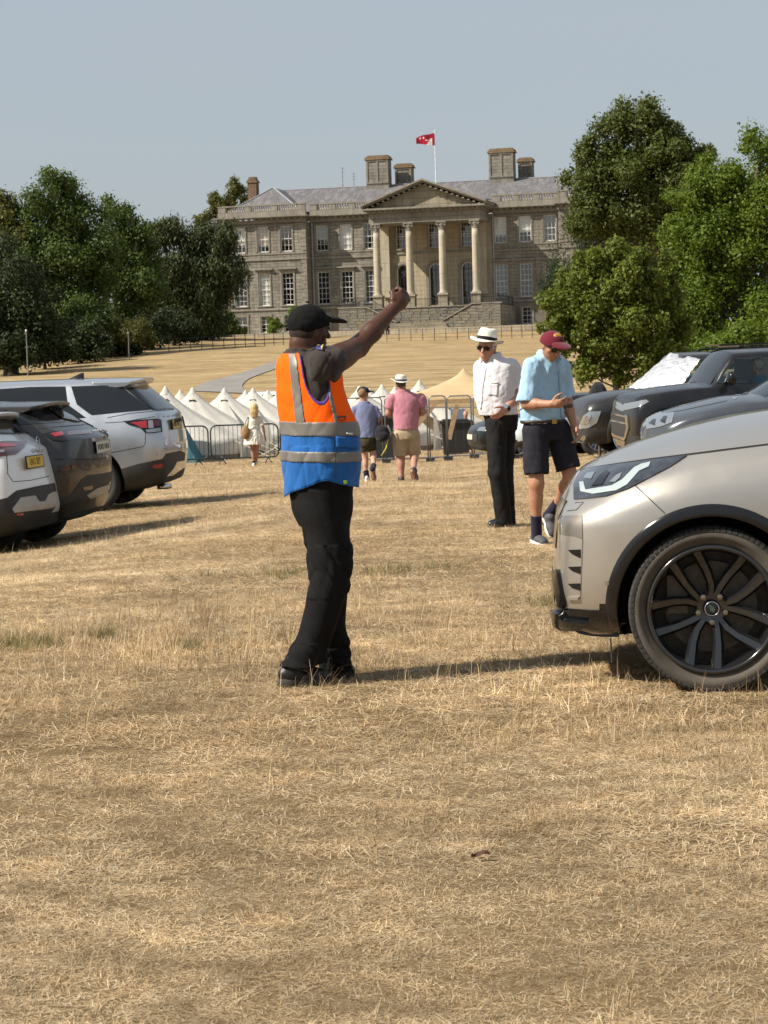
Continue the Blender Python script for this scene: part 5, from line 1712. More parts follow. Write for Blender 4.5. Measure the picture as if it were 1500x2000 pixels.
def spec_suv(L, W, H, xf, xr, R, hood=1.08, cowl=None, belt=1.08, roofx=None, **kw):
    hw = W/2
    cowl = cowl or L - 1.55
    rx = roofx or cowl - .85
    d = dict(L=L, xf=xf, xr=xr, R=R, arch=R + .065,
        zb=([0, .25, .8, L-.8, L-.2, L], [.36, .28, .24, .24, .22, .25]),
        ww=([0, L/3, L/2, L*2/3, L], [hw, hw, hw, hw, hw]),
        zs=([0, .5, cowl-.4, cowl, L-.7, L-.3, L], [belt, belt, belt-.03, hood-.02, hood-.09, hood-.15, hood-.28]),
        ws=([0, cowl-.3, cowl, L-.4, L], [hw-.07, hw-.07, hw-.07, hw-.08, hw-.10]),
        zr=([0, .35, 1.2, rx, (rx+cowl)/2, cowl, cowl+.25, L-.7, L-.3, L-.08, L], [H-.12, H-.09, H-.055, H-.07, H*.80+.02, hood+.01, hood, hood-.06, hood-.12, hood-.19, hood-.25]),
        zc=([0, .35, 1.2, rx, (rx+cowl)/2, cowl, cowl+.25, L-.7, L-.3, L-.08, L], [H-.05, H-.02, H, H-.01, H*.82+.06, hood+.07, hood+.06, hood+.0, hood-.07, hood-.15, hood-.22]),
        wr=([0, .4, rx, cowl, cowl+.3, L-.4, L], [hw-.30, hw-.27, hw-.27, hw-.20, hw-.16, hw-.19, hw-.25]),
        fr=(.75, .36), rr=(.55, .26),
        front=([0, .25, .5, .75, .95, 1.3], [-.10, -.05, 0, -.03, -.12, -.25]),
        rear=([0, .35, .55, .8, 1.0, 1.12, H-.1, H], [.10, .04, .0, .05, .08, .13, .52, .56]))
    d.update(kw)
    return d
# ---- the near car: front wing, bonnet and wheel at the right edge
P_BRONZE = paint('champagne_metallic', (.42, .392, .35), .7, .30, .06, .05)
disc = Car('parked_car', 'champagne coloured off-roader in the foreground, its nose and black front wheel in frame',
    spec_suv(4.41, 1.90, 1.73, 3.72, .98, .368, hood=1.085, cowl=3.0, rim=.284, archz=.0, arch=.420, clad=.37, cladmat=M_BLACK,
        zr=([0, .35, 1.2, 2.15, 2.58, 3.0, 3.25, 3.71, 4.05, 4.30, 4.41], [1.61, 1.64, 1.675, 1.66, 1.40, 1.13, 1.12, 1.075, 1.015, .945, .89]), zc=([0, .35, 1.2, 2.15, 2.58, 3.0, 3.25, 3.71, 4.05, 4.30, 4.41], [1.68, 1.71, 1.73, 1.72, 1.50, 1.25, 1.235, 1.18, 1.115, 1.035, .95]), bulge=(.06, .03), fr=(.66, .33), front=([0, .22, .35, .5, .75, .9, 1.0, 1.3], [-.02, .0, .01, .0, -.02, -.07, -.13, -.3])),
    P_BRONZE, (1393, 1350), 9.42, (3.72, .835), 173.8, group='cars parked nose out in a row')
disc.wheels(M_BALLOY, spokes=5, fancy=True, steer=.0)
hl = disc.lay('headlight', [(1121, 946), (1136, 917), (1200, 909), (1270, 900), (1342, 891), (1310, 912), (1280, 928), (1228, 955), (1185, 970), (1150, 974), (1122, 976)], M_DLENS, .006, 7, mirror=True)
disc.lay('light_guide', [(1136, 962), (1133, 944), (1141, 943), (1146, 959), (1196, 951), (1216, 940), (1240, 916), (1254, 909), (1272, 905), (1268, 914), (1250, 922), (1226, 949), (1205, 960), (1160, 967)], M_DRL, .010, 5, hl, skirt=.003)
disc.lay('lamp_unit', [(1158, 951), (1172, 931), (1186, 921), (1192, 925), (1184, 938), (1178, 949)], M_BLACK, .010, 5, hl, skirt=.003)
disc.lay('lamp_unit', [(1192, 944), (1206, 930), (1216, 926), (1212, 936), (1203, 944)], M_LENS, .010, 5, hl, skirt=.003)
disc.lay('lamp_unit', [(1141, 936), (1148, 927), (1164, 924), (1156, 938)], M_LENS, .010, 5, hl, skirt=.003)
disc.line('shut_line', [(1134, 917), (1200, 907), (1270, 897), (1342, 888), (1420, 878), (1500, 868), (1560, 861)], 3.2, mirror=True)
disc.line('shut_line', [(1236, 944), (1262, 968), (1299, 1003)], 1.8)
disc.line('shut_line', [(1108, 998), (1126, 996), (1140, 981), (1123, 982)], 1.0)
# bumper corner: recess shade painted as a darker champagne panel, three louvres
disc.lay('bumper_recess_shade', [(1091, 1008), (1137, 1006), (1138, 1040), (1137, 1052), (1120, 1047), (1090, 1043)], paint('champagne_shadow_panel', (.25, .225, .195), .72, .34, .05, .05), .003, 6)
for y0, y1 in ((1074, 1090), (1107, 1121), (1140, 1153)):
    disc.lay('louvre', [(1110, y0), (1134, y0-1), (1134, y1), (1118, y0+8)], M_BLACK, .004, 6)
disc.line('vent_edge_shade', [(1137, 1008), (1138, 1060), (1136, 1110), (1134, 1168), (1112, 1171)], 1.8, basic('vent_shadow', (.10, .09, .075), .5))  # dark line paints the shade at the recess edge
disc.lay('vent_lip', [(1110, 1166), (1133, 1165), (1131, 1171), (1112, 1171)], P_BRONZE, .012, 5)
sp_ = disc.lay('parking_sensor', [(1186 + 4.2*math.cos(a), 1139 + 5*math.sin(a)) for a in np.linspace(0, 2*PI, 13)[:-1]], basic('sensor_ring', (.30, .27, .22), .3, Metallic=.6), .006, 4)
disc.line('shut_line', [(1107, 1189), (1160, 1193), (1204, 1192)], 2.5)
disc.lay('lower_valance', [(1088, 1190), (1204, 1192), (1206, 1240), (1210, 1256), (1165, 1249), (1112, 1234), (1089, 1222)], M_BLACK, .006, 7)
# gloss splitter and blade, standing proud of the bumper
disc.lay('splitter', [(1086, 1190), (1098, 1197), (1106, 1206), (1150, 1211), (1140, 1222), (1110, 1224), (1090, 1218), (1084, 1208)], M_BLACK, .030, 6, skirt=.01)
disc.lay('splitter', [(1134, 1222), (1146, 1212), (1150, 1211), (1146, 1222)], M_BLACK, .016, 6)
disc.lay('bumper_blade', [(1085, 1118), (1094, 1112), (1097, 1128), (1106, 1180), (1106, 1186), (1096, 1184), (1090, 1150)], M_BLACK, .022, 6, skirt=.01)
# arch moulding: gloss black, with its own thickness, following the wheel opening
def arch_trim(car, r0, r1, mat, a0=-25, a1=205, n=56, sides=(1, -1), off=.012, name='arch_moulding', who=None):
    sp = car.sp
    for (wx, wy) in car.wheel_pos():
        s_ = 1 if wy > 0 else -1
        if s_ not in sides: continue
        if who and not who(wx): continue
        m = MB(); m.sm = True
        vs, fs = [], []
        cz = sp['R'] + sp.get('archz', .03)
        rows = 6
        for i in range(n+1):
            a = math.radians(a0 + (a1-a0)*i/n)
            for k in range(rows):
                r = r0 + (r1-r0)*k/(rows-1)
                x, z = wx + r*math.cos(a), cz + r*math.sin(a)
                h = car.bvh.ray_cast(Vector((x, 4, z)), Vector((0, -1, 0)), 8)
                if h[0] is None: h = car.bvh.find_nearest(Vector((x, sp['ww'][1][0], z)))
                edge = off*(1 - .9*((k/(rows-1) - .35)/.65)**4 if k/(rows-1) > .35 else 1)
                vs.append((h[0].x, s_*(h[0].y + edge), h[0].z))
            r = r0 - .004; x, z = wx + r*math.cos(a), cz + r*math.sin(a)
            vs.append((x, vs[-rows][1] - s_*.09, z))
        q = rows + 1
        for i in range(n):
            for k in range(rows-1): fs.append((i*q+k, i*q+k+1, (i+1)*q+k+1, (i+1)*q+k))
            fs.append((i*q+rows, i*q, (i+1)*q, (i+1)*q+rows))
        m.add(vs, fs); m.build(name, mat, car.root)
arch_trim(disc, .416, .470, M_BLACK, -24, 204)
m = MB(); m.tube([(4.17, .84, .24), (4.165, .84, .13)], .004, 5); m.build('hanging_trim', M_CLAD, disc.root)
for s_ in (1, -1):
    disc.lay('side_window', [(1.0, 1.14), (2.55, 1.10), (2.12, 1.56), (1.1, 1.58)] if s_ > 0 else [(.2, 1.15), (.9, 1.14), (1.0, 1.58), (.5, 1.56)], M_CARGLASS, .004, .1, mode='L', mirror=True)
disc.lay('windscreen', [(2.92, -.62), (2.92, .62), (2.24, .56), (2.24, -.56)], M_CARGLASS, .004, .12, mode='T')
disc.lay('grille', [(-.52, .62), (.52, .62), (.56, .84), (-.56, .84)], M_BLACK, .006, .1, mode='F')
disc.lay('lower_grille', [(-.6, .30), (.6, .30), (.5, .48), (-.5, .48)], M_BLACK, .006, .1, mode='F')
m = MB(); m.sm = True; m.tube([(2.72, .93, 1.10), (2.70, 1.02, 1.14), (2.68, 1.09, 1.16)], [.05, .075, .06], 10); m.build('door_mirror', P_BRONZE, disc.root)

# ---- three parked cars at the left, tails to the lane
LROW = 'cars parked tail out in a row'
P_SILVER = paint('silver_metallic', (.48, .50, .53), .75, .26, .05, .05)
P_GREY = paint('charcoal_metallic', (.032, .029, .027), .4, .25, .06, .06, .5)
P_WHITE = paint('white_pearl', (.74, .73, .70), .05, .25, .02, .05)
rrs = Car('parked_car', 'silver SUV with black lower bumper, the farthest of the three parked tail out',
    spec_suv(4.85, 1.96, 1.78, 3.92, 1.0, .392, hood=1.16, belt=1.24, rim=.275, rr=(.55, .17), bulge=(.05, .05), clad=.5,
             rear=([0, .35, .55, .8, 1.05, 1.27, 1.64, 1.78], [.16, .07, .03, .0, .03, .07, .46, .52]), br=1.25,
             wr=([0, .4, 2.4, 3.3, 3.6, 4.45, 4.85], [.66, .70, .70, .78, .82, .79, .73])),
    P_SILVER, (182, 998), 28.3, (1.0, .845), 174.5, group=LROW)
rrs.wheels(M_BALLOY, spokes=5)
rrs.lay('side_window', [(-30, 762), (60, 756), (128, 755), (132, 790), (168, 816), (120, 820), (-30, 828)], M_CARGLASS, .004, 8)
rrs.lay('side_window', [(139, 755), (200, 753), (232, 752), (262, 775), (298, 800), (250, 804), (180, 811), (174, 808), (150, 790)], M_CARGLASS, .004, 8)
rrs.lay('rear_window', [(246, 760), (284, 752), (318, 781), (340, 798), (300, 801), (268, 778)], M_CARGLASS, .016, 4)
tl = rrs.lay('tail_light', [(241, 823), (262, 821), (306, 818), (314, 820), (316, 844), (300, 846), (284, 846), (274, 836), (252, 830)], M_BLACK, .012, 6, mirror=True)
rrs.lay('lens', [(254, 826), (286, 822), (288, 836), (276, 836), (266, 830)], M_RED, .016, 5, tl)
rrs.lay('lens', [(289, 822), (298, 821), (300, 836), (290, 837)], M_LENS, .016, 5, tl)
rrs.lay('lens', [(300, 821), (311, 820), (312, 832), (301, 833)], M_DRED, .016, 5, tl)
rrs.lay('lens', [(284, 840), (312, 836), (313, 843), (288, 845)], M_LENS, .016, 5, tl)
rrs.line('shut_line', [(206, 826), (240, 824), (300, 814), (346, 812)], 1.2)
rrs.line('shut_line', [(217, 884), (240, 880), (280, 872), (284, 864), (284, 846)], 1.2)
rrs.line('crease_shade', [(210, 816), (250, 808), (300, 803), (340, 800)], 1.2)  # dark strip paints the shade along the tail fold
rrs.lay('lower_cladding', [(236, 916), (270, 906), (318, 896), (324, 886), (352, 880), (361, 884), (360, 902), (346, 918), (330, 932), (300, 944), (248, 952)], M_CLAD, .008, 7)
rrs.lay('reflector', [(298, 908), (316, 905), (317, 911), (312, 914), (300, 915)], M_RED, .014, 5)
rrs.lay('skid_plate', [(344, 902), (360, 899), (357, 913), (336, 928), (324, 930), (338, 914)], M_CHROME, .014, 5)
plate(rrs, 341, 828, .50, .115, None, M_PLATE, .08, off=.02)
t = link('lettering', text_mesh('RANGE ROVER', .075, M_BLACK, .003), rrs.root); t.matrix_local = Matrix.Translation((-.03, 0, 1.17)) @ oriented(Vector((-1, 0, .3)))
def spoiler(car, x0, x1, z, hw, drop, mat, zt=.03):
    m = MB(); m.sm = False
    n = 12
    vs, fs = [], []
    for i in range(n+1):
        t = -1 + 2*i/n; y = t*hw; c = 1 - t*t
        e = (1 - abs(t)**6)
        zz = z + .045*c
        back = x0 + (1-e)*.10
        vs += [(x1, y*1.02, zz + .012), (back, y, zz + zt*.2), (back + .015, y, zz - .035), (back + .10, y, zz - .035 - drop), (x1, y*1.02, zz - .10)]
    for i in range(n):
        for k in range(5): fs.append((i*5+k, i*5+(k+1) % 5, (i+1)*5+(k+1) % 5, (i+1)*5+k))
    fs += [(0, 1, 2, 3, 4), tuple(n*5+k for k in (4, 3, 2, 1, 0))]
    m.add(vs, fs); o = m.build('roof_spoiler', mat, car.root)
    md = o.modifiers.new('round', 'BEVEL'); md.width = .012; md.segments = 2; md.limit_method = 'ANGLE'
    return o
def fin(car, x, z, mat):
    m = MB(); m.sm = True
    vs, fs = [], []
    for i, (t, w, h) in enumerate(((0, .006, .085), (.04, .022, .082), (.10, .028, .055), (.17, .024, .025), (.24, .006, 0))):
        vs += [(x + t, -w, z-.02), (x + t, -w*.35, z + h), (x + t, w*.35, z + h), (x + t, w, z-.02)]
    for i in range(4):
        for k in range(3): fs.append((i*4+k, i*4+k+1, i*4+k+5, i*4+k+4))
    fs.append((0, 1, 2, 3))
    m.add(vs, fs); m.build('roof_aerial', mat, car.root)
spoiler(rrs, .36, .98, 1.715, .68, .03, P_SILVER)
fin(rrs, 1.25, 1.77, M_BLACK)
m = MB(); m.sm = True
for y in (.55, .40): m.tube([(.02, y, .30), (.18, y, .30)], .035, 10)
m.build('exhaust', M_CHROME, rrs.root)
velar = Car('parked_car', 'charcoal SUV with a long slim tail light band, parked between the white and silver cars',
    spec_suv(4.80, 1.93, 1.665, 3.85, .97, .385, hood=1.08, belt=1.22, rim=.27, rr=(.6, .22), bulge=(.07, .05), clad=.42,
             rear=([0, .35, .55, .8, 1.0, 1.24, 1.52, 1.66], [.26, .12, .04, .0, .0, .02, .50, .62]), br=1.3),
    P_GREY, (72, 1037), 24.9, (.97, -.83), 170.0, group=LROW)
velar.wheels(M_ALLOY, spokes=5)
velar.lay('side_window', [(-40, 790), (20, 786), (62, 786), (90, 800), (128, 824), (70, 828), (-40, 836)], M_CARGLASS, .004, 8)
velar.lay('rear_window', [(86, 792), (98, 780), (118, 774), (140, 782), (170, 806), (189, 819), (150, 824), (120, 818), (100, 804)], M_CARGLASS, .016, 4)
tb = velar.lay('tail_light_band', [(84, 848), (104, 843), (150, 839), (210, 837), (213, 852), (160, 857), (120, 862), (102, 860)], M_BLACK, .010, 6)
velar.lay('lens', [(98, 848), (120, 844), (124, 851), (108, 854)], M_RED, .014, 5, tb)
velar.lay('lens', [(130, 844), (176, 840), (177, 848), (132, 852)], M_DRED, .014, 5, tb)
velar.line('shut_line', [(106, 897), (150, 897), (186, 897), (216, 893)], 1.4)
velar.line('crease_shade', [(76, 838), (110, 834), (160, 830), (206, 826)], 1.2)  # shade of the fold laid on as a near-black strip
velar.lay('reflector', [(112, 920), (126, 913), (152, 906), (150, 912), (126, 920)], M_DRED, .008, 5)
velar.lay('lower_cladding', [(160, 936), (172, 928), (190, 926), (218, 921), (217, 938), (204, 952), (180, 968), (150, 978), (112, 988), (110, 976), (140, 964)], M_CLAD, .006, 7)
velar.lay('reflector', [(160, 952), (180, 948), (178, 956), (162, 958)], M_DRED, .012, 5)
velar.lay('skid_plate', [(168, 968), (188, 954), (214, 946), (212, 956), (196, 966), (176, 974)], M_BRONZE, .012, 5)
fr = velar.frame_at(193, 842)
if fr:
    t = link('lettering', text_mesh('RANGE ROVER', .075, M_ALLOY, .003), velar.root); t.matrix_local = Matrix.Translation(fr[0] + Vector((-.028, .05, 0))) @ oriented(Vector((-1, 0, .1)))
plate(velar, 198, 872, .50, .115, None, M_PLATEW, .08, off=.02)
spoiler(velar, .36, 1.05, 1.595, .62, .03, P_GREY)
fin(velar, 1.3, 1.655, M_BLACK)
qash = Car('parked_car', 'white SUV with silver skid plate, nearest of the three parked tail out',
    spec_suv(4.42, 1.84, 1.62, 3.52, .85, .355, hood=1.05, belt=1.13, rim=.24, rr=(.55, .22), bulge=(.06, .05), clad=.5,
             rear=([0, .35, .55, .8, 1.0, 1.18, 1.48, 1.62], [.14, .05, .0, .03, .07, .12, .52, .60]), br=1.2),
    P_WHITE, (-7, 1067), 23.6, (.85, -.785), 169.0, group=LROW)
qash.wheels(M_ALLOY, spokes=5)
qash.lay('rear_window', [(-40, 820), (0, 790), (18, 800), (44, 822), (66, 838), (74, 846), (30, 848), (-40, 846)], M_CARGLASS, .016, 4)
tl = qash.lay('tail_light', [(-40, 864), (0, 863), (30, 863), (52, 864), (46, 876), (30, 888), (0, 892), (-40, 896)], M_DRED, .012, 6)
qash.lay('lens', [(-40, 884), (8, 880), (7, 884), (-40, 888)], M_LENS, .016, 5, tl)
qash.lay('lens', [(-40, 868), (30, 867), (44, 869), (30, 874), (-40, 876)], M_RED, .016, 5, tl)
qash.line('shut_line', [(13, 890), (15, 926), (26, 941), (60, 938), (96, 930)], 1.4)
qash.lay('lower_cladding', [(-40, 985), (14, 972), (32, 958), (70, 950), (106, 943), (110, 962), (108, 988), (98, 1002), (60, 1018), (-40, 1032)], M_CLAD, .008, 7)
qash.lay('skid_plate', [(23, 994), (38, 972), (66, 968), (74, 980), (86, 979), (92, 966), (104, 960), (110, 962), (110, 985), (98, 992), (27, 1001)], M_BRONZE, .018, 6)
qash.lay('reflector', [(30, 1003), (44, 1001), (43, 1006), (32, 1007)], M_RED, .014, 5)
plate(qash, 63, 902, .50, .115, 'LN11 SEY', M_PLATE, .10, off=.03)
spoiler(qash, .36, .80, 1.535, .58, .03, P_WHITE)
t = link('lettering', text_mesh('QASHQAI', .062, M_CHROME, .003, 1.2), qash.root)
fr = qash.frame_at(72, 880)
if fr: t.matrix_local = Matrix.Translation(fr[0] + fr[1]*.006) @ oriented(Vector((-1, .02, .1)))
fr = qash.frame_at(73, 864)
if fr:
    m = MB(); m.sm = True; m.tube([(.052*math.cos(a), .052*math.sin(a), 0) for a in np.linspace(0, 2*PI, 25)], .006, 6, False); m.box((0, 0, 0), (.13, .022, .008))
    o = m.build('ring_badge', M_CHROME, qash.root); o.matrix_local = Matrix.Translation(fr[0] + fr[1]*.012) @ oriented(Vector((-1, 0, .1)))
m = MB(); m.tube([(.52, 0, 1.12), (.44, .12, 1.16), (.40, .24, 1.14)], .02, 6); m.build('rear_wiper', M_BLACK, qash.root)
# ---- the row facing them on the right
RROW = 'cars parked nose out in a row'
P_BLACK = paint('black_metallic', (.009, .0095, .011), .2, .2, .1, .03, .3)
P_DGREY = paint('dark_grey_metallic', (.030, .029, .0285), .35, .25, .08, .05, .4)
P_BLUE = paint('blue_grey_metallic', (.085, .094, .108), .5, .24, .06, .04, .6)
def tunnel(car, poly):
    m = MB(); m.prism([(x, 0, z) for x, z in poly], (0, -1.6, 0), (0, 1.6, 0)); car.boolean(m, M_WELL)
def mirror(car, x, y, z, mat, k=1.):
    m = MB(); m.sm = True
    m.tube([(x+.04, y-.10, z-.05), (x+.02, y+.04, z), (x, y+.10, z+.02), (x-.01, y+.20, z+.03), (x-.01, y+.24, z+.03)], [.03, .06*k, .095*k, .085*k, .04*k], 10)
    m.v = [(x + (a - x)*.55, b, z + (c - z)*.9) for a, b, c in m.v]
    m.build('door_mirror', mat, car.root)
suv2 = Car('parked_car', 'dark grey off-roader with roof rails, its headlight beside the blue shirted man',
    spec_suv(4.85, 1.86, 1.84, 3.95, 1.1, .39, hood=1.14, cowl=3.45, roofx=2.65, rim=.25, belt=1.15, clad=.52, fr=(.5, .20), bulge=(.05, .03),
             front=([0, .25, .5, .75, .95, 1.3], [-.07, -.03, 0, -.01, -.05, -.16]),
             zs=([0, .5, 3.1, 3.45, 4.2, 4.6, 4.85], [1.15, 1.15, 1.13, 1.12, 1.06, 1.01, .94]),
             zr=([0, .35, 1.2, 2.96, 3.22, 3.45, 3.7, 4.25, 4.6, 4.78, 4.85], [1.72, 1.75, 1.78, 1.76, 1.40, 1.15, 1.14, 1.10, 1.05, 1.01, .98]),
             zc=([0, .35, 1.2, 2.96, 3.22, 3.45, 3.7, 4.25, 4.6, 4.78, 4.85], [1.79, 1.82, 1.84, 1.83, 1.48, 1.21, 1.2, 1.17, 1.12, 1.07, 1.03]), wr=([0, .4, 2.6, 3.45, 3.75, 4.45, 4.85], [.72, .74, .74, .76, .78, .76, .72])),
    P_DGREY, (1240, 891), 38.5, (3.95, .80), 187.0, group=RROW)
tunnel(suv2, [(3.34, 1.20), (1.6, 1.20), (1.6, 1.68), (2.98, 1.68)])
suv2.wheels(M_ALLOY, spokes=5)
suv2.lay('side_window', [(3.34, 1.20), (1.6, 1.20), (1.6, 1.68), (2.98, 1.68)], M_CLEAR, .003, .15, mode='L', mirror=True)
suv2.lay('side_window', [(1.4, 1.20), (.3, 1.22), (.55, 1.62), (1.4, 1.66)], M_CARGLASS, .003, .15, mode='L', mirror=True)
suv2.lay('windscreen', [(3.43, -.66), (3.43, .66), (3.0, .62), (3.0, -.62)], M_CARGLASS, .003, .15, mode='T')
hl2 = suv2.lay('headlight', [(1130, 836), (1140, 812), (1152, 804), (1174, 803), (1166, 826), (1150, 836), (1134, 838)], M_LENS, .012, 6, mirror=True)
suv2.lay('lamp_unit', [(1138, 830), (1146, 812), (1156, 810), (1150, 828)], M_CHROME, .016, 5, hl2)
suv2.lay('bumper_insert', [(1127, 868), (1140, 850), (1150, 852), (1140, 870)], M_CLAD, .008, 6)
suv2.lay('fog_lamp', [(1134, 858), (1140, 850), (1146, 852), (1142, 862)], M_CHROME, .014, 5)
suv2.lay('skid_plate', [(1124, 872), (1134, 866), (1140, 872), (1134, 882), (1124, 880)], M_CHROME, .014, 5)
suv2.line('shut_line', [(1148, 803), (1176, 784), (1210, 772)], 1.0)
arch_trim(suv2, .456, .53, P_DGREY, -20, 200, 30, off=.035)
mirror(suv2, 3.22, .88, 1.24, P_DGREY)
for y in (-.62, .62):
    m = MB(); m.tube([(.5, y, 1.78), (.6, y, 1.88), (2.3, y, 1.88), (2.45, y, 1.80)], .022, 6); m.build('roof_rail', M_BLACK, suv2.root)
for x in (.9, 1.9):
    m = MB(); m.bar((x, -.68, 1.91), (x, .68, 1.91), .07, .035); m.build('roof_bar', M_BLACK, suv2.root)
m = MB(); m.box((1.3, 0, 1.945), (1.9, .95, .03)); m.build('roof_tray', M_BLACK, suv2.root)
pick = Car('pickup_truck', 'black pickup with chrome grille and a driver in teal at its open side window', 
    spec_suv(5.2, 1.82, 1.78, 4.25, 1.2, .385, hood=1.21, cowl=3.99, roofx=3.19, rim=.25, belt=1.17, clad=.45, fr=(.34, .15), bulge=(.05, .03),
             front=([0, .25, .5, .75, .95, 1.3], [-.07, -.03, 0, 0, -.03, -.12]),
             zs=([0, .5, 3.5, 3.99, 4.5, 4.95, 5.2], [1.17, 1.17, 1.17, 1.18, 1.14, 1.08, 1.02]),
             zr=([0, 1.3, 1.45, 1.9, 3.55, 3.79, 3.99, 4.2, 4.6, 4.95, 5.13, 5.2], [1.20, 1.20, 1.66, 1.71, 1.69, 1.46, 1.20, 1.19, 1.16, 1.12, 1.09, 1.06]),
             zc=([0, 1.3, 1.45, 1.9, 3.55, 3.79, 3.99, 4.2, 4.6, 4.95, 5.13, 5.2], [1.16, 1.16, 1.72, 1.78, 1.76, 1.54, 1.26, 1.25, 1.22, 1.18, 1.14, 1.10]),
             rear=([0, .4, .6, .8, 1.2], [.12, .05, 0, 0, 0]), wr=([0, 1.3, 1.5, 3.1, 3.99, 4.25, 4.7, 5.2], [.84, .84, .66, .66, .76, .79, .78, .76])),
    P_BLACK, (1262, 910), 33.0, (5.05, .78), 187.5, cat='pickup truck', group=RROW)
tunnel(pick, [(3.91, 1.23), (2.2, 1.23), (2.2, 1.64), (3.55, 1.64)])
pick.wheels(M_ALLOY, spokes=6)
pick.lay('side_window', [(3.91, 1.23), (2.2, 1.23), (2.2, 1.64), (3.55, 1.64)], M_CLEAR, .003, .15, mode='L', mirror=True)
pick.lay('side_window', [(2.1, 1.23), (1.45, 1.23), (1.5, 1.6), (2.1, 1.63)], M_CARGLASS, .003, .15, mode='L', mirror=True)
pick.lay('windscreen', [(3.97, -.66), (3.97, .66), (3.59, .58), (3.59, -.58)], M_CARGLASS, .003, .15, mode='T')
pick.lay('headlight', [(1206, 797), (1220, 789), (1262, 781), (1268, 785), (1250, 795), (1214, 803)], M_LENS, .012, 6, mirror=True)
pick.lay('grille', [(1188, 802), (1202, 801), (1228, 812), (1230, 838), (1222, 850), (1192, 846), (1187, 824)], M_CLAD, .008, 6)
pick.line('grille_bar', [(1190, 808), (1210, 811), (1226, 815)], 3, M_CHROME, .016)
pick.line('grille_bar', [(1189, 820), (1210, 824), (1226, 828)], 3, M_CHROME, .016)
pick.line('grille_surround', [(1190, 803), (1191, 844), (1200, 850), (1222, 858)], 5, M_CHROME, .02)
pick.line('grille_surround', [(1224, 810), (1227, 836), (1222, 856)], 4, M_CHROME, .02)
pick.lay('bumper_insert', [(1188, 852), (1222, 862), (1218, 880), (1192, 874)], M_CHROME, .01, 6)
pick.line('shut_line', [(1388, 757), (1391, 780), (1391, 820)], 2)
pick.line('shut_line', [(1270, 784), (1330, 765), (1388, 757)], 1.2)
pick.line('crease_shade', [(1270, 800), (1340, 785), (1420, 778), (1500, 776)], 1.2)  # side fold shaded by a painted dark strip
arch_trim(pick, .45, .52, P_BLACK, -20, 200, 30, off=.04)
mirror(pick, 3.74, .90, 1.30, M_BLACK, 1.35)
m = MB(); m.tube([(3.0, .70, 1.70), (2.87, .74, 2.05)], .006, 5); m.build('aerial', M_IRON, pick.root)
small = Car('parked_car', 'low blue grey hatchback whose bonnet rises just above the champagne car',
    spec_suv(4.1, 1.74, 1.46, 3.28, .75, .31, hood=.985, cowl=2.78, roofx=1.9, rim=.21, belt=.95,
             front=([0, .25, .5, .75, .9, 1.3], [-.06, -.03, 0, -.04, -.14, -.25])),
    P_BLUE, (1322, 960), 27.6, (3.95, .72), 187.0, group=RROW)
small.wheels(M_ALLOY, spokes=5)
small.lay('side_window', [(2.62, 1.02), (.7, 1.05), (1.0, 1.34), (1.9, 1.38)], M_CARGLASS, .003, .15, mode='L', mirror=True)
small.lay('windscreen', [(2.72, -.6), (2.72, .6), (2.0, .52), (2.0, -.52)], M_CARGLASS, .003, .15, mode='T')
small.line('pillar_trim', [(1432, 778), (1470, 750), (1512, 716)], 7, paint('pale_pillar', (.50, .52, .54), .7, .25, .03), .008)
h3 = small.lay('headlight', [(1262, 828), (1274, 812), (1296, 808), (1318, 806), (1313, 826), (1290, 834), (1264, 838)], M_LENS, .012, 6, mirror=True)
small.lay('lamp_unit', [(1268, 828), (1276, 820), (1282, 820), (1280, 832)], M_BLACK, .016, 5, h3)
small.lay('lamp_unit', [(1290, 824), (1297, 814), (1304, 814), (1300, 828)], M_BLACK, .016, 5, h3)
small.lay('grille', [(1246, 834), (1252, 828), (1256, 846), (1248, 848)], M_CHROME, .012, 6)
small.line('shut_line', [(1264, 812), (1330, 802), (1420, 783)], 1.2)
mirror(small, 2.50, .84, 1.02, M_BLACK, .9)
shade = Car('parked_car', 'dark hatchback mostly hidden between the pale car and the dark grey off-roader',
    spec_suv(4.4, 1.8, 1.62, 3.55, .9, .35, hood=1.02, cowl=3.0, roofx=2.2, rim=.23), P_BLACK, (1135, 878), 43.0, (3.9, .8), 187.0, group=RROW)
shade.wheels(M_ALLOY, spokes=5)
shade.lay('side_window', [(2.85, 1.10), (.8, 1.12), (1.0, 1.46), (2.1, 1.5)], M_CARGLASS, .003, .15, mode='L', mirror=True)
shade.lay('headlight', [(3.9, .72), (4.2, .70), (4.2, .80), (3.95, .84)], M_LENS, .01, .1, mode='L', mirror=True)
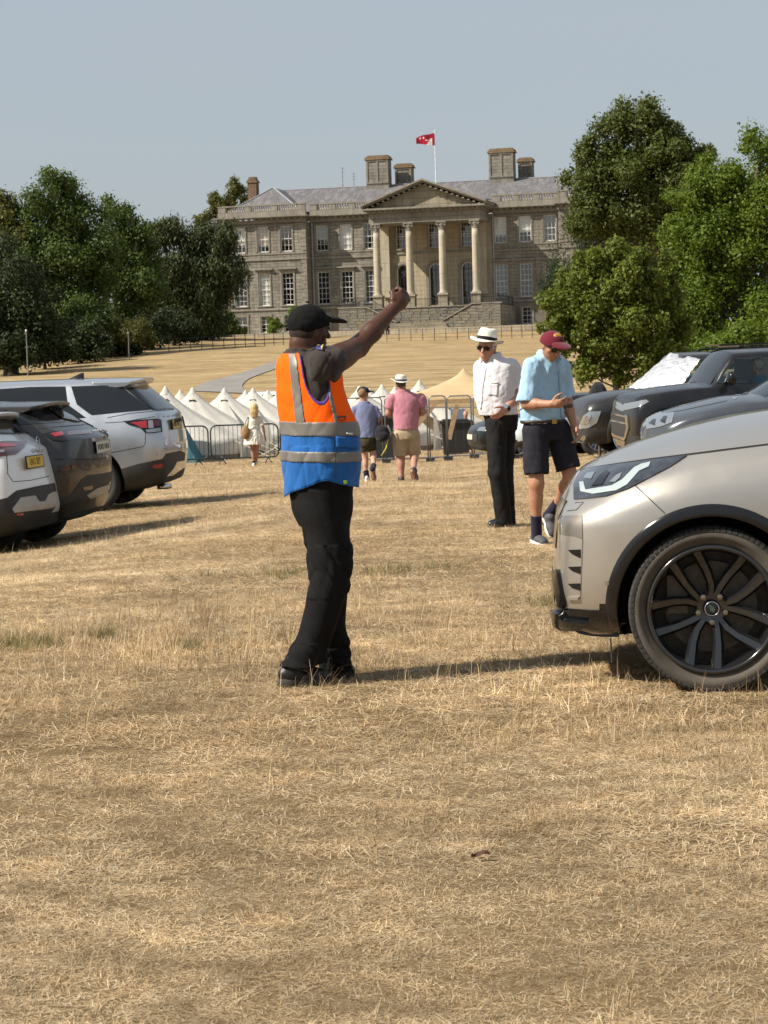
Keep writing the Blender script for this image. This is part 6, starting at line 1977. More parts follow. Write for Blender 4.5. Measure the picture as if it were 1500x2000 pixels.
def sunshade():
    C = [pt(1228, 759, 39.1), pt(1310, 690, 39.3), pt(1368, 702, 38.3), pt(1324, 764, 38.0)]
    o = C[0].copy()
    vs, fs = [], []
    n, k = 30, 20
    r = np.random.default_rng(4)
    for i in range(n+1):
        for j in range(k+1):
            u, v = i/n, j/k
            p = (C[0]*(1-u) + C[1]*u)*(1-v) + (C[3]*(1-u) + C[2]*u)*v - o
            b = .10*math.sin(PI*u)*math.sin(PI*v) - .12*math.sin(PI*u)*(1 if v == 0 else 0)*0
            p += Vector((-.5, -.75, .6))*(b + .006*math.sin(u*34 + 3*math.sin(v*9)) + .006*math.sin(v*31 + 2*math.sin(u*13)) + r.normal()*.002)
            vs.append(p)
    for i in range(n):
        for j in range(k): a = i*(k+1)+j; fs.append((a, a+1, a+k+2, a+k+1))
    m = MB(); m.add(vs, fs)
    t = NT('silver_foil')
    c = t.ramp(t.noise(t.coord('Object'), 14, 5), [(.3, (.42, .43, .45)), (.7, (.60, .61, .63))])
    mt = t.out(c, .42, t.bump(t.noise(t.coord('Object'), 22, 4), .7, .03), Metallic=.55)
    ob = m.build('sunshade', mt, None, o)
    md = ob.modifiers.new('thick', 'SOLIDIFY'); md.thickness = .012
    tag(ob, 'crinkled silver foil sunshade draped over the windscreen of the dark grey off-roader', 'sunshade')
sunshade()
pale = Car('parked_car', 'pale teal white hatchback behind the blue shirted man, its windscreen under the maple',
    spec_suv(4.0, 1.74, 1.42, 3.2, .75, .31, hood=.98, cowl=2.62, roofx=1.95, rim=.2, belt=.96), paint('pale_teal_white', (.56, .64, .64), .15, .25, .02, .05), (1075, 890), 47., (3.2, .72), 186.0, group=RROW)
pale.wheels(M_ALLOY, spokes=5)
pale.lay('side_window', [(2.45, 1.0), (.6, 1.04), (.9, 1.30), (1.8, 1.34)], M_CARGLASS, .003, .15, mode='L', mirror=True)
pale.lay('windscreen', [(2.58, -.62), (2.58, .62), (2.0, .52), (2.0, -.52)], glassy('teal_glass', (.05, .12, .12), .05), .003, .15, mode='T')
pale.lay('headlight', [(3.55, .66), (3.8, .62), (3.82, .72), (3.55, .78)], M_LENS, .01, .1, mode='L', mirror=True)
blk = Car('parked_car', 'black car nose with round lamps poking out left of the panama hatted man',
    spec_suv(4.3, 1.76, 1.5, 3.45, .8, .33, hood=1.0, cowl=2.8, rim=.21), P_BLACK, (968, 906), 49., (3.95, .75), 190.0, group=RROW)
blk.wheels(M_ALLOY, spokes=5)
blk.lay('headlight', [(3.85, .70), (4.10, .66), (4.12, .78), (3.9, .82)], M_LENS, .01, .1, mode='L', mirror=True)
blk.lay('grille', [(-.5, .45), (.5, .45), (.5, .62), (-.5, .62)], M_CLAD, .01, .1, mode='F')
blk.lay('headlight', [(.45, .70), (.72, .70), (.72, .80), (.45, .78)], M_LENS, .01, .1, mode='F', mirror=True)
blk.lay('number_plate', [(-.26, .5), (.26, .5), (.26, .61), (-.26, .61)], M_PLATEW, .02, .1, mode='F')
blk.lay('side_window', [(2.65, 1.02), (.7, 1.05), (1.0, 1.36), (1.9, 1.4)], M_CARGLASS, .003, .15, mode='L', mirror=True)
blk.lay('windscreen', [(2.76, -.6), (2.76, .6), (2.0, .52), (2.0, -.52)], M_CARGLASS, .003, .15, mode='T')
van = Car('camper_van', 'white van roof corner showing above the pickup at the edge of the frame',
    spec_suv(5.2, 1.95, 2.35, 4.3, 1.0, .35, hood=1.25, cowl=4.5, roofx=3.9, rim=.22, belt=1.3,
             zr=([0, .4, 3.9, 4.2, 4.5, 4.8, 5.1, 5.2], [2.2, 2.25, 2.25, 1.8, 1.3, 1.2, 1.0, .9]), zc=([0, .4, 3.9, 4.2, 4.5, 4.8, 5.1, 5.2], [2.3, 2.35, 2.35, 1.9, 1.36, 1.27, 1.06, .95])),
    P_WHITE, (1503, 868), 45., (4.6, .85), 186., cat='van', group=RROW)
van.wheels(M_ALLOY, spokes=5)
van.lay('side_window', [(4.2, 1.36), (3.2, 1.36), (3.2, 1.95), (3.85, 1.95)], M_CARGLASS, .003, .15, mode='L', mirror=True)
far = Car('camper_van', 'white estate car parked behind the bell tents, only its roof and dark windows visible',
    spec_suv(4.7, 1.8, 1.6, 3.8, .9, .34, hood=1.05, cowl=3.2, rim=.22), P_WHITE, (485, 853), 86., (2.4, .8), 182., cat='car')
far.root.name = 'estate_car'
far.wheels(M_ALLOY, spokes=5)
far.lay('side_window', [(3.0, 1.08), (1.9, 1.08), (1.9, 1.46), (2.4, 1.46)], M_CARGLASS, .003, .15, mode='L', mirror=True)
far.lay('side_window', [(1.8, 1.08), (.4, 1.1), (.6, 1.42), (1.8, 1.46)], M_CARGLASS, .003, .15, mode='L', mirror=True)
def jacket():
    d = 40.5
    a = pt(1168, 752, d)
    m = MB(); m.sm = True
    vs, fs = [], []
    n, k = 36, 9
    for i in range(k+1):
        t = i/k
        for j in range(n):
            an = 2*PI*j/n
            r = (.05 + .20*t**.6)*(1 + .22*math.sin(an*5 + t)*t + .10*math.sin(an*9 - 2*t)*t)
            vs.append((r*math.cos(an)*1.15, r*math.sin(an)*.6, .06 - .62*t - .06*math.sin(an*3)*t))
    for i in range(k):
        for j in range(n): fs.append((i*n+j, i*n+(j+1) % n, (i+1)*n+(j+1) % n, (i+1)*n+j))
    fs.append(tuple(range(n)))
    m.add(vs, fs)
    e = empty('hanging_jacket', a, 'dark jacket hanging over a post beneath the maple', 'jacket')
    m.build('jacket', cloth('dark_jacket_cloth', (.028, .026, .030)), e)
    p = MB(); g = gz(a.x, a.y) - a.z; p.tube([(0, 0, g), (0, 0, .02)], .03, 6); p.build('post', M_BARK, e)
jacket()
# ------------------------------------------------------------------ people: implicit bodies and clothes
def _lin(a, b): return np.asarray(a, float), np.asarray(b, float)
class Sdf:
    """Signed field on a grid; shapes are blended in, then skinned as one continuous mesh."""
    def __init__(s, lo, hi, h):
        s.lo = np.asarray(lo, float); s.h = h
        s.n = np.ceil((np.asarray(hi, float) - s.lo)/h).astype(int) + 1
        s.f = np.full(s.n, 1.0, np.float32)
    def box(s, lo, hi):
        a = np.clip(np.floor((np.asarray(lo) - s.lo)/s.h).astype(int), 0, s.n - 1)
        b = np.clip(np.ceil((np.asarray(hi) - s.lo)/s.h).astype(int) + 1, 1, s.n)
        sl = tuple(slice(int(p), int(max(q, p+1))) for p, q in zip(a, b))
        ax = [(np.arange(q.start, q.stop)*s.h + s.lo[i]).astype(np.float32) for i, q in enumerate(sl)]
        return sl, ax[0][:, None, None], ax[1][None, :, None], ax[2][None, None, :]
    def put(s, sl, g, k, op='u'):
        f = s.f[sl]
        if op == 'u':
            if k > 0:
                h = np.clip(.5 + .5*(f - g)/k, 0, 1)
                s.f[sl] = f*(1-h) + g*h - k*h*(1-h)
            else: s.f[sl] = np.minimum(f, g)
        elif op == 'd':
            if k > 0:
                h = np.clip(.5 - .5*(f + g)/k, 0, 1)
                s.f[sl] = f*(1-h) - g*h + k*h*(1-h)
            else: s.f[sl] = np.maximum(f, -g)
    @staticmethod
    def _cut(g, X, Y, Z, cuts):
        for p, n in cuts or ():
            n = np.asarray(n, float); n = n/np.linalg.norm(n)
            g = np.maximum(g, (X-p[0])*n[0] + (Y-p[1])*n[1] + (Z-p[2])*n[2])
        return g
    def cap(s, a, b, ra, rb, k=.02, cuts=None, op='u', ext=0.):
        a, b = _lin(a, b)
        r = max(ra, rb) + k + 2*s.h
        sl, X, Y, Z = s.box(np.minimum(a, b) - r, np.maximum(a, b) + r)
        d = b - a; L2 = max(d@d, 1e-9)
        t = np.clip(((X-a[0])*d[0] + (Y-a[1])*d[1] + (Z-a[2])*d[2])/L2, 0, 1)
        g = np.sqrt((X-a[0]-t*d[0])**2 + (Y-a[1]-t*d[1])**2 + (Z-a[2]-t*d[2])**2) - (ra + (rb-ra)*t)
        s.put(sl, s._cut(g, X, Y, Z, cuts), k, op)
    def chain(s, pts, rads, k=.02, cuts=None):
        for i in range(len(pts)-1): s.cap(pts[i], pts[i+1], rads[i], rads[i+1], k, cuts)
    def ell(s, c, r, k=.02, R=None, cuts=None, op='u'):
        """Ellipsoid with radii r along the columns of R."""
        c = np.asarray(c, float); r = np.asarray(r, float)
        m = max(r) + k + 2*s.h
        sl, X, Y, Z = s.box(c - m, c + m)
        dx, dy, dz = X-c[0], Y-c[1], Z-c[2]
        if R is None: R = np.eye(3)
        u = [dx*R[0][i] + dy*R[1][i] + dz*R[2][i] for i in range(3)]
        q = np.sqrt((u[0]/r[0])**2 + (u[1]/r[1])**2 + (u[2]/r[2])**2)
        q2 = np.sqrt((u[0]/r[0]**2)**2 + (u[1]/r[1]**2)**2 + (u[2]/r[2]**2)**2) + 1e-6
        g = q*(q - 1)/q2
        s.put(sl, s._cut(g, X, Y, Z, cuts), k, op)
    def loft(s, knots, k=.02, yaw=0., grow=0., cuts=None, top=True, bot=True, pw=2.):
        """knots: (z, cx, cy, a, b): ellipse a across, b front to back, turned by yaw."""
        K = np.array(sorted(knots)); z = K[:, 0]
        m = K[:, 3:5].max() + grow + k + 3*s.h
        sl, X, Y, Z = s.box([K[:, 1].min() - m, K[:, 2].min() - m, z[0] - grow - k - .03], [K[:, 1].max() + m, K[:, 2].max() + m, z[-1] + grow + k + .03])
        zz = Z.ravel()
        cx, cy, a, b = (pchip(z, K[:, i], zz)[None, None, :].astype(np.float32) for i in (1, 2, 3, 4))
        a, b = a + grow, b + grow
        c_, s_ = math.cos(yaw), math.sin(yaw)
        u, v = (X-cx)*c_ + (Y-cy)*s_, -(X-cx)*s_ + (Y-cy)*c_
        q = (np.abs(u/a)**pw + np.abs(v/b)**pw)**(1/pw)
        q2 = np.sqrt((u/a**2)**2 + (v/b**2)**2) + 1e-4
        g = q*(q-1)/q2
        g = np.maximum(g, z[0] - grow - Z) if bot else g
        g = np.maximum(g, Z - z[-1] - grow) if top else g
        s.put(sl, s._cut(g, X, Y, Z, cuts), k)
    def folds(s, amp, seed, freq=26., dirs=None, lo=None, hi=None, n=5):
        """Cloth folds: a few warped waves along the given directions push the surface in and out."""
        r = np.random.default_rng(seed)
        sl, X, Y, Z = s.box(lo if lo is not None else s.lo, hi if hi is not None else s.lo + s.n*s.h)
        g = 0
        for i in range(n):
            d = np.asarray(dirs[i % len(dirs)], float) + r.normal(size=3)*.22 if dirs is not None else r.normal(size=3)
            d = d/np.linalg.norm(d)*freq*r.uniform(.6, 1.5); ph = r.uniform(0, 6.3); e = r.normal(size=3)*freq*.35
            w = np.sin(X*e[0] + Y*e[1] + Z*e[2] + ph*2)
            w = np.sin(X*d[0] + Y*d[1] + Z*d[2] + ph + 1.5*w)
            g = g + (1 - np.abs(w))**2*1.4 - .5
        s.f[sl] += (amp*g/n*1.8).astype(np.float32)
    def cut(s, p, n):
        sl, X, Y, Z = s.box(s.lo, s.lo + s.n*s.h)
        s.f = s._cut(s.f, X, Y, Z, [(p, n)]).astype(np.float32)
    def copy(s):
        c = Sdf.__new__(Sdf); c.lo, c.h, c.n = s.lo, s.h, s.n; c.f = s.f.copy(); return c
    def mesh(s, name, mat, parent, smooth=1, loc=None):
        f = s.f
        f = np.pad(f, 1, constant_values=1.0)
        ins = f < 0
        if not ins.any(): return None
        c = ins[:-1, :-1, :-1].astype(np.int8)
        tot = np.zeros(np.array(f.shape) - 1, np.int8)
        for i in (0, 1):
            for j in (0, 1):
                for k in (0, 1): tot += ins[i:ins.shape[0]-1+i, j:ins.shape[1]-1+j, k:ins.shape[2]-1+k]
        act = np.argwhere((tot > 0) & (tot < 8))
        idx = np.full(tot.shape, -1, np.int32); idx[act[:, 0], act[:, 1], act[:, 2]] = np.arange(len(act))
        P = np.zeros((len(act), 3)); N = np.zeros(len(act))
        cor = {(i, j, k): f[act[:, 0]+i, act[:, 1]+j, act[:, 2]+k] for i in (0, 1) for j in (0, 1) for k in (0, 1)}
        for a in cor:
            for ax in range(3):
                if a[ax]: continue
                b = list(a); b[ax] = 1; b = tuple(b)
                va, vb = cor[a], cor[b]; k = (va < 0) != (vb < 0)
                t = va[k]/(va[k] - vb[k])
                q = np.tile(np.array(a, float), (k.sum(), 1)); q[:, ax] += t
                P[k] += q; N[k] += 1
        V = (act + P/N[:, None] - 1)*s.h + s.lo
        quads = []
        for ax in range(3):
            o1, o2 = [i for i in range(3) if i != ax]
            lo_ = [slice(None)]*3; hi_ = [slice(None)]*3
            lo_[ax] = slice(0, -1); hi_[ax] = slice(1, None)
            e = np.argwhere(ins[tuple(lo_)] != ins[tuple(hi_)])
            e = e[(e[:, o1] > 0) & (e[:, o2] > 0)]
            sgn = ins[e[:, 0], e[:, 1], e[:, 2]]
            def id_(d1, d2):
                q = e.copy(); q[:, o1] -= d1; q[:, o2] -= d2; return idx[q[:, 0], q[:, 1], q[:, 2]]
            Q = np.stack([id_(1, 1), id_(0, 1), id_(0, 0), id_(1, 0)], 1)
            flip = sgn if ax != 1 else ~sgn
            Q[~flip] = Q[~flip][:, ::-1]
            quads.append(Q)
        Q = np.concatenate(quads); Q = Q[(Q >= 0).all(1)]
        for _ in range(smooth):
            A = np.zeros_like(V); W = np.zeros(len(V))
            for i in range(4):
                a, b = Q[:, i], Q[:, (i+1) % 4]
                for c0, c1 in ((a, b), (b, a)):
                    np.add.at(A, c0, V[c1]); np.add.at(W, c0, 1)
            V = V*.5 + A/np.maximum(W, 1)[:, None]*.5
        o = link(name, np_mesh(name, V, Q, mat, True), parent)
        return o
def unit(v): v = np.asarray(v, float); return v/np.linalg.norm(v)
def hand(F, wrist, d, side, size=1., curl=.4, thumb=1., k=.006, point=False):
    """Hand growing from the wrist along d; side points to the thumb edge; fingers bend towards the palm (d x side)."""
    d = unit(d); side = unit(np.asarray(side) - d*np.dot(side, d)); pn = np.cross(d, side)*thumb
    w = np.asarray(wrist, float); S = size
    def rot(v, ax, a): return v*math.cos(a) + np.cross(ax, v)*math.sin(a) + ax*np.dot(ax, v)*(1-math.cos(a))
    R = np.stack([d, side, pn], 1)
    F.ell(w + d*.052*S, (.054*S, .041*S, .017*S), .012, R)
    F.cap(w, w + d*.05*S, .024*S, .028*S, .015)
    for i, (o, L, r) in enumerate(((.030, .088, .0088), (.010, .098, .0092), (-.011, .090, .0087), (-.030, .070, .0078))):
        p = w + d*.088*S + side*o*S
        v = unit(d + side*o*1.3)
        seg = [L*.46, L*.30, L*.24]
        cl = curl*(1 + .12*i) if not (point and i == 0) else curl*.15
        for j, q in enumerate(seg):
            v = rot(v, np.cross(v, pn)/max(np.linalg.norm(np.cross(v, pn)), 1e-6), cl*(.85, 1.15, .8)[j])
            pn2 = pn
            e = p + v*q*S
            F.cap(p, e, r*S*(1 - .07*j), r*S*(1 - .07*(j+1)), k if j else .008)
            p = e
    p = w + d*.025*S + side*.030*S
    v = unit(d*.75 + side*.75 + pn*.25)
    if curl > 1.1:            # closed fist: the thumb folds over the fingers
        for q, r, v in ((.040, .0125, d*.80 + side*.30 + pn*.50), (.034, .0110, d*.55 - side*.35 + pn*.65), (.026, .0095, -side*.95 + d*.1 + pn*.05)):
            e = p + unit(v)*q*S; F.cap(p, e, r*S, r*S*.92, .008); p = e
        return
    for j, (q, r) in enumerate(((.042, .0125), (.033, .0105), (.026, .0092))):
        e = p + v*q*S; F.cap(p, e, r*S, r*S*.92, .008); p = e
        v = unit(v + d*.35*min(1.5, curl+.4) - side*.22*min(1.5, curl+.3) + pn*.30*curl)
def head(F, c, f, up=(0, 0, 1), S=1., k=.012, nose=True, jaw=1.):
    """Skull and face: c is the middle of the head, f the way it looks."""
    f = unit(f); up = unit(np.asarray(up) - f*np.dot(up, f)); r = np.cross(f, up)
    R = np.stack([r, f, up], 1); c = np.asarray(c, float)
    P = lambda a, b, z: c + (r*a + f*b + up*z)*S
    F.ell(P(0, -.012, .028), (.076*S, .094*S, .090*S), k, R)
    F.ell(P(0, .018, -.035), (.060*S*jaw, .072*S, .078*S), .025, R)
    F.ell(P(0, .058, -.092), (.028*S*jaw, .024*S, .020*S), .02, R)
    for a in (-1, 1):
        F.ell(P(a*.045, .052, -.012), (.024*S, .020*S, .018*S), .012, R)
        F.ell(P(a*.032, .086, .020), (.017*S, .012*S, .011*S), .008, R, op='d')
        F.ell(P(a*.032, .074, .019), (.0125*S, .0125*S, .0115*S), .002, R)
        F.ell(P(a*.034, .083, .038), (.026*S, .010*S, .007*S), .008, R)
        F.ell(P(a*.077, -.008, .002), (.008*S, .020*S, .032*S), .006, R)
        F.ell(P(a*.083, -.004, .002), (.004*S, .010*S, .018*S), .003, R, op='d')
    if nose:
        F.cap(P(0, .086, .028), P(0, .112, -.016), .009*S, .013*S, .010)
        for a in (-1, 1): F.ell(P(a*.012, .102, -.020), (.009*S, .010*S, .008*S), .006, R)
    F.ell(P(0, .086, -.050), (.024*S, .012*S, .006*S), .006, R); F.ell(P(0, .084, -.063), (.021*S, .012*S, .007*S), .006, R)
    F.ell(P(0, .099, -.0565), (.024*S, .010*S, .0022*S), .003, R, op='d')
    return R
def shoe(F, heel, toe, S=1., k=.012, cuff=.09, w=.046):
    """Shoe upper from the heel to the toe point on the ground."""
    h, t = np.asarray(heel, float), np.asarray(toe, float)
    d = unit(t - h); L = np.linalg.norm(t - h); up = np.array([0, 0, 1.]); up = unit(up - d*np.dot(up, d)); sd = np.cross(d, up)
    R = np.stack([d, sd, up], 1)
    P = lambda a, z: h + d*a*L + up*z
    F.ell(P(.26, .045), (.26*L, w*.92, .052), k, R); F.ell(P(.62, .036), (.34*L, w*1.08, .040), k, R); F.ell(P(.84, .028), (.17*L, w*.95, .030), k, R)
    F.cap(P(.27, .05), P(.29, cuff), w*.9, w*.78, .02)
    F.cut(P(.5, .004), -up)
def sole(F, heel, toe, w=.046, th=.022):
    h, t = np.asarray(heel, float), np.asarray(toe, float)
    d = unit(t - h); L = np.linalg.norm(t - h); up = np.array([0, 0, 1.]); up = unit(up - d*np.dot(up, d)); sd = np.cross(d, up)
    R = np.stack([d, sd, up], 1)
    P = lambda a, z: h + d*a*L + up*z
    F.ell(P(.24, .01), (.27*L, w*1.0, .05), .01, R); F.ell(P(.66, .01), (.37*L, w*1.18, .05), .02, R)
    F.cut(P(.5, th), up); F.cut(P(.5, -.006), -up)
def skin_mat(name, col, rough=.5, spec=.4):
    t = NT(name)
    co = t.coord('Object')
    c = t.ramp(t.noise(co, 26, 4, .6), [(.3, tuple(x*.84 for x in col)), (.7, tuple(min(1, x*1.14) for x in col))])
    return t.out(c, rough, t.bump(t.noise(co, 300, 3), .15, .002), Specular_IOR_Level=spec, Subsurface_Weight=.06, Subsurface_Scale=.008)
class Fig:
    """A figure standing at distance d; J(px, py, dy) gives its joints from the photo, dy metres nearer (-) or farther (+)."""
    def __init__(s, name, label, foot, d, h, cat='person', group=None):
        s.d = d; s.h = h
        b = pt(foot[0], foot[1], d); b.z = gz(b.x, b.y)
        s.b = np.array(b); s.dz = pt(foot[0], foot[1], d).z - b.z
        s.root = empty(name, b, label, cat, group)
        s.k = FPX/d
    def J(s, px, py, dy=0.):
        p = np.array(pt(px, py, s.d + dy)) - s.b
        p[2] -= s.dz
        return p
    def K(s, rows, dy=0.):
        """Loft knots from (py, px, a, b[, dy])."""
        out = []
        for q in rows:
            p = s.J(q[1], q[0], dy + (q[4] if len(q) > 4 else 0)); out.append((p[2], p[0], p[1], q[2], q[3]))
        return out
    def grid(s, lo=(-.7, -.6, -.05), hi=(.9, .7, 2.05), h=None): return Sdf(lo, hi, h or s.h)
SK_DARK = skin_mat('deep_brown_skin', (.070, .027, .0145), .45, .35)
SK_PINK = skin_mat('ruddy_skin', (.43, .22, .155))
SK_TAN = skin_mat('tanned_skin', (.38, .19, .115))
SK_FAIR = skin_mat('fair_skin', (.50, .29, .21))
C_BLACK = cloth('black_trouser_cloth', (.0085, .0082, .0085), .25, 900, .3, .85, .0)
C_CAP = cloth('black_cap_cotton', (.0075, .0075, .0078), .2, 900, .2, .9, .0)
C_SHIRT = cloth('charcoal_tee', (.040, .033, .030), .18, 900, .5, .9, .1)
C_LEATHER = basic('black_boot_leather', (.011, .0105, .010), .42, .5, 18., .15, 90., Specular_IOR_Level=.35)
C_SOLE = basic('dark_rubber_sole', (.035, .033, .031), .8, .3, 14.)
HI_O = cloth('fluorescent_orange', (1.0, .115, .003), .04, 900, .45, .75, .0)
HI_B = cloth('royal_blue_vest', (.014, .105, .34), .15, 900, .6, .6, .1)
def tape_mat():
    t = NT('grey_reflective_tape')
    v = t.new('ShaderNodeTexVoronoi'); v.inputs['Scale'].default_value = 700; t.l.new(t.coord('Object'), v.inputs[0])
    c = t.ramp(v.outputs['Distance'], [(.2, (.20, .185, .165)), (.7, (.15, .14, .125))])
    return t.out(c, .5, None, Metallic=.25)
TAPE = tape_mat()
PIPE = cloth('purple_piping', (.10, .05, .22), .1)
# ---------------------------------------------------------------- marshal in the vest
def marshal():
    g = Fig('person', 'parking marshal with raised fist in orange and blue vest and black cap', (600, 1340), 10.0, .0052)
    J = g.J
    fa = math.radians(33); f = np.array([math.cos(fa), math.sin(fa), 0]); r = np.array([math.sin(fa), -math.cos(fa), 0]); up = np.array([0, 0, 1.])
    yaw = math.atan2(r[1], r[0])
    hc = J(605, 655); hf = unit(f + np.array([0, 0, -.06]))
    sR, eR, wR, hR = J(637, 716, -.15), J(699, 684, .06), J(768, 609, .19), J(795, 578, .24)
    sL, eL, wL = J(577, 722, .15), J(600, 820, .24), J(640, 895, .27)
    torso = g.K([(692, 598, .085, .08), (704, 600, .150, .095), (722, 603, .185, .112), (760, 604, .178, .118), (800, 613, .180, .134), (850, 625, .185, .150), (900, 627, .190, .156), (955, 627, .188, .152), (985, 626, .175, .140)])
    nearleg = [(958, 628, .112, .120, -.05), (1000, 630, .112, .120, -.06), (1050, 642, .102, .108, -.07), (1100, 647, .098, .104, -.08), (1150, 643, .094, .098, -.08), (1200, 630, .087, .090, -.08), (1250, 614, .082, .086, -.08), (1275, 602, .090, .088, -.08), (1303, 594, .106, .090, -.08)]
    farleg = [(958, 618, .108, .115, .09), (1050, 634, .098, .100, .10), (1120, 642, .092, .096, .11), (1200, 642, .084, .088, .12), (1260, 650, .076, .082, .12), (1312, 657, .074, .08, .12)]
    # body: one skin from head to feet
    B = g.grid((-.55, -.55, -.02), (.75, .55, 2.0))
    head(B, hc, hf, S=.93)
    nb = J(596, 700); B.cap(hc - f*.02 - up*.05, nb, .060, .068, .03)
    B.ell(hc - f*.055 - up*.055, (.05, .045, .05), .03)
    B.loft([(a, b, c, d_ - (.035 if a < 1.05 else .006), e_ - (.035 if a < 1.05 else .006)) for a, b, c, d_, e_ in torso], .03, yaw)
    B.chain([sR, eR], [.072, .049], .03); B.chain([eR, eR*.6 + wR*.4, wR], [.048, .046, .029], .02)
    B.ell(sR*.55 + eR*.45 + np.array([0, 0, -.012]), (.105, .053, .050), .03, np.stack([unit(eR-sR), unit(np.cross(eR-sR, up)), np.cross(unit(eR-sR), unit(np.cross(eR-sR, up)))], 1))
    hand(B, wR, hR - wR, np.array([.3, .2, .9]) - .0*r, 1.12, 1.45, -1.)
    B.chain([sL, eL, wL], [.07, .05, .033], .03); hand(B, wL, wL - eL, f, 1.0, .5, 1)
    B.loft([(a[0], a[1], a[2], a[3]-.02, a[4]-.02) for a in g.K(nearleg)], .02); B.loft([(a[0], a[1], a[2], a[3]-.02, a[4]-.02) for a in g.K(farleg)], .02)
    hA, tA = J(543, 1328, -.11), J(648, 1345, -.04); hA[2] = .012; tA[2] = .004
    hB, tB = J(628, 1325, .09), J(690, 1332, .17); hB[2] = .012; tB[2] = .004
    for h_, t_ in ((hA, tA), (hB, tB)): B.cap(h_ + up*.08 + unit(t_-h_)*.06, h_ + up*.05 + (t_-h_)*.75, .035, .025, .02)
    B.mesh('body', SK_DARK, g.root)
    # trousers
    T = g.grid((-.35, -.4, -.02), (.4, .45, 1.2))
    T.loft(g.K([(908, 628, .184, .150), (938, 627, .183, .148), (960, 626, .176, .142), (1000, 629, .160, .135), (1030, 634, .12, .12)]), .02, yaw)
    T.loft(g.K(nearleg), .025, 0, cuts=None); T.loft(g.K(farleg), .025)
    T.folds(.007, 3, 13, [(1, .5, .25), (.8, -.4, .5), (.9, .3, -.4)]); T.folds(.008, 9, 30, [(.3, 0, 1), (-.2, 0, 1)], (-.4, -.4, .02), (.4, .5, .20), 3)
    T.folds(.006, 14, 30, [(.7, .2, 1), (-.8, 0, 1)], (-.4, -.4, .42), (.4, .5, .66), 2)
    T.cap(J(633, 945, -.2), J(631, 985, -.235), .012, .016, .01, op='d')
    tr = T.mesh('trousers', C_BLACK, g.root)
    m = MB(); a, b = J(636, 940, -.205), J(637, 975, -.222)
    # boots
    for h_, t_ in ((hA, tA), (hB, tB)):
        S_ = g.grid((-.3, -.4, -.02), (.4, .4, .3), .005); shoe(S_, h_, t_, cuff=.11, w=.047)
        S_.folds(.003, 5, 40)
        bt = S_.mesh('boot', C_LEATHER, g.root)
        O = g.grid((-.3, -.4, -.02), (.4, .4, .1), .005); sole(O, h_, t_, .046, .030); O.mesh('sole', C_SOLE, bt)
        d = unit(t_-h_); sd = np.cross(d, up)
        l = MB()
        for q in range(5):
            c0 = h_ + (t_-h_)*(.42 + .075*q) + up*(.098 - .010*q); l.tube([c0 - sd*.028 - up*.012, c0 + up*.003, c0 + sd*.028 - up*.012], .0028, 5)
        l.tube([h_ + (t_-h_)*.42 + up*.10, h_ + (t_-h_)*.5 + up*.11 - sd*.05, h_ + (t_-h_)*.62 + up*.07 - sd*.06], .0025, 5)
        l.build('laces', C_CAP, bt)
    # tee under the vest
    S_ = g.grid((-.4, -.5, .9), (.5, .5, 1.75))
    S_.loft([q for q in torso if q[0] > .95], .02, yaw, .009)
    ax = unit(eR - sR); ce = sR + ax*.058
    S_.cap(sR - ax*.02, ce + ax*.05, .076, .070, .03, cuts=[(ce, ax)])
    S_.cap(nb - up*.03, nb + up*.005, .085, .074, .02, cuts=[(nb + up*.012, up)])
    axl = unit(eL - sL); S_.cap(sL, sL + axl*.2, .085, .072, .03, cuts=[(sL + axl*.16, axl)])
    S_.folds(.010, 21, 34, [(.9, .2, .5), (.7, .1, -.5), (1, .3, .1)])
    sh = S_.mesh('shirt', C_SHIRT, g.root)
    # sleeve badge: blue flash with yellow
    def on(F, p, n): return p
    # vest
    Vf = g.grid((-.4, -.5, .85), (.45, .5, 1.75), .005)
    vk = [q for q in torso if q[0] > .88] + []
    Vf.loft([q for q in vk if q[0] > 1.0] + g.K([(950, 627, .180, .146), (975, 627, .176, .142)]), .02, yaw, .020)
    for s_ in (sR, sL): Vf.cap(nb + (s_-nb)*.15, nb + (s_-nb)*.72, .075, .080, .03)
    Vf.folds(.006, 31, 16, [(.9, 0, .4), (.9, .3, -.3), (1, 0, .1)])
    Vf.folds(.005, 32, 26, [(1, 0, .5), (.9, 0, -.4)], (-.4, -.5, .9), (.5, .5, 1.12), 3)
    sl, X, Y, Z = Vf.box(Vf.lo, Vf.lo + Vf.n*Vf.h)
    # armholes: deep U open at the shoulder, cut straight through from the side
    def hole(c, rx, rz, tilt):
        dx, dz = X - c[0], Z - c[2]
        # distance inside a U whose foot is round and whose sides run up
        dx = dx - tilt*dz
        zz = np.minimum(dz, 0)
        return np.sqrt((dx/rx)**2 + (zz/rz)**2)*min(rx, rz) - min(rx, rz)
    cH = J(618, 742, -.15)
    arm = hole(cH, .058, .125, -.16)
    near = (Y - .0) + (X-cH[0])*-.4
    armN = np.maximum(arm, near - .02) + 0*Z
    full = Vf.f.copy()
    v1 = np.maximum(full, -armN)
    cN = nb + f*.02; neck = np.sqrt((X-cN[0])**2 + (Y-cN[1])**2 + ((Z-cN[2])*.6)**2) - .082
    v1 = np.maximum(v1, -neck)
    # hem: high at the side, dropping front and back
    hz = J(640, 941)[2]; cx = J(640, 941)[0]
    hem = hz - .058*np.clip(np.abs(X - cx)/.17, 0, 1.3)**1.6 - .004*np.sin(X*40) - Z
    v1 = np.maximum(v1, hem)
    v1 = np.maximum(v1, Z - J(600, 703)[2] - .02)
    shell = np.maximum(v1, -(full + .012))
    def part(field, name, mat, parent=None, smooth=1):
        q = Vf.copy(); q.f = field.astype(np.float32); return q.mesh(name, mat, parent or g.root, smooth)
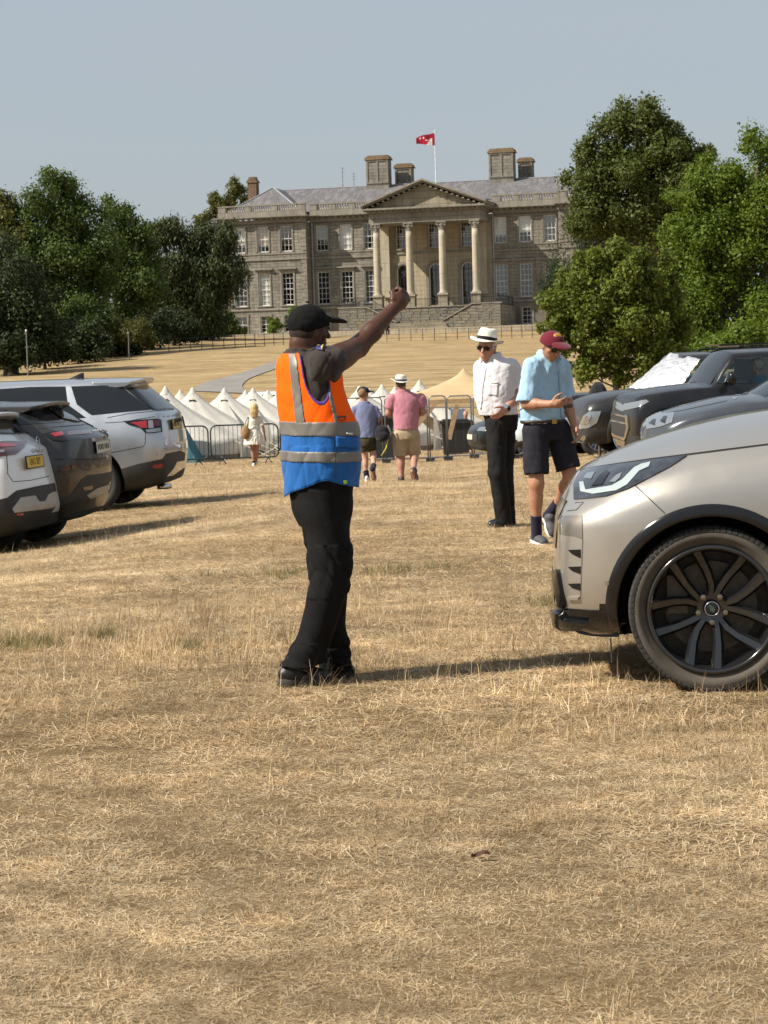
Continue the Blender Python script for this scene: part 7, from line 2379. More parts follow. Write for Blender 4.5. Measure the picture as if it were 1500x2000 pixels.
    zA = J(625, 838)[2]; tiltb = -.13*(X - J(625, 838)[0])      # the tape tilts up to the back a touch
    za = zA + tiltb*.25
    vest = part(np.maximum(shell, za - Z), 'vest', HI_O)
    part(np.maximum(shell, Z - za), 'vest_skirt', HI_B, vest)
    outer = full - .005
    band = lambda z0, z1: np.maximum(np.maximum(Z - z0, z1 - Z), np.maximum(np.maximum(outer, -(full + .010)), np.maximum(np.maximum(-armN, hem), -neck)))
    z = lambda py, px=625: J(px, py)[2] + tiltb*.25
    part(band(z(828), z(856)), 'reflective_tape', TAPE, vest)
    part(band(z(885), z(906)), 'reflective_tape', TAPE, vest)
    def strap(p0, p1, w0, w1, nearside=True):
        a, b = J(*p0), J(*p1)
        t = np.clip((Z - b[2])/(a[2]-b[2]), -.2, 1.2)
        xc = b[0] + (a[0]-b[0])*t; w = w1 + (w0-w1)*t
        q = np.abs(X - xc) - w
        q = np.maximum(q, (Y - .02 + (X-cH[0])*-.4)) if nearside else q
        return np.maximum(np.maximum(np.maximum(q, z(831) - Z), np.maximum(outer, -(full+.010))), np.maximum(np.maximum(-armN, -neck), Z - J(600, 703)[2] - .02))
    part(strap((573, 700), (590, 838), .020, .023), 'reflective_tape', TAPE, vest)
    part(strap((640, 745), (661, 838), .008, .010), 'reflective_tape', TAPE, vest)
    edge = np.sqrt(np.abs(armN)**2 + np.abs(np.maximum(full + .004, -full - .012))**2) - .0055
    part(np.maximum(edge, Z - J(600, 706)[2] - .02), 'piping', PIPE, vest)
    ph = np.sqrt(np.abs(hem)**2 + np.abs(np.maximum(full + .004, -full - .012))**2) - .004
    part(ph, 'hem_binding', HI_B, vest)
    # pocket flap, label, ring, side seam
    bv = BVHTree.FromObject(vest, bpy.context.evaluated_depsgraph_get())
    vs_ = [c for c in vest.children if c.name.startswith('vest_skirt')][0]
    bs = BVHTree.FromObject(vs_, bpy.context.evaluated_depsgraph_get())
    eye = Vector((0, 0, EYE)) - Vector(g.b)
    def hit(px, py, bvh, off=.004):
        q = Vector(J(px, py)); q = Vector(pt(px, py, 10.)) - Vector(g.b) - Vector((0, 0, g.dz)); d_ = (q - eye + Vector((0, 0, g.dz))).normalized()
        h_ = bvh.ray_cast(eye - Vector((0, 0, g.dz)), (q - (eye - Vector((0, 0, g.dz)))).normalized())
        return (h_[0] + h_[1]*off if h_[1].dot(d_) < 0 else h_[0] - h_[1]*off) if h_[0] else q
    def tri(poly, name, mat, bvh, off=.004, cell=6):
        bm = bmesh.new(); bm.faces.new([bm.verts.new((a, b, 0)) for a, b in poly])
        for ax_ in (0, 1):
            lo, hi = min(p[ax_] for p in poly), max(p[ax_] for p in poly)
            for i in range(1, int((hi-lo)/cell)+1):
                co = [0, 0, 0]; no = [0, 0, 0]; co[ax_] = lo + (hi-lo)*i/(int((hi-lo)/cell)+1); no[ax_] = 1
                bmesh.ops.bisect_plane(bm, geom=bm.verts[:] + bm.edges[:] + bm.faces[:], plane_co=co, plane_no=no)
        for v in bm.verts: v.co = hit(v.co.x, v.co.y, bvh, off)
        for q in bm.faces: q.smooth = True
        me = bpy.data.meshes.new(name); bm.to_mesh(me); bm.free(); me.materials.append(mat); o = link(name, me, vest)
        md = o.modifiers.new('thick', 'SOLIDIFY'); md.thickness = .004
        return o
    tri([(655, 858), (700, 862), (700, 880), (688, 882), (672, 879), (656, 880)], 'pocket_flap', HI_B, bs, .006)
    tri([(674, 851), (686, 852), (686, 855), (674, 854)], 'pocket_label', M_WHITE, bs, .007)
    tri([(670, 944), (676, 944), (676, 950), (670, 950)], 'hem_tag', basic('lime_tag', (.45, .65, .05), .6), bs, .006)
    m = MB(); m.tube([hit(655, 846 + q, bs, .004) for q in range(12, 100, 4)], .0025, 5); m.build('zip', M_IRON, vest)
    m = MB(); m.tube([hit(667 + 7*math.cos(a), 821 + 7*math.sin(a), bv, .006) for a in np.linspace(0, PI, 9)], .0022, 5); m.tube([hit(659, 820, bv, .006), hit(674, 820, bv, .006)], .003, 5); m.build('key_ring', M_IRON, vest)
    bt_ = BVHTree.FromObject(sh, bpy.context.evaluated_depsgraph_get())
    for poly, c_ in (([(616, 682), (634, 679), (630, 692), (620, 690)], basic('badge_blue', (.02, .03, .16), .6)), ([(620, 681), (626, 680), (623, 687)], basic('badge_yellow', (.6, .45, .03), .6)), ([(628, 687), (632, 682), (630, 692)], basic('badge_yellow', (.6, .45, .03), .6))):
        o = tri(poly, 'sleeve_badge', c_, bt_, .004 if 'blue' in c_.name else .008, 5); o.parent = sh
    cl = MB(); cl.tube([nb + up*.012 + np.array([.082*math.cos(a), .080*math.sin(a), .008*math.sin(a)]) for a in np.linspace(0, 2*PI, 25)], .009, 8, False); cl.sm = True
    cl.build('collar_band', cloth('purple_collar', (.055, .035, .085)), sh)
    # cap
    Cc = g.grid((-.3, -.3, 1.5), (.35, .35, 1.95), .004)
    R = np.stack([np.cross(hf, up), hf, np.cross(np.cross(hf, up), hf)], 1)
    tilt = unit(up*1 - hf*.26)
    cc = hc + up*.040 - f*.006
    Cc.ell(cc, (.087, .101, .090), .005, np.stack([r, hf, np.cross(r, hf)], 1), cuts=[(hc + up*.014, -tilt)])
    Cc.folds(.003, 8, 50)
    cp = Cc.mesh('cap', C_CAP, g.root, 1)
    Cb = g.grid((-.3, -.3, 1.5), (.4, .35, 1.95), .004)
    bd = unit(hf*1. - up*.10)
    Cb.ell(hc + up*.050 + f*.125, (.074, .076, .020), .004, np.stack([r, bd, np.cross(r, bd)], 1), cuts=[(hc + f*.085, -f)])
    Cb.ell(hc + up*.039 + f*.116, (.084, .100, .020), .004, np.stack([r, bd, np.cross(r, bd)], 1), op='d')
    Cb.mesh('brim', C_CAP, cp, 1)
    m = MB(); m.lathe([(.006, 0), (.009, .004), (.004, .009)], 8, c=tuple(cc + up*.097)); m.build('cap_button', C_CAP, cp)
    Hh = g.grid((-.3, -.3, 1.45), (.35, .35, 1.9), .004)
    Hh.ell(hc - f*.014 + up*.004, (.0740, .089, .070), .005, np.stack([r, hf, np.cross(r, hf)], 1), cuts=[(hc - up*.042, -up), (hc - f*.012, f)])
    Hh.mesh('hair', basic('cropped_black_hair', (.026, .014, .010), .9, .3, 60., .5, 400.), g.root)
marshal()
# ---------------------------------------------------------------- the other people
def hat_brim(parent, name, c, up, f, mat, band, rx=.078, ry=.096, hgt=.115, brim=.062, pinch=True, curl=.02, floppy=0.):
    """Brimmed hat: oval crown with a pinched top, dipped brim, ribbon round the foot of the crown."""
    up = unit(up); f = unit(np.asarray(f) - up*np.dot(f, up)); r = np.cross(f, up); c = np.asarray(c)
    n = 40
    vs, fs = [], []
    prof = [(1.0 + brim/rx, -.006 - floppy, 1), (1.0 + brim/rx*.97, 0 - floppy, 1), (1.0 + brim/rx*.5, .004, 1), (1.02, .008, 1), (1.0, .03, 0), (.97, .07, 0), (.90, hgt*.86, 0), (.78, hgt*.99, 0), (.5, hgt*1.02, 0), (.02, hgt*.92 if pinch else hgt*1.04, 0)]
    for i, (k, z, b) in enumerate(prof):
        for j in range(n):
            a = 2*PI*j/n; ca, sa = math.cos(a), math.sin(a)
            q = k
            x, y = rx*q*ca, ry*(q if not b else 1 + (q-1)*rx/ry)*sa
            zz = z
            if b: zz += curl*(abs(ca)**2)*(k-1)*2.2 - .012*max(0, sa)*(k-1)
            elif pinch and z > hgt*.8: x *= 1 - .30*max(0, sa)**1.5; zz += .012*(-sa)*.5 - .022*(1 - k)*(1 - abs(ca))
            vs.append(tuple(c + r*x + f*y + up*zz))
    m = MB(); m.sm = True
    for i in range(len(prof)-1):
        for j in range(n): fs.append((i*n+j, i*n+(j+1) % n, (i+1)*n+(j+1) % n, (i+1)*n+j))
    fs.append(tuple((len(prof)-1)*n + j for j in range(n)))
    # underside of the brim
    o = len(vs)
    for k, z in ((1.0 + brim/rx, -.009 - floppy), (1.0, .0)):
        for j in range(n):
            a = 2*PI*j/n; ca, sa = math.cos(a), math.sin(a)
            zz = z + curl*(abs(ca)**2)*(k-1)*2.2 - .012*max(0, sa)*(k-1)
            vs.append(tuple(c + r*rx*k*ca + f*ry*(1 + (k-1)*rx/ry)*sa + up*zz))
    for j in range(n): fs.append((o+j, o+n+j, o+n+(j+1) % n, o+(j+1) % n))
    m.add(vs, fs); h = m.build(name, mat, parent)
    if band is not None:
        b = MB(); b.sm = True
        bv = [tuple(c + r*rx*(k)*math.cos(2*PI*j/n) + f*ry*k*math.sin(2*PI*j/n) + up*z) for k, z in ((1.035, .012), (1.02, .042)) for j in range(n)]
        b.add(bv, [(j, (j+1) % n, n+(j+1) % n, n+j) for j in range(n)]); b.build('hat_band', band, h)
    return h
def peaked_cap(g, c, up, f, mat, S=1., lo=None, hi=None, h=.006):
    up = unit(up); f = unit(np.asarray(f) - up*np.dot(f, up)); r = np.cross(f, up); c = np.asarray(c)
    F = Sdf(c - .28, c + .28, h)
    R = np.stack([r, f, up], 1)
    F.ell(c + up*.036*S - f*.004, (.090*S, .108*S, .096*S), .004, R, cuts=[(c + up*.028*S, -unit(up + f*.10))])
    cp = F.mesh('cap', mat, g.root)
    F = Sdf(c - .30, c + .30, h*.8)
    bd = unit(f - up*.22); R2 = np.stack([r, bd, np.cross(r, bd)], 1)
    F.ell(c + up*.040*S + f*.118*S, (.078*S, .085*S, .020*S), .004, R2, cuts=[(c + f*.082*S, -f)])
    F.ell(c + up*.026*S + f*.110*S, (.080*S, .100*S, .020*S), .004, R2, op='d')
    F.mesh('brim', mat, cp)
    return cp
def person(name, label, foot, d, h, q, group=None):
    """Figure from joints: head, torso knots, arms, legs; garments grow from the same joints."""
    g = Fig(name, label, foot, d, h, group=group)
    J = g.J
    f = unit(np.array([*q['f'], 0])); r = np.cross(f, [0, 0, 1.]); up = np.array([0, 0, 1.]); yaw = math.atan2(r[1], r[0])
    hc = J(*q['head']); hf = unit(q['hf']); hup = np.array(q.get('hup', (0, 0, 1.)))
    T = g.K(q['torso'])
    lo, hi = np.array([1e9]*3), np.array([-1e9]*3)
    arms = [[J(*p) for p in a['pts']] for a in q['arms']]
    legs = [[J(*p) for p in a['pts']] for a in q['legs']]
    allp = np.array([hc] + [p for a in arms + legs for p in a] + [np.array([k[1], k[2], k[0]]) for k in T] + [J(*p) for a in q['legs'] for p in a['foot']])
    lo, hi = allp.min(0) - .27, allp.max(0) + .27
    lo[2] = -.03
    B = Sdf(lo, hi, h)
    HS = q.get('hs', 1.)
    head(B, hc, hf, hup, HS)
    nb = np.array([T[0][1], T[0][2], T[0][0]]) if T[0][0] > T[-1][0] else None
    topk = max(T); nb = np.array([topk[1], topk[2], topk[0]])
    B.cap(hc - hf*.02 - up*.04*HS, nb, .056*HS, .062*HS, .03)
    hz_ = J(*q['hem'])[2] + .06
    B.loft([(a, b, c, d_ - (.035 if a < hz_ else .006), e_ - (.035 if a < hz_ else .006)) for a, b, c, d_, e_ in T], .03, yaw)
    for a, p in zip(q['arms'], arms):
        k = a.get('r', 1.)
        B.chain(p[:3], [.056*k, .044*k, .030*k], .025)
        B.chain([p[1], p[1]*.6 + p[2]*.4], [.043*k, .043*k], .02)
        hd = p[3] - p[2]
        hand(B, p[2], hd, np.array(a['side'], float), a.get('hs', .98), a.get('curl', .45), a.get('thumb', 1.))
    for a, p in zip(q['legs'], legs):
        k = a.get('r', 1.)
        B.chain(p, [.082*k, .058*k, .037*k], .03)
        c0 = p[1]*.66 + p[2]*.34; bk = unit(np.cross(np.cross(p[2]-p[1], f), p[2]-p[1]))
        B.ell(c0 - bk*.012, (.052*k, .054*k, .10*k), .03, np.stack([np.cross(unit(p[1]-p[2]), bk), bk, unit(p[1]-p[2])], 1))
        hl, to = J(*a['foot'][0]), J(*a['foot'][1]); dd = to - hl
        B.cap(p[2], hl + dd*.3 + np.array([0, 0, .03]), .036*k, .034*k, .02); B.cap(hl + dd*.3 + np.array([0, 0, .03]), hl + dd*.8 + np.array([0, 0, .02]), .034*k, .026*k, .02)
    B.mesh('body', q['skin'], g.root)
    # top
    S_ = Sdf(lo, hi, h)
    tk = [k for k in T if k[0] > J(*q['hem'])[2] - .03] if not q.get('tuck') else T
    hem = J(*q['hem'])[2]
    kk = sorted(T); base = [k for k in kk if k[0] >= hem - .001]
    zz = [k[0] for k in kk]
    below = tuple([hem] + [float(pchip(zz, [k[i] for k in kk], hem)) for i in (1, 2, 3, 4)])
    S_.loft([below] + base, .02, yaw, q.get('grow', .014), bot=True)
    for a, p in zip(q['arms'], arms):
        ax = unit(p[1]-p[0]); L = np.linalg.norm(p[1]-p[0]); k = a.get('r', 1.)
        t = a.get('sleeve', .6)*L; sr = a.get('sr', (.074, .068))
        S_.cap(p[0] - ax*.01, p[0] + ax*(t + .05), sr[0]*k, sr[1]*k, .014, cuts=[(p[0] + ax*t, ax)])
    S_.cap(nb - up*.03, nb + up*.004, .076*HS, .068*HS, .02, cuts=[(nb + up*.012, up)])
    S_.folds(q.get('fold', .007), q.get('seed', 3), 24, [(.9, .2, .4), (.8, .3, -.5), (1, 0, .1)])
    if q.get('fine'): S_.folds(q['fine'], q.get('seed', 3) + 40, 52, [(.9, .2, .5), (.7, .3, -.7), (1, 0, .1)], n=3)
    if q.get('vneck'):
        v = q['vneck']; S_.cap(nb + f*.075 + up*.03, nb + f*.125 - up*v, .042, .008, .006, op='d')
    top = S_.mesh(q.get('topname', 'shirt'), q['top'], g.root)
    # bottoms
    hipz = max(p[0][2] for p in legs)
    P_ = Sdf([lo[0], lo[1], -.03], [hi[0], hi[1], hem + .2], h)
    wz = hem + q.get('tuckz', .03)
    wk = [tuple([wz] + [float(pchip(zz, [k[i] for k in kk], max(wz, zz[0]))) - (.010 if i > 2 else 0) for i in (1, 2, 3, 4)])]
    hp = (legs[0][0] + legs[1][0])/2
    hw_ = q.get('hip', (.165, .115))
    if q.get('bottom') is not None:
        P_.loft([(hp[2] - .06, hp[0], hp[1], hw_[0]*.93, hw_[1]*.95), (hp[2] + .02, hp[0], hp[1], *hw_), wk[0]], .02, yaw, .010)
        for a, p in zip(q['legs'], legs):
            k = a.get('r', 1.); w = q.get('legw', (.098, .080, .068))
            if q['cut'] >= 2: P_.chain([p[0], p[1], p[2] + (p[2]-p[1])*.06], [w[0]*k, w[1]*k, w[2]*k], .03)
            else:
                ax = unit(p[1]-p[0]); L = np.linalg.norm(p[1]-p[0])
                P_.cap(p[0], p[0] + ax*(L*q['cut'] + .06), w[0]*k, w[1]*k, .03, cuts=[(p[0] + ax*L*q['cut'], ax)])
        P_.folds(q.get('bfold', .006), 8, 20, [(1, .4, .3), (.8, -.3, .5), (.4, 0, 1)])
        P_.mesh(q.get('bottomname', 'trousers'), q['bottom'], g.root)
    for a, p in zip(q['legs'], legs):
        if 'shoe' not in a: continue
        hl, to = J(*a['foot'][0]), J(*a['foot'][1])
        c = (hl + to)/2
        F = Sdf(c - .24, c + .24, min(h, .008)); shoe(F, hl, to, cuff=a.get('cuff', .075), w=.043*a.get('r', 1.)); bt = F.mesh('shoe', a['shoe'], g.root)
        F = Sdf(c - .24, c + .24, min(h, .008)); sole(F, hl, to, .044*a.get('r', 1.), .026); F.mesh('sole', a['sole'], bt)
        if 'sock' in a:
            F = Sdf(p[2] - .2, p[2] + .22, h); ax = unit(p[1]-p[2])
            F.cap(hl + unit(to-hl)*.07 + np.array([0, 0, .05]), p[2] + ax*a.get('sockh', .07), .044, .046, .01, cuts=[(p[2] + ax*a.get('sockh', .07), ax)])
            F.mesh('sock', a['sock'], g.root)
    g.hc, g.hf, g.f, g.r, g.nb, g.top, g.arms, g.legs, g.hup = hc, hf, f, r, nb, top, arms, legs, hup
    return g
def hair_cap(g, col, S=1., low=-.04, back=.0, vol=0.):
    hf, c = g.hf, g.hc; up = unit(g.hup - hf*np.dot(g.hup, hf)); r = np.cross(hf, up)
    F = Sdf(c - .25, c + .25, g.h*.8)
    F.ell(c - hf*.02 + up*.02, ((.080+vol)*S, (.094+vol)*S, (.088+vol)*S), .004, np.stack([r, hf, up], 1), cuts=[(c + up*low, -up), (c + hf*.028, unit(hf - up*.3))])
    F.folds(.004, 4, 60)
    F.mesh('hair', col, g.root)
def ray_patch(g, obj, parent, poly, name, mat, off=.004, cell=5):
    """Thin piece of cloth or print lying on obj where the photo shows it."""
    bvh = BVHTree.FromObject(obj, bpy.context.evaluated_depsgraph_get())
    sh = Vector((0, 0, g.dz)); eye = Vector((0, 0, EYE)) - Vector(g.b) - sh
    bm = bmesh.new(); bm.faces.new([bm.verts.new((a, b, 0)) for a, b in poly])
    for ax in (0, 1):
        lo, hi = min(p[ax] for p in poly), max(p[ax] for p in poly); n = int((hi-lo)/cell)
        for i in range(1, n+1):
            co = [0, 0, 0]; no = [0, 0, 0]; co[ax] = lo + (hi-lo)*i/(n+1); no[ax] = 1
            bmesh.ops.bisect_plane(bm, geom=bm.verts[:] + bm.edges[:] + bm.faces[:], plane_co=co, plane_no=no)
    ok = True
    for v in bm.verts:
        t = pt(v.co.x, v.co.y, g.d) - Vector(g.b) - sh; dd = (t - eye).normalized()
        hh = bvh.ray_cast(eye, dd)
        if hh[0] is None: hh = bvh.find_nearest(t)
        n = hh[1] if hh[1].dot(dd) < 0 else -hh[1]
        v.co = hh[0] + n*off
    for f_ in bm.faces: f_.smooth = True
    me = bpy.data.meshes.new(name); bm.to_mesh(me); bm.free(); me.materials.append(mat)
    o = link(name, me, parent); md = o.modifiers.new('thick', 'SOLIDIFY'); md.thickness = .004
    return o
def collar(g, mat, col_r=.075, drop=.055, open_=.4):
    """Turned down shirt collar with two points in front."""
    f, r, nb = g.f, g.r, g.nb; up = np.array([0, 0, 1.])
    n = 24
    vs, fs = [], []
    for j in range(n+1):
        a = -PI*.5 + open_ + (2*PI - 2*open_)*j/n + PI
        a = PI/2 + open_ + (2*PI - 2*open_)*j/n
        ca, sa = math.cos(a), math.sin(a)
        end = abs(j/n*2 - 1)**5
        o = nb + r*ca*col_r*.92 + f*sa*col_r
        vs += [tuple(o + up*(.040 - .030*max(0, sa))), tuple(o*1 + (r*ca + f*sa)*.016 + up*(.034 - .030*max(0, sa))), tuple(o + (r*ca + f*sa)*(.024 + .012*end) + up*(-.004 - drop*.5*end - .022*max(0, sa)))]
    for j in range(n):
        for k in range(2): fs.append((j*3+k, (j+1)*3+k, (j+1)*3+k+1, j*3+k+1))
    m = MB(); m.sm = True; m.add(vs, fs); o = m.build('collar', mat, g.top)
    md = o.modifiers.new('thick', 'SOLIDIFY'); md.thickness = .004; md.offset = 0
def sunglasses(g, S=1.):
    c, hf = g.hc, g.hf; up = unit(g.hup - hf*np.dot(g.hup, hf)); r = np.cross(hf, up)
    m = MB()
    P = lambda a, b, z: c + (r*a + hf*b + up*z)*S
    for s_ in (-1, 1):
        L = [P(s_*(.036 + .026*math.cos(t)), .098 - .012*abs(math.cos(t)*.5 + .5), .016 + .021*math.sin(t) - .004*math.cos(t)) for t in np.linspace(0, 2*PI, 17)[:-1]]
        m.prism([tuple(p) for p in L], (0, 0, 0), tuple(-hf*.005))
        m.bar(P(s_*.062, .090, .026), P(s_*.082, -.005, .022), .004)
    m.bar(P(-.012, .100, .024), P(.012, .100, .024), .005)
    m.build('sunglasses', basic('dark_lenses', (.006, .006, .007), .08), g.root)
C_WHITE = cloth('white_linen_shirt', (.60, .58, .60), .06, 900, .5, .85, .1)
C_BLUE = cloth('sky_blue_shirt', (.32, .50, .66), .10, 900, .5, .85, .1)
C_NAVY = cloth('dark_navy_shorts', (.022, .021, .028), .25, 900, .4, .85, .0)
C_DTROU = cloth('black_cotton_trousers', (.016, .015, .015), .25, 900, .5, .85, .0)
C_PINK = cloth('faded_pink_polo', (.47, .20, .245), .12, 900, .4, .9, .1)
C_KHAKI = cloth('khaki_shorts', (.42, .33, .215), .12, 900, .5, .9, .1)
C_GREYB = cloth('grey_blue_tee', (.175, .195, .315), .12, 900, .5, .9, .1)
C_IVORY = cloth('ivory_dress', (.70, .66, .57), .08, 900, .5, .9, .1)
C_SOCK = cloth('dark_navy_sock', (.018, .016, .035), .2)
C_HATW = basic('white_straw', (.80, .77, .66), .8, .06, 60., .3, 300.)
C_RIB = cloth('black_ribbon', (.012, .012, .016), .1)
SH_BLK = basic('polished_black_shoe', (.015, .018, .024), .22, .3, 18.)
SH_GREY = basic('grey_trainer', (.06, .062, .068), .75, .35, 60.)
SH_WHT = basic('white_trainer', (.70, .68, .66), .6)
SO_WHT = basic('white_rubber', (.68, .64, .58), .7)
SO_BRN = basic('brown_gum_sole', (.17, .095, .05), .8, .3, 20.)
# man in the panama hat
g = person('person', 'elderly man in white panama hat, sunglasses and white shirt with his hand on his belt', (985, 1030), 19.2, .0085, dict(
    skin=SK_PINK, f=(-.62, -.78), head=(951, 681, -.05), hf=(-.42, -.88, -.18), hup=(.12, 0, 1),
    torso=[(822, 978, .150, .120), (805, 973, .168, .142), (780, 968, .180, .142), (745, 966, .190, .128), (718, 966, .185, .108), (706, 965, .140, .088), (698, 960, .080, .072)],
    hem=(960, 808), grow=.016, fold=.008, fine=.003, tuckz=.06, vneck=.07, seed=5, top=C_WHITE,
    arms=[dict(pts=[(999, 722, -.02), (1009, 776, -.04), (990, 798, -.20), (972, 815, -.24)], side=(-.3, -.5, .6), sleeve=.74, sr=(.085, .075), curl=.30, thumb=1),
          dict(pts=[(940, 722, .10), (946, 775, .24), (960, 812, .28), (963, 826, .29)], side=(-.3, -.8, .1), sleeve=.74, curl=.4)],
    legs=[dict(pts=[(970, 826, -.04), (971, 925, -.08), (984, 1012, -.04)], foot=[(1000, 1029, .02), (953, 1031, -.10)], shoe=SH_BLK, sole=C_SOLE),
          dict(pts=[(988, 826, .08), (985, 925, .10), (991, 1010, .12)], foot=[(1006, 1024, .16), (966, 1025, .06)], shoe=SH_BLK, sole=C_SOLE)],
    bottom=C_DTROU, cut=2, hip=(.150, .12), legw=(.095, .078, .072), bfold=.007, waist=(960, 800)))
collar(g, C_WHITE)
sunglasses(g, 1.)
hair_cap(g, basic('white_hair', (.55, .52, .48), .9, .1, 80.), low=-.02)
hat_brim(g.root, 'panama_hat', g.hc + np.array([0, 0, .058]), np.array([.20, .02, 1.]), g.hf, C_HATW, C_RIB, .088, .106, .120, .062)
ray_patch(g, g.top, g.top, [(957, 746), (975, 748), (974, 751), (958, 749)], 'pocket_flap', C_IVORY, .006)
ray_patch(g, g.top, g.top, [(957, 750), (974, 752), (971, 775), (953, 772)], 'chest_pocket', C_WHITE, .003)
ray_patch(g, g.top, g.top, [(947, 721), (950, 721), (944, 760), (941, 800), (938, 800), (941, 760)], 'placket', cloth('shirt_placket', (.62, .58, .60), .06), .003)
wr = g.arms[0][2]; m = MB(); ax = unit(g.arms[0][3] - wr)
m.sm = True; m.tube([tuple(wr - ax*.012), tuple(wr + ax*.012)], .036, 14, False); wt = m.build('watch_strap', C_RIB, g.root)
m = MB(); n_ = unit(np.array([-.25, -.9, .35])); Mx = Matrix.Translation(Vector(wr + n_*.034)) @ oriented(Vector(n_)); m.lathe([(.021, -.004), (.021, .006), (.016, .008), (.001, .008)], 16); o = m.build('watch', M_CHROME, g.root); o.matrix_local = Mx
# man in the maroon cap
g = person('person', 'man in maroon cap, pale blue shirt and dark shorts looking at his hand', (1050, 1072), 17.2, .008, dict(
    skin=SK_TAN, f=(.55, -.83), head=(1078, 686, -.16), hf=(.42, -.72, -.55), hup=(0, 0, 1),
    torso=[(845, 1062, .165, .115), (828, 1060, .175, .125), (800, 1060, .178, .130), (760, 1063, .178, .120), (725, 1068, .172, .100), (712, 1067, .145, .088), (702, 1072, .082, .072)],
    hem=(1060, 832), grow=.014, fold=.010, fine=.003, vneck=.13, seed=9, top=C_BLUE,
    arms=[dict(pts=[(1040, 728, -.10), (1029, 799, -.14), (1076, 800, -.30), (1100, 798, -.34)], side=(.3, -.5, .8), sleeve=.95, sr=(.072, .082), curl=.75, thumb=-1, r=1.0),
          dict(pts=[(1098, 730, .08), (1107, 795, .10), (1122, 842, -.02), (1126, 856, -.05)], side=(.2, -.9, .1), sleeve=.85, sr=(.070, .074), curl=.4)],
    legs=[dict(pts=[(1046, 852, -.05), (1048, 955, -.10), (1047, 1040, -.05)], foot=[(1040, 1068, .02), (1066, 1078, -.16)], shoe=SH_GREY, sole=SO_WHT, sock=C_SOCK, sockh=.10),
          dict(pts=[(1090, 852, .06), (1115, 943, .0), (1085, 1004, .32)], foot=[(1066, 1016, .38), (1080, 1062, .26)], shoe=SH_GREY, sole=SO_WHT, sock=C_SOCK, sockh=.10)],
    bottom=C_NAVY, bottomname='shorts', cut=.82, hip=(.168, .122), legw=(.104, .100, .1), waist=(1060, 824)))
collar(g, C_BLUE)
hair_cap(g, basic('grey_hair', (.26, .23, .20), .9, .15, 80.), low=-.03)
C_MAROON = cloth('maroon_cap_cotton', (.115, .010, .022), .12, 900, .2)
cp = peaked_cap(g, g.hc - np.array([0, 0, .016]), unit(np.array([0, 0, 1.]) + g.f*.22), g.hf, C_MAROON, 1.05)
sunglasses(g)
bn = unit(unit(np.array([g.hf[0], g.hf[1], 0]))*.80 + np.array([0, 0, .52]))
m = MB(); m.sm = True; m.lathe([(.030, -.012), (.030, .0), (.024, .006), (.012, .008), (.001, .009)], 20); m.v = [(x*1.25, y*.85, z) for x, y, z in m.v]
o = m.build('cap_badge', basic('gold_badge', (.45, .22, .03), .6, .5, 60.), cp); o.matrix_local = Matrix.Translation(Vector(g.hc + np.array([0, 0, .022]) + bn*.102)) @ oriented(Vector(bn))
ray_patch(g, g.top, g.top, [(1090, 735), (1093, 735), (1095, 775), (1098, 826), (1095, 826), (1092, 775)], 'placket', cloth('blue_placket', (.25, .42, .57), .06), .003)
ray_patch(g, g.top, g.top, [(1014, 806), (1050, 789), (1051, 793), (1016, 811)], 'sleeve_hem', cloth('blue_hem', (.36, .54, .70), .06), .004)
bz = g.J(1060, 833)
m = MB(); m.sm = True
bc = np.array([bz[0], 0, bz[2]])
m.tube([tuple(bc + g.r*.186*math.cos(a) + g.f*.137*math.sin(a)) for a in np.linspace(0, 2*PI, 41)], .015, 6, False); bl = m.build('belt', basic('brown_leather_belt', (.035, .018, .010), .5), g.root)
m = MB(); q_ = bc + g.f*.150; m.bar(q_ - g.r*.024, q_ + g.r*.024, .010, .040); m.build('buckle', basic('brass', (.38, .27, .10), .35, Metallic=.9), bl)
ph = g.J(1109, 793, -.40)
m = MB(); m.box((0, 0, 0), (.075, .010, .045), .4); o = m.build('phone', basic('dark_phone', (.02, .02, .024), .25), None, tuple(ph + g.b + np.array([0, 0, g.dz])))
o.rotation_euler = (.9, .15, -.3); tag(o, 'small dark phone held by the man in the maroon cap', 'phone')
# boy
g = person('person', 'boy in navy cap, grey blue T-shirt and camouflage shorts walking away with a rucksack', (719, 938), 33.8, .012, dict(
    skin=SK_FAIR, f=(.12, .99), head=(710, 766, 0), hf=(.5, .86, -.05), hs=.95,
    torso=[(858, 717, .130, .095), (845, 716, .150, .100), (820, 714, .150, .098), (800, 713, .158, .090), (789, 712, .135, .075), (783, 711, .07, .06)],
    hem=(715, 848), grow=.022, seed=15, top=C_GREYB, fold=.005,
    arms=[dict(pts=[(693, 797, 0), (688, 822, .03), (692, 838, .20), (696, 842, .26)], side=(.2, .5, .8), sleeve=.75, r=.8, sr=(.075, .07)),
          dict(pts=[(733, 797, 0), (743, 818, -.02), (744, 832, .10), (745, 840, .14)], side=(-.2, .8, .2), sleeve=.75, r=.8, sr=(.075, .07), curl=1.2)],
    legs=[dict(pts=[(710, 858, 0), (713, 890, .05), (715, 922, .0)], r=.78, foot=[(716, 937, -.06), (718, 934, .16)], shoe=SH_WHT, sole=SO_WHT, sock=C_SOCK, sockh=.06),
          dict(pts=[(724, 858, 0), (729, 886, .06), (730, 908, -.22)], r=.78, foot=[(726, 911, -.32), (731, 937, -.24)], shoe=SH_WHT, sole=SO_BRN, sock=C_SOCK, sockh=.06)],
    bottom=cloth('camouflage_cotton', (.050, .042, .022), .75, 900, .3), bottomname='shorts', cut=.60, hip=(.135, .10), legw=(.095, .098, .1), waist=(715, 842)))
hair_cap(g, basic('light_brown_hair', (.24, .15, .075), .9, .2, 90.), low=-.07)
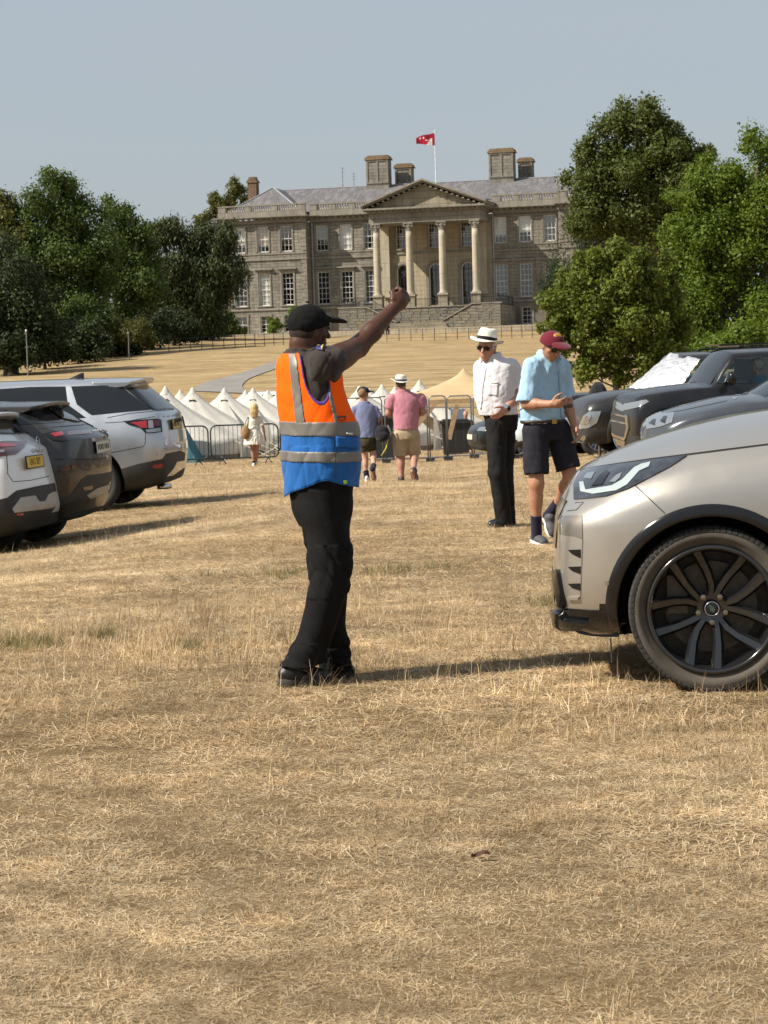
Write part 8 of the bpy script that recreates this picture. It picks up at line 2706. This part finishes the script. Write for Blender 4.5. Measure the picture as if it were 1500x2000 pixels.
peaked_cap(g, g.hc, (0, 0, 1), (.95, .3, 0), cloth('navy_cap', (.018, .017, .028), .2), .97)
def rucksack():
    c = pt(746, 843, 33.7)
    F = Sdf((-.22, -.2, -.26), (.22, .2, .26), .011)
    F.ell((0, 0, -.03), (.115, .085, .14), .02); F.ell((.02, -.05, -.07), (.085, .06, .075), .02); F.folds(.008, 5, 30)
    e = empty('rucksack', c, 'black and grey rucksack hanging from the hand of the boy', 'rucksack')
    F.mesh('bag', cloth('black_nylon', (.018, .018, .022), .3, 900, .3), e)
    m = MB(); m.sm = True; m.tube([(-.03, 0, .09), (-.02, 0, .2), (.02, 0, .2), (.03, 0, .09)], .012, 6); m.build('handle', C_RIB, e)
    m = MB(); m.sm = True; m.tube([(.09, -.06, .10), (.15, -.05, -.02), (.13, -.04, -.18)], .014, 6); m.build('strap', cloth('grey_webbing', (.12, .12, .13)), e)
    m = MB(); m.sm = True; m.tube([(.09, -.05, -.12), (.06, -.06, -.26), (-.02, -.06, -.38)], .010, 6); m.build('strap', cloth('yellow_webbing', (.55, .50, .07)), e)
rucksack()
# man in pink
g = person('person', 'man in wide white sun hat, faded pink polo and khaki shorts walking away', (783, 933), 33.8, .012, dict(
    skin=SK_PINK, f=(.05, 1.), head=(783, 744, 0), hf=(.15, .98, -.1),
    torso=[(836, 793, .165, .125), (822, 793, .172, .130), (795, 793, .190, .128), (775, 793, .205, .115), (765, 792, .17, .095), (757, 787, .085, .075)],
    hem=(793, 829), grow=.024, seed=25, top=C_PINK, topname='polo_shirt', fold=.005,
    arms=[dict(pts=[(765, 774, 0), (758, 801, .02), (770, 806, .24), (778, 806, .32)], side=(.3, .2, .9), sleeve=.62, r=1.15, sr=(.078, .072)),
          dict(pts=[(821, 773, 0), (826, 797, .02), (816, 804, .24), (808, 804, .32)], side=(-.3, .2, .9), sleeve=.62, r=1.15, sr=(.078, .072))],
    legs=[dict(pts=[(781, 842, 0), (782, 886, .04), (784, 922, -.02)], r=1.15, foot=[(784, 934, -.08), (783, 932, .18)], shoe=SH_GREY, sole=C_SOLE),
          dict(pts=[(805, 842, 0), (809, 882, .10), (808, 906, -.22)], r=1.15, foot=[(803, 908, -.34), (812, 937, -.24)], shoe=SH_GREY, sole=basic('worn_tan_sole', (.15, .115, .075), .85, .3, 20.))],
    bottom=C_KHAKI, bottomname='shorts', cut=.93, hip=(.175, .130), legw=(.106, .092, .09), waist=(793, 820)))
hair_cap(g, basic('brown_hair', (.085, .05, .03), .9, .2, 90.), low=-.06)
hat_brim(g.root, 'sun_hat', g.hc + np.array([0, 0, .045]), np.array([.06, -.05, 1.]), (0, 1, 0), basic('pale_hat_cotton', (.70, .66, .56), .9), cloth('navy_hat_cord', (.06, .06, .11)), .092, .106, .110, .072, pinch=False, curl=.03)
# woman
g = person('person', 'blonde woman in short ivory dress with a tan bag walking to the barrier', (495, 916), 56., .016, dict(
    skin=SK_TAN, f=(-.05, 1.), head=(497, 803, 0), hf=(0, 1., 0), hs=.95,
    torso=[(866, 498, .15, .115), (850, 497, .128, .100), (840, 496, .110, .085), (828, 496, .135, .09), (822, 497, .12, .07), (817, 497, .06, .055)],
    hem=(497, 842), grow=.014, top=C_IVORY, topname='dress_top', fold=.006,
    arms=[dict(pts=[(486, 824, 0), (480, 842, .03), (478, 855, .1), (478, 860, .14)], side=(0, 1, 0), sleeve=.85, r=.78, sr=(.082, .075)),
          dict(pts=[(508, 824, 0), (514, 841, -.02), (518, 860, .02), (519, 866, .04)], side=(0, 1, 0), sleeve=.85, r=.78, sr=(.082, .075))],
    legs=[dict(pts=[(492, 868, 0), (494, 890, .02), (496, 908, 0)], r=.85, foot=[(496, 917, -.05), (495, 915, .16)], shoe=SH_WHT, sole=SO_WHT, sock=C_RIB, sockh=.03),
          dict(pts=[(503, 868, 0), (502, 890, .02), (500, 908, .10)], r=.85, foot=[(500, 914, .05), (500, 911, .22)], shoe=SH_WHT, sole=SO_WHT, sock=C_RIB, sockh=.03)],
    bottom=None, cut=2))
S_ = Sdf((-.4, -.4, .5), (.4, .4, 1.2), .014)
S_.loft(g.K([(874, 496, .275, .20), (858, 496, .225, .17), (838, 496, .125, .10)]), .02, 0)
S_.folds(.018, 6, 30, [(1, .3, .1), (1, -.4, 0)]); S_.mesh('dress_skirt', C_IVORY, g.root)
H_ = Sdf((-.3, -.3, 1.0), (.3, .3, 1.8), .012)
hc = g.hc
H_.ell(hc + np.array([0, -.02, .02]), (.098, .105, .105), .01, cuts=[(hc + np.array([0, .05, 0]), (0, 1, 0))])
H_.loft([(hc[2] - .25, hc[0], -.09, .085, .035), (hc[2] - .12, hc[0], -.09, .105, .05), (hc[2] + .02, hc[0], -.04, .10, .08)], .03)
H_.folds(.008, 7, 60, [(1, 0, .05), (1, .2, 0)])
H_.mesh('hair', basic('blonde_hair', (.50, .34, .155), .6, .3, 40., .4, 120.), g.root)
def handbag():
    c = pt(480, 845, 55.85)
    F = Sdf((-.25, -.2, -.3), (.25, .2, .3), .014); F.ell((0, 0, 0), (.115, .075, .18), .02); F.folds(.006, 4, 30)
    e = empty('shoulder_bag', c, 'tan slouchy bag hanging at the hip of the woman in ivory', 'bag')
    F.mesh('bag', basic('tan_suede', (.30, .175, .065), .8), e)
    m = MB(); m.sm = True; m.tube([(-.03, 0, .15), (.02, -.03, .30), (.07, -.03, .42)], .012, 6); m.tube([(.06, 0, .15), (.08, -.03, .30), (.09, -.03, .42)], .012, 6); m.build('strap', C_RIB, e)
handbag()
# far figures
def small_person(label, px, py, d, hgt, top, bottom, sit=False, fx=0.):
    g = Fig('person', label, (px, py), d, .022)
    s = hgt/1.75
    B = Sdf((-.5, -.7, -.02), (.5, .5, 1.95*s), .022)
    U = lambda x, y, z: np.array([x, y, z])*s
    z0 = -.42 if sit else 0.
    head(B, U(0, -.02, 1.62 + z0), (fx, -1, -.1), S=s)
    B.cap(U(0, 0, 1.52 + z0), U(0, 0, 1.42 + z0), .055*s, .06*s, .03)
    tk = [(z*s, 0, 0, a*s, b*s) for z, a, b in ((.88+z0, .15, .1), (1.05+z0, .14, .095), (1.3+z0, .18, .1), (1.42+z0, .12, .08))]
    B.loft(tk, .03)
    leg = []
    for q in (-1, 1):
        arm = [U(q*.2, 0, 1.36+z0), U(q*.25, -.02, 1.1+z0), U(q*.18, -.2, .98+z0)]
        B.chain(arm, [.05*s, .042*s, .03*s], .02); hand(B, arm[2], (-q*.2, -1, -.2), (0, 0, 1), s)
        l = [U(q*.09, 0, .88+z0), U(q*.11, -.42, .47), U(q*.11, -.40, .06)] if sit else [U(q*.09, 0, .9), U(q*.10, -.02, .48), U(q*.10, 0, .08)]
        B.chain(l, [.08*s, .058*s, .04*s], .03); B.cap(l[2], l[2] + U(0, -.17, -.03), .04*s, .03*s, .02); leg.append(l)
    B.mesh('body', SK_PINK, g.root)
    S_ = Sdf((-.5, -.7, .3), (.5, .5, 1.7), .022); S_.loft(tk, .02, 0, .018)
    for q in (-1, 1): S_.cap(U(q*.2, 0, 1.36+z0), U(q*.235, -.01, 1.15+z0), .07*s, .06*s, .03)
    S_.mesh('shirt', top, g.root)
    T_ = Sdf((-.5, -.7, -.02), (.5, .5, 1.1), .022)
    for l in leg: T_.chain(l, [.10*s, .078*s, .06*s], .03)
    T_.mesh('trousers', bottom, g.root)
    h_ = Sdf(U(0, -.02, 1.62+z0) - .2, U(0, -.02, 1.62+z0) + .2, .018); h_.ell(U(0, .01, 1.65+z0), (.082*s, .09*s, .09*s), .01, cuts=[(U(0, -.04, 1.6+z0), (0, -1, -.3))]); h_.mesh('hair', basic('dark_hair', (.04, .028, .02), .9), g.root)
    return g
small_person('tiny seated figure in white top at the foot of the steps', 748, 662, 217., 1.7, C_WHITE, C_NAVY, True)
small_person('tiny seated figure in dark clothes at the foot of the steps', 757, 662, 217.5, 1.7, C_NAVY, C_DTROU, True)
small_person('dark clothed figure sitting beyond the black crate under the canopy', 910, 838, 62., 1.6, C_NAVY, C_DTROU, True)
def bench(px, py, d, label):
    b = pt(px, py, d); b.z = gz(b.x, b.y)
    e = empty('bench', b, label, 'bench')
    m = MB(); m.box((0, .02, .43), (1.1, .36, .05)); m.build('seat', M_PLANK, e)
    for x in (-.45, .45):
        m = MB(); m.box((x, .02, .2), (.06, .3, .41)); m.build('leg', M_PLANK, e)
bench(752.5, 662, 217.4, 'low wooden bench under the two tiny seated figures'); bench(910, 838, 62.2, 'wooden bench under the seated figure beyond the crate')
# driver of the pickup
def driver():
    P = pick.M @ Vector((2.42, .30, 0))
    g = Fig('person', 'grey curly haired person in teal top sitting inside the black pickup', (1480, 900), 33., .011)
    g.root.location = pick.M @ Vector((3.12, .50, .70))
    f = unit(np.array(pick.M.to_3x3() @ Vector((1, 0, 0)))); r = np.cross(f, [0, 0, 1.]); yaw = math.atan2(r[1], r[0])
    hc = np.array([0, 0, .80]) + f*.05
    B = Sdf((-.5, -.5, .3), (.5, .5, 1.05), .011)
    head(B, hc, f, S=.98); B.cap(hc - [0, 0, .08], (0, 0, .62), .055, .06, .03)
    tk = [(.32, 0, 0, .17, .12), (.48, 0, 0, .19, .12), (.58, 0, 0, .15, .09), (.63, 0, 0, .08, .07)]
    B.loft(tk, .03, yaw)
    L = []
    for q in (-1, 1):
        a = [np.array([0, 0, .55]) + r*q*.19, np.array([0, 0, .40]) + r*q*.24 + f*.15, np.array([0, 0, .46]) + r*q*.16 + f*.38]
        B.chain(a, [.055, .045, .03], .02); hand(B, a[2], f, (0, 0, 1), 1., 1.1); L.append(a)
    B.mesh('body', SK_PINK, g.root)
    S_ = Sdf((-.5, -.5, .3), (.5, .5, .75), .011); S_.loft(tk, .02, yaw, .016)
    for a in L: S_.cap(a[0], a[1], .075, .066, .03)
    S_.folds(.008, 5, 30); S_.mesh('shirt', cloth('teal_top', (.05, .22, .30), .12, 900, .4), g.root)
    H = Sdf(hc - .2, hc + .2, .01); H.ell(hc + [0, 0, .025] - f*.03, (.105, .105, .10), .01, np.stack([r, f, [0, 0, 1.]], 1), cuts=[(hc + f*.04, f)]); H.folds(.012, 9, 70)
    H.mesh('hair', basic('grey_blonde_curls', (.50, .43, .33), .9, .3, 60.), g.root)
driver()
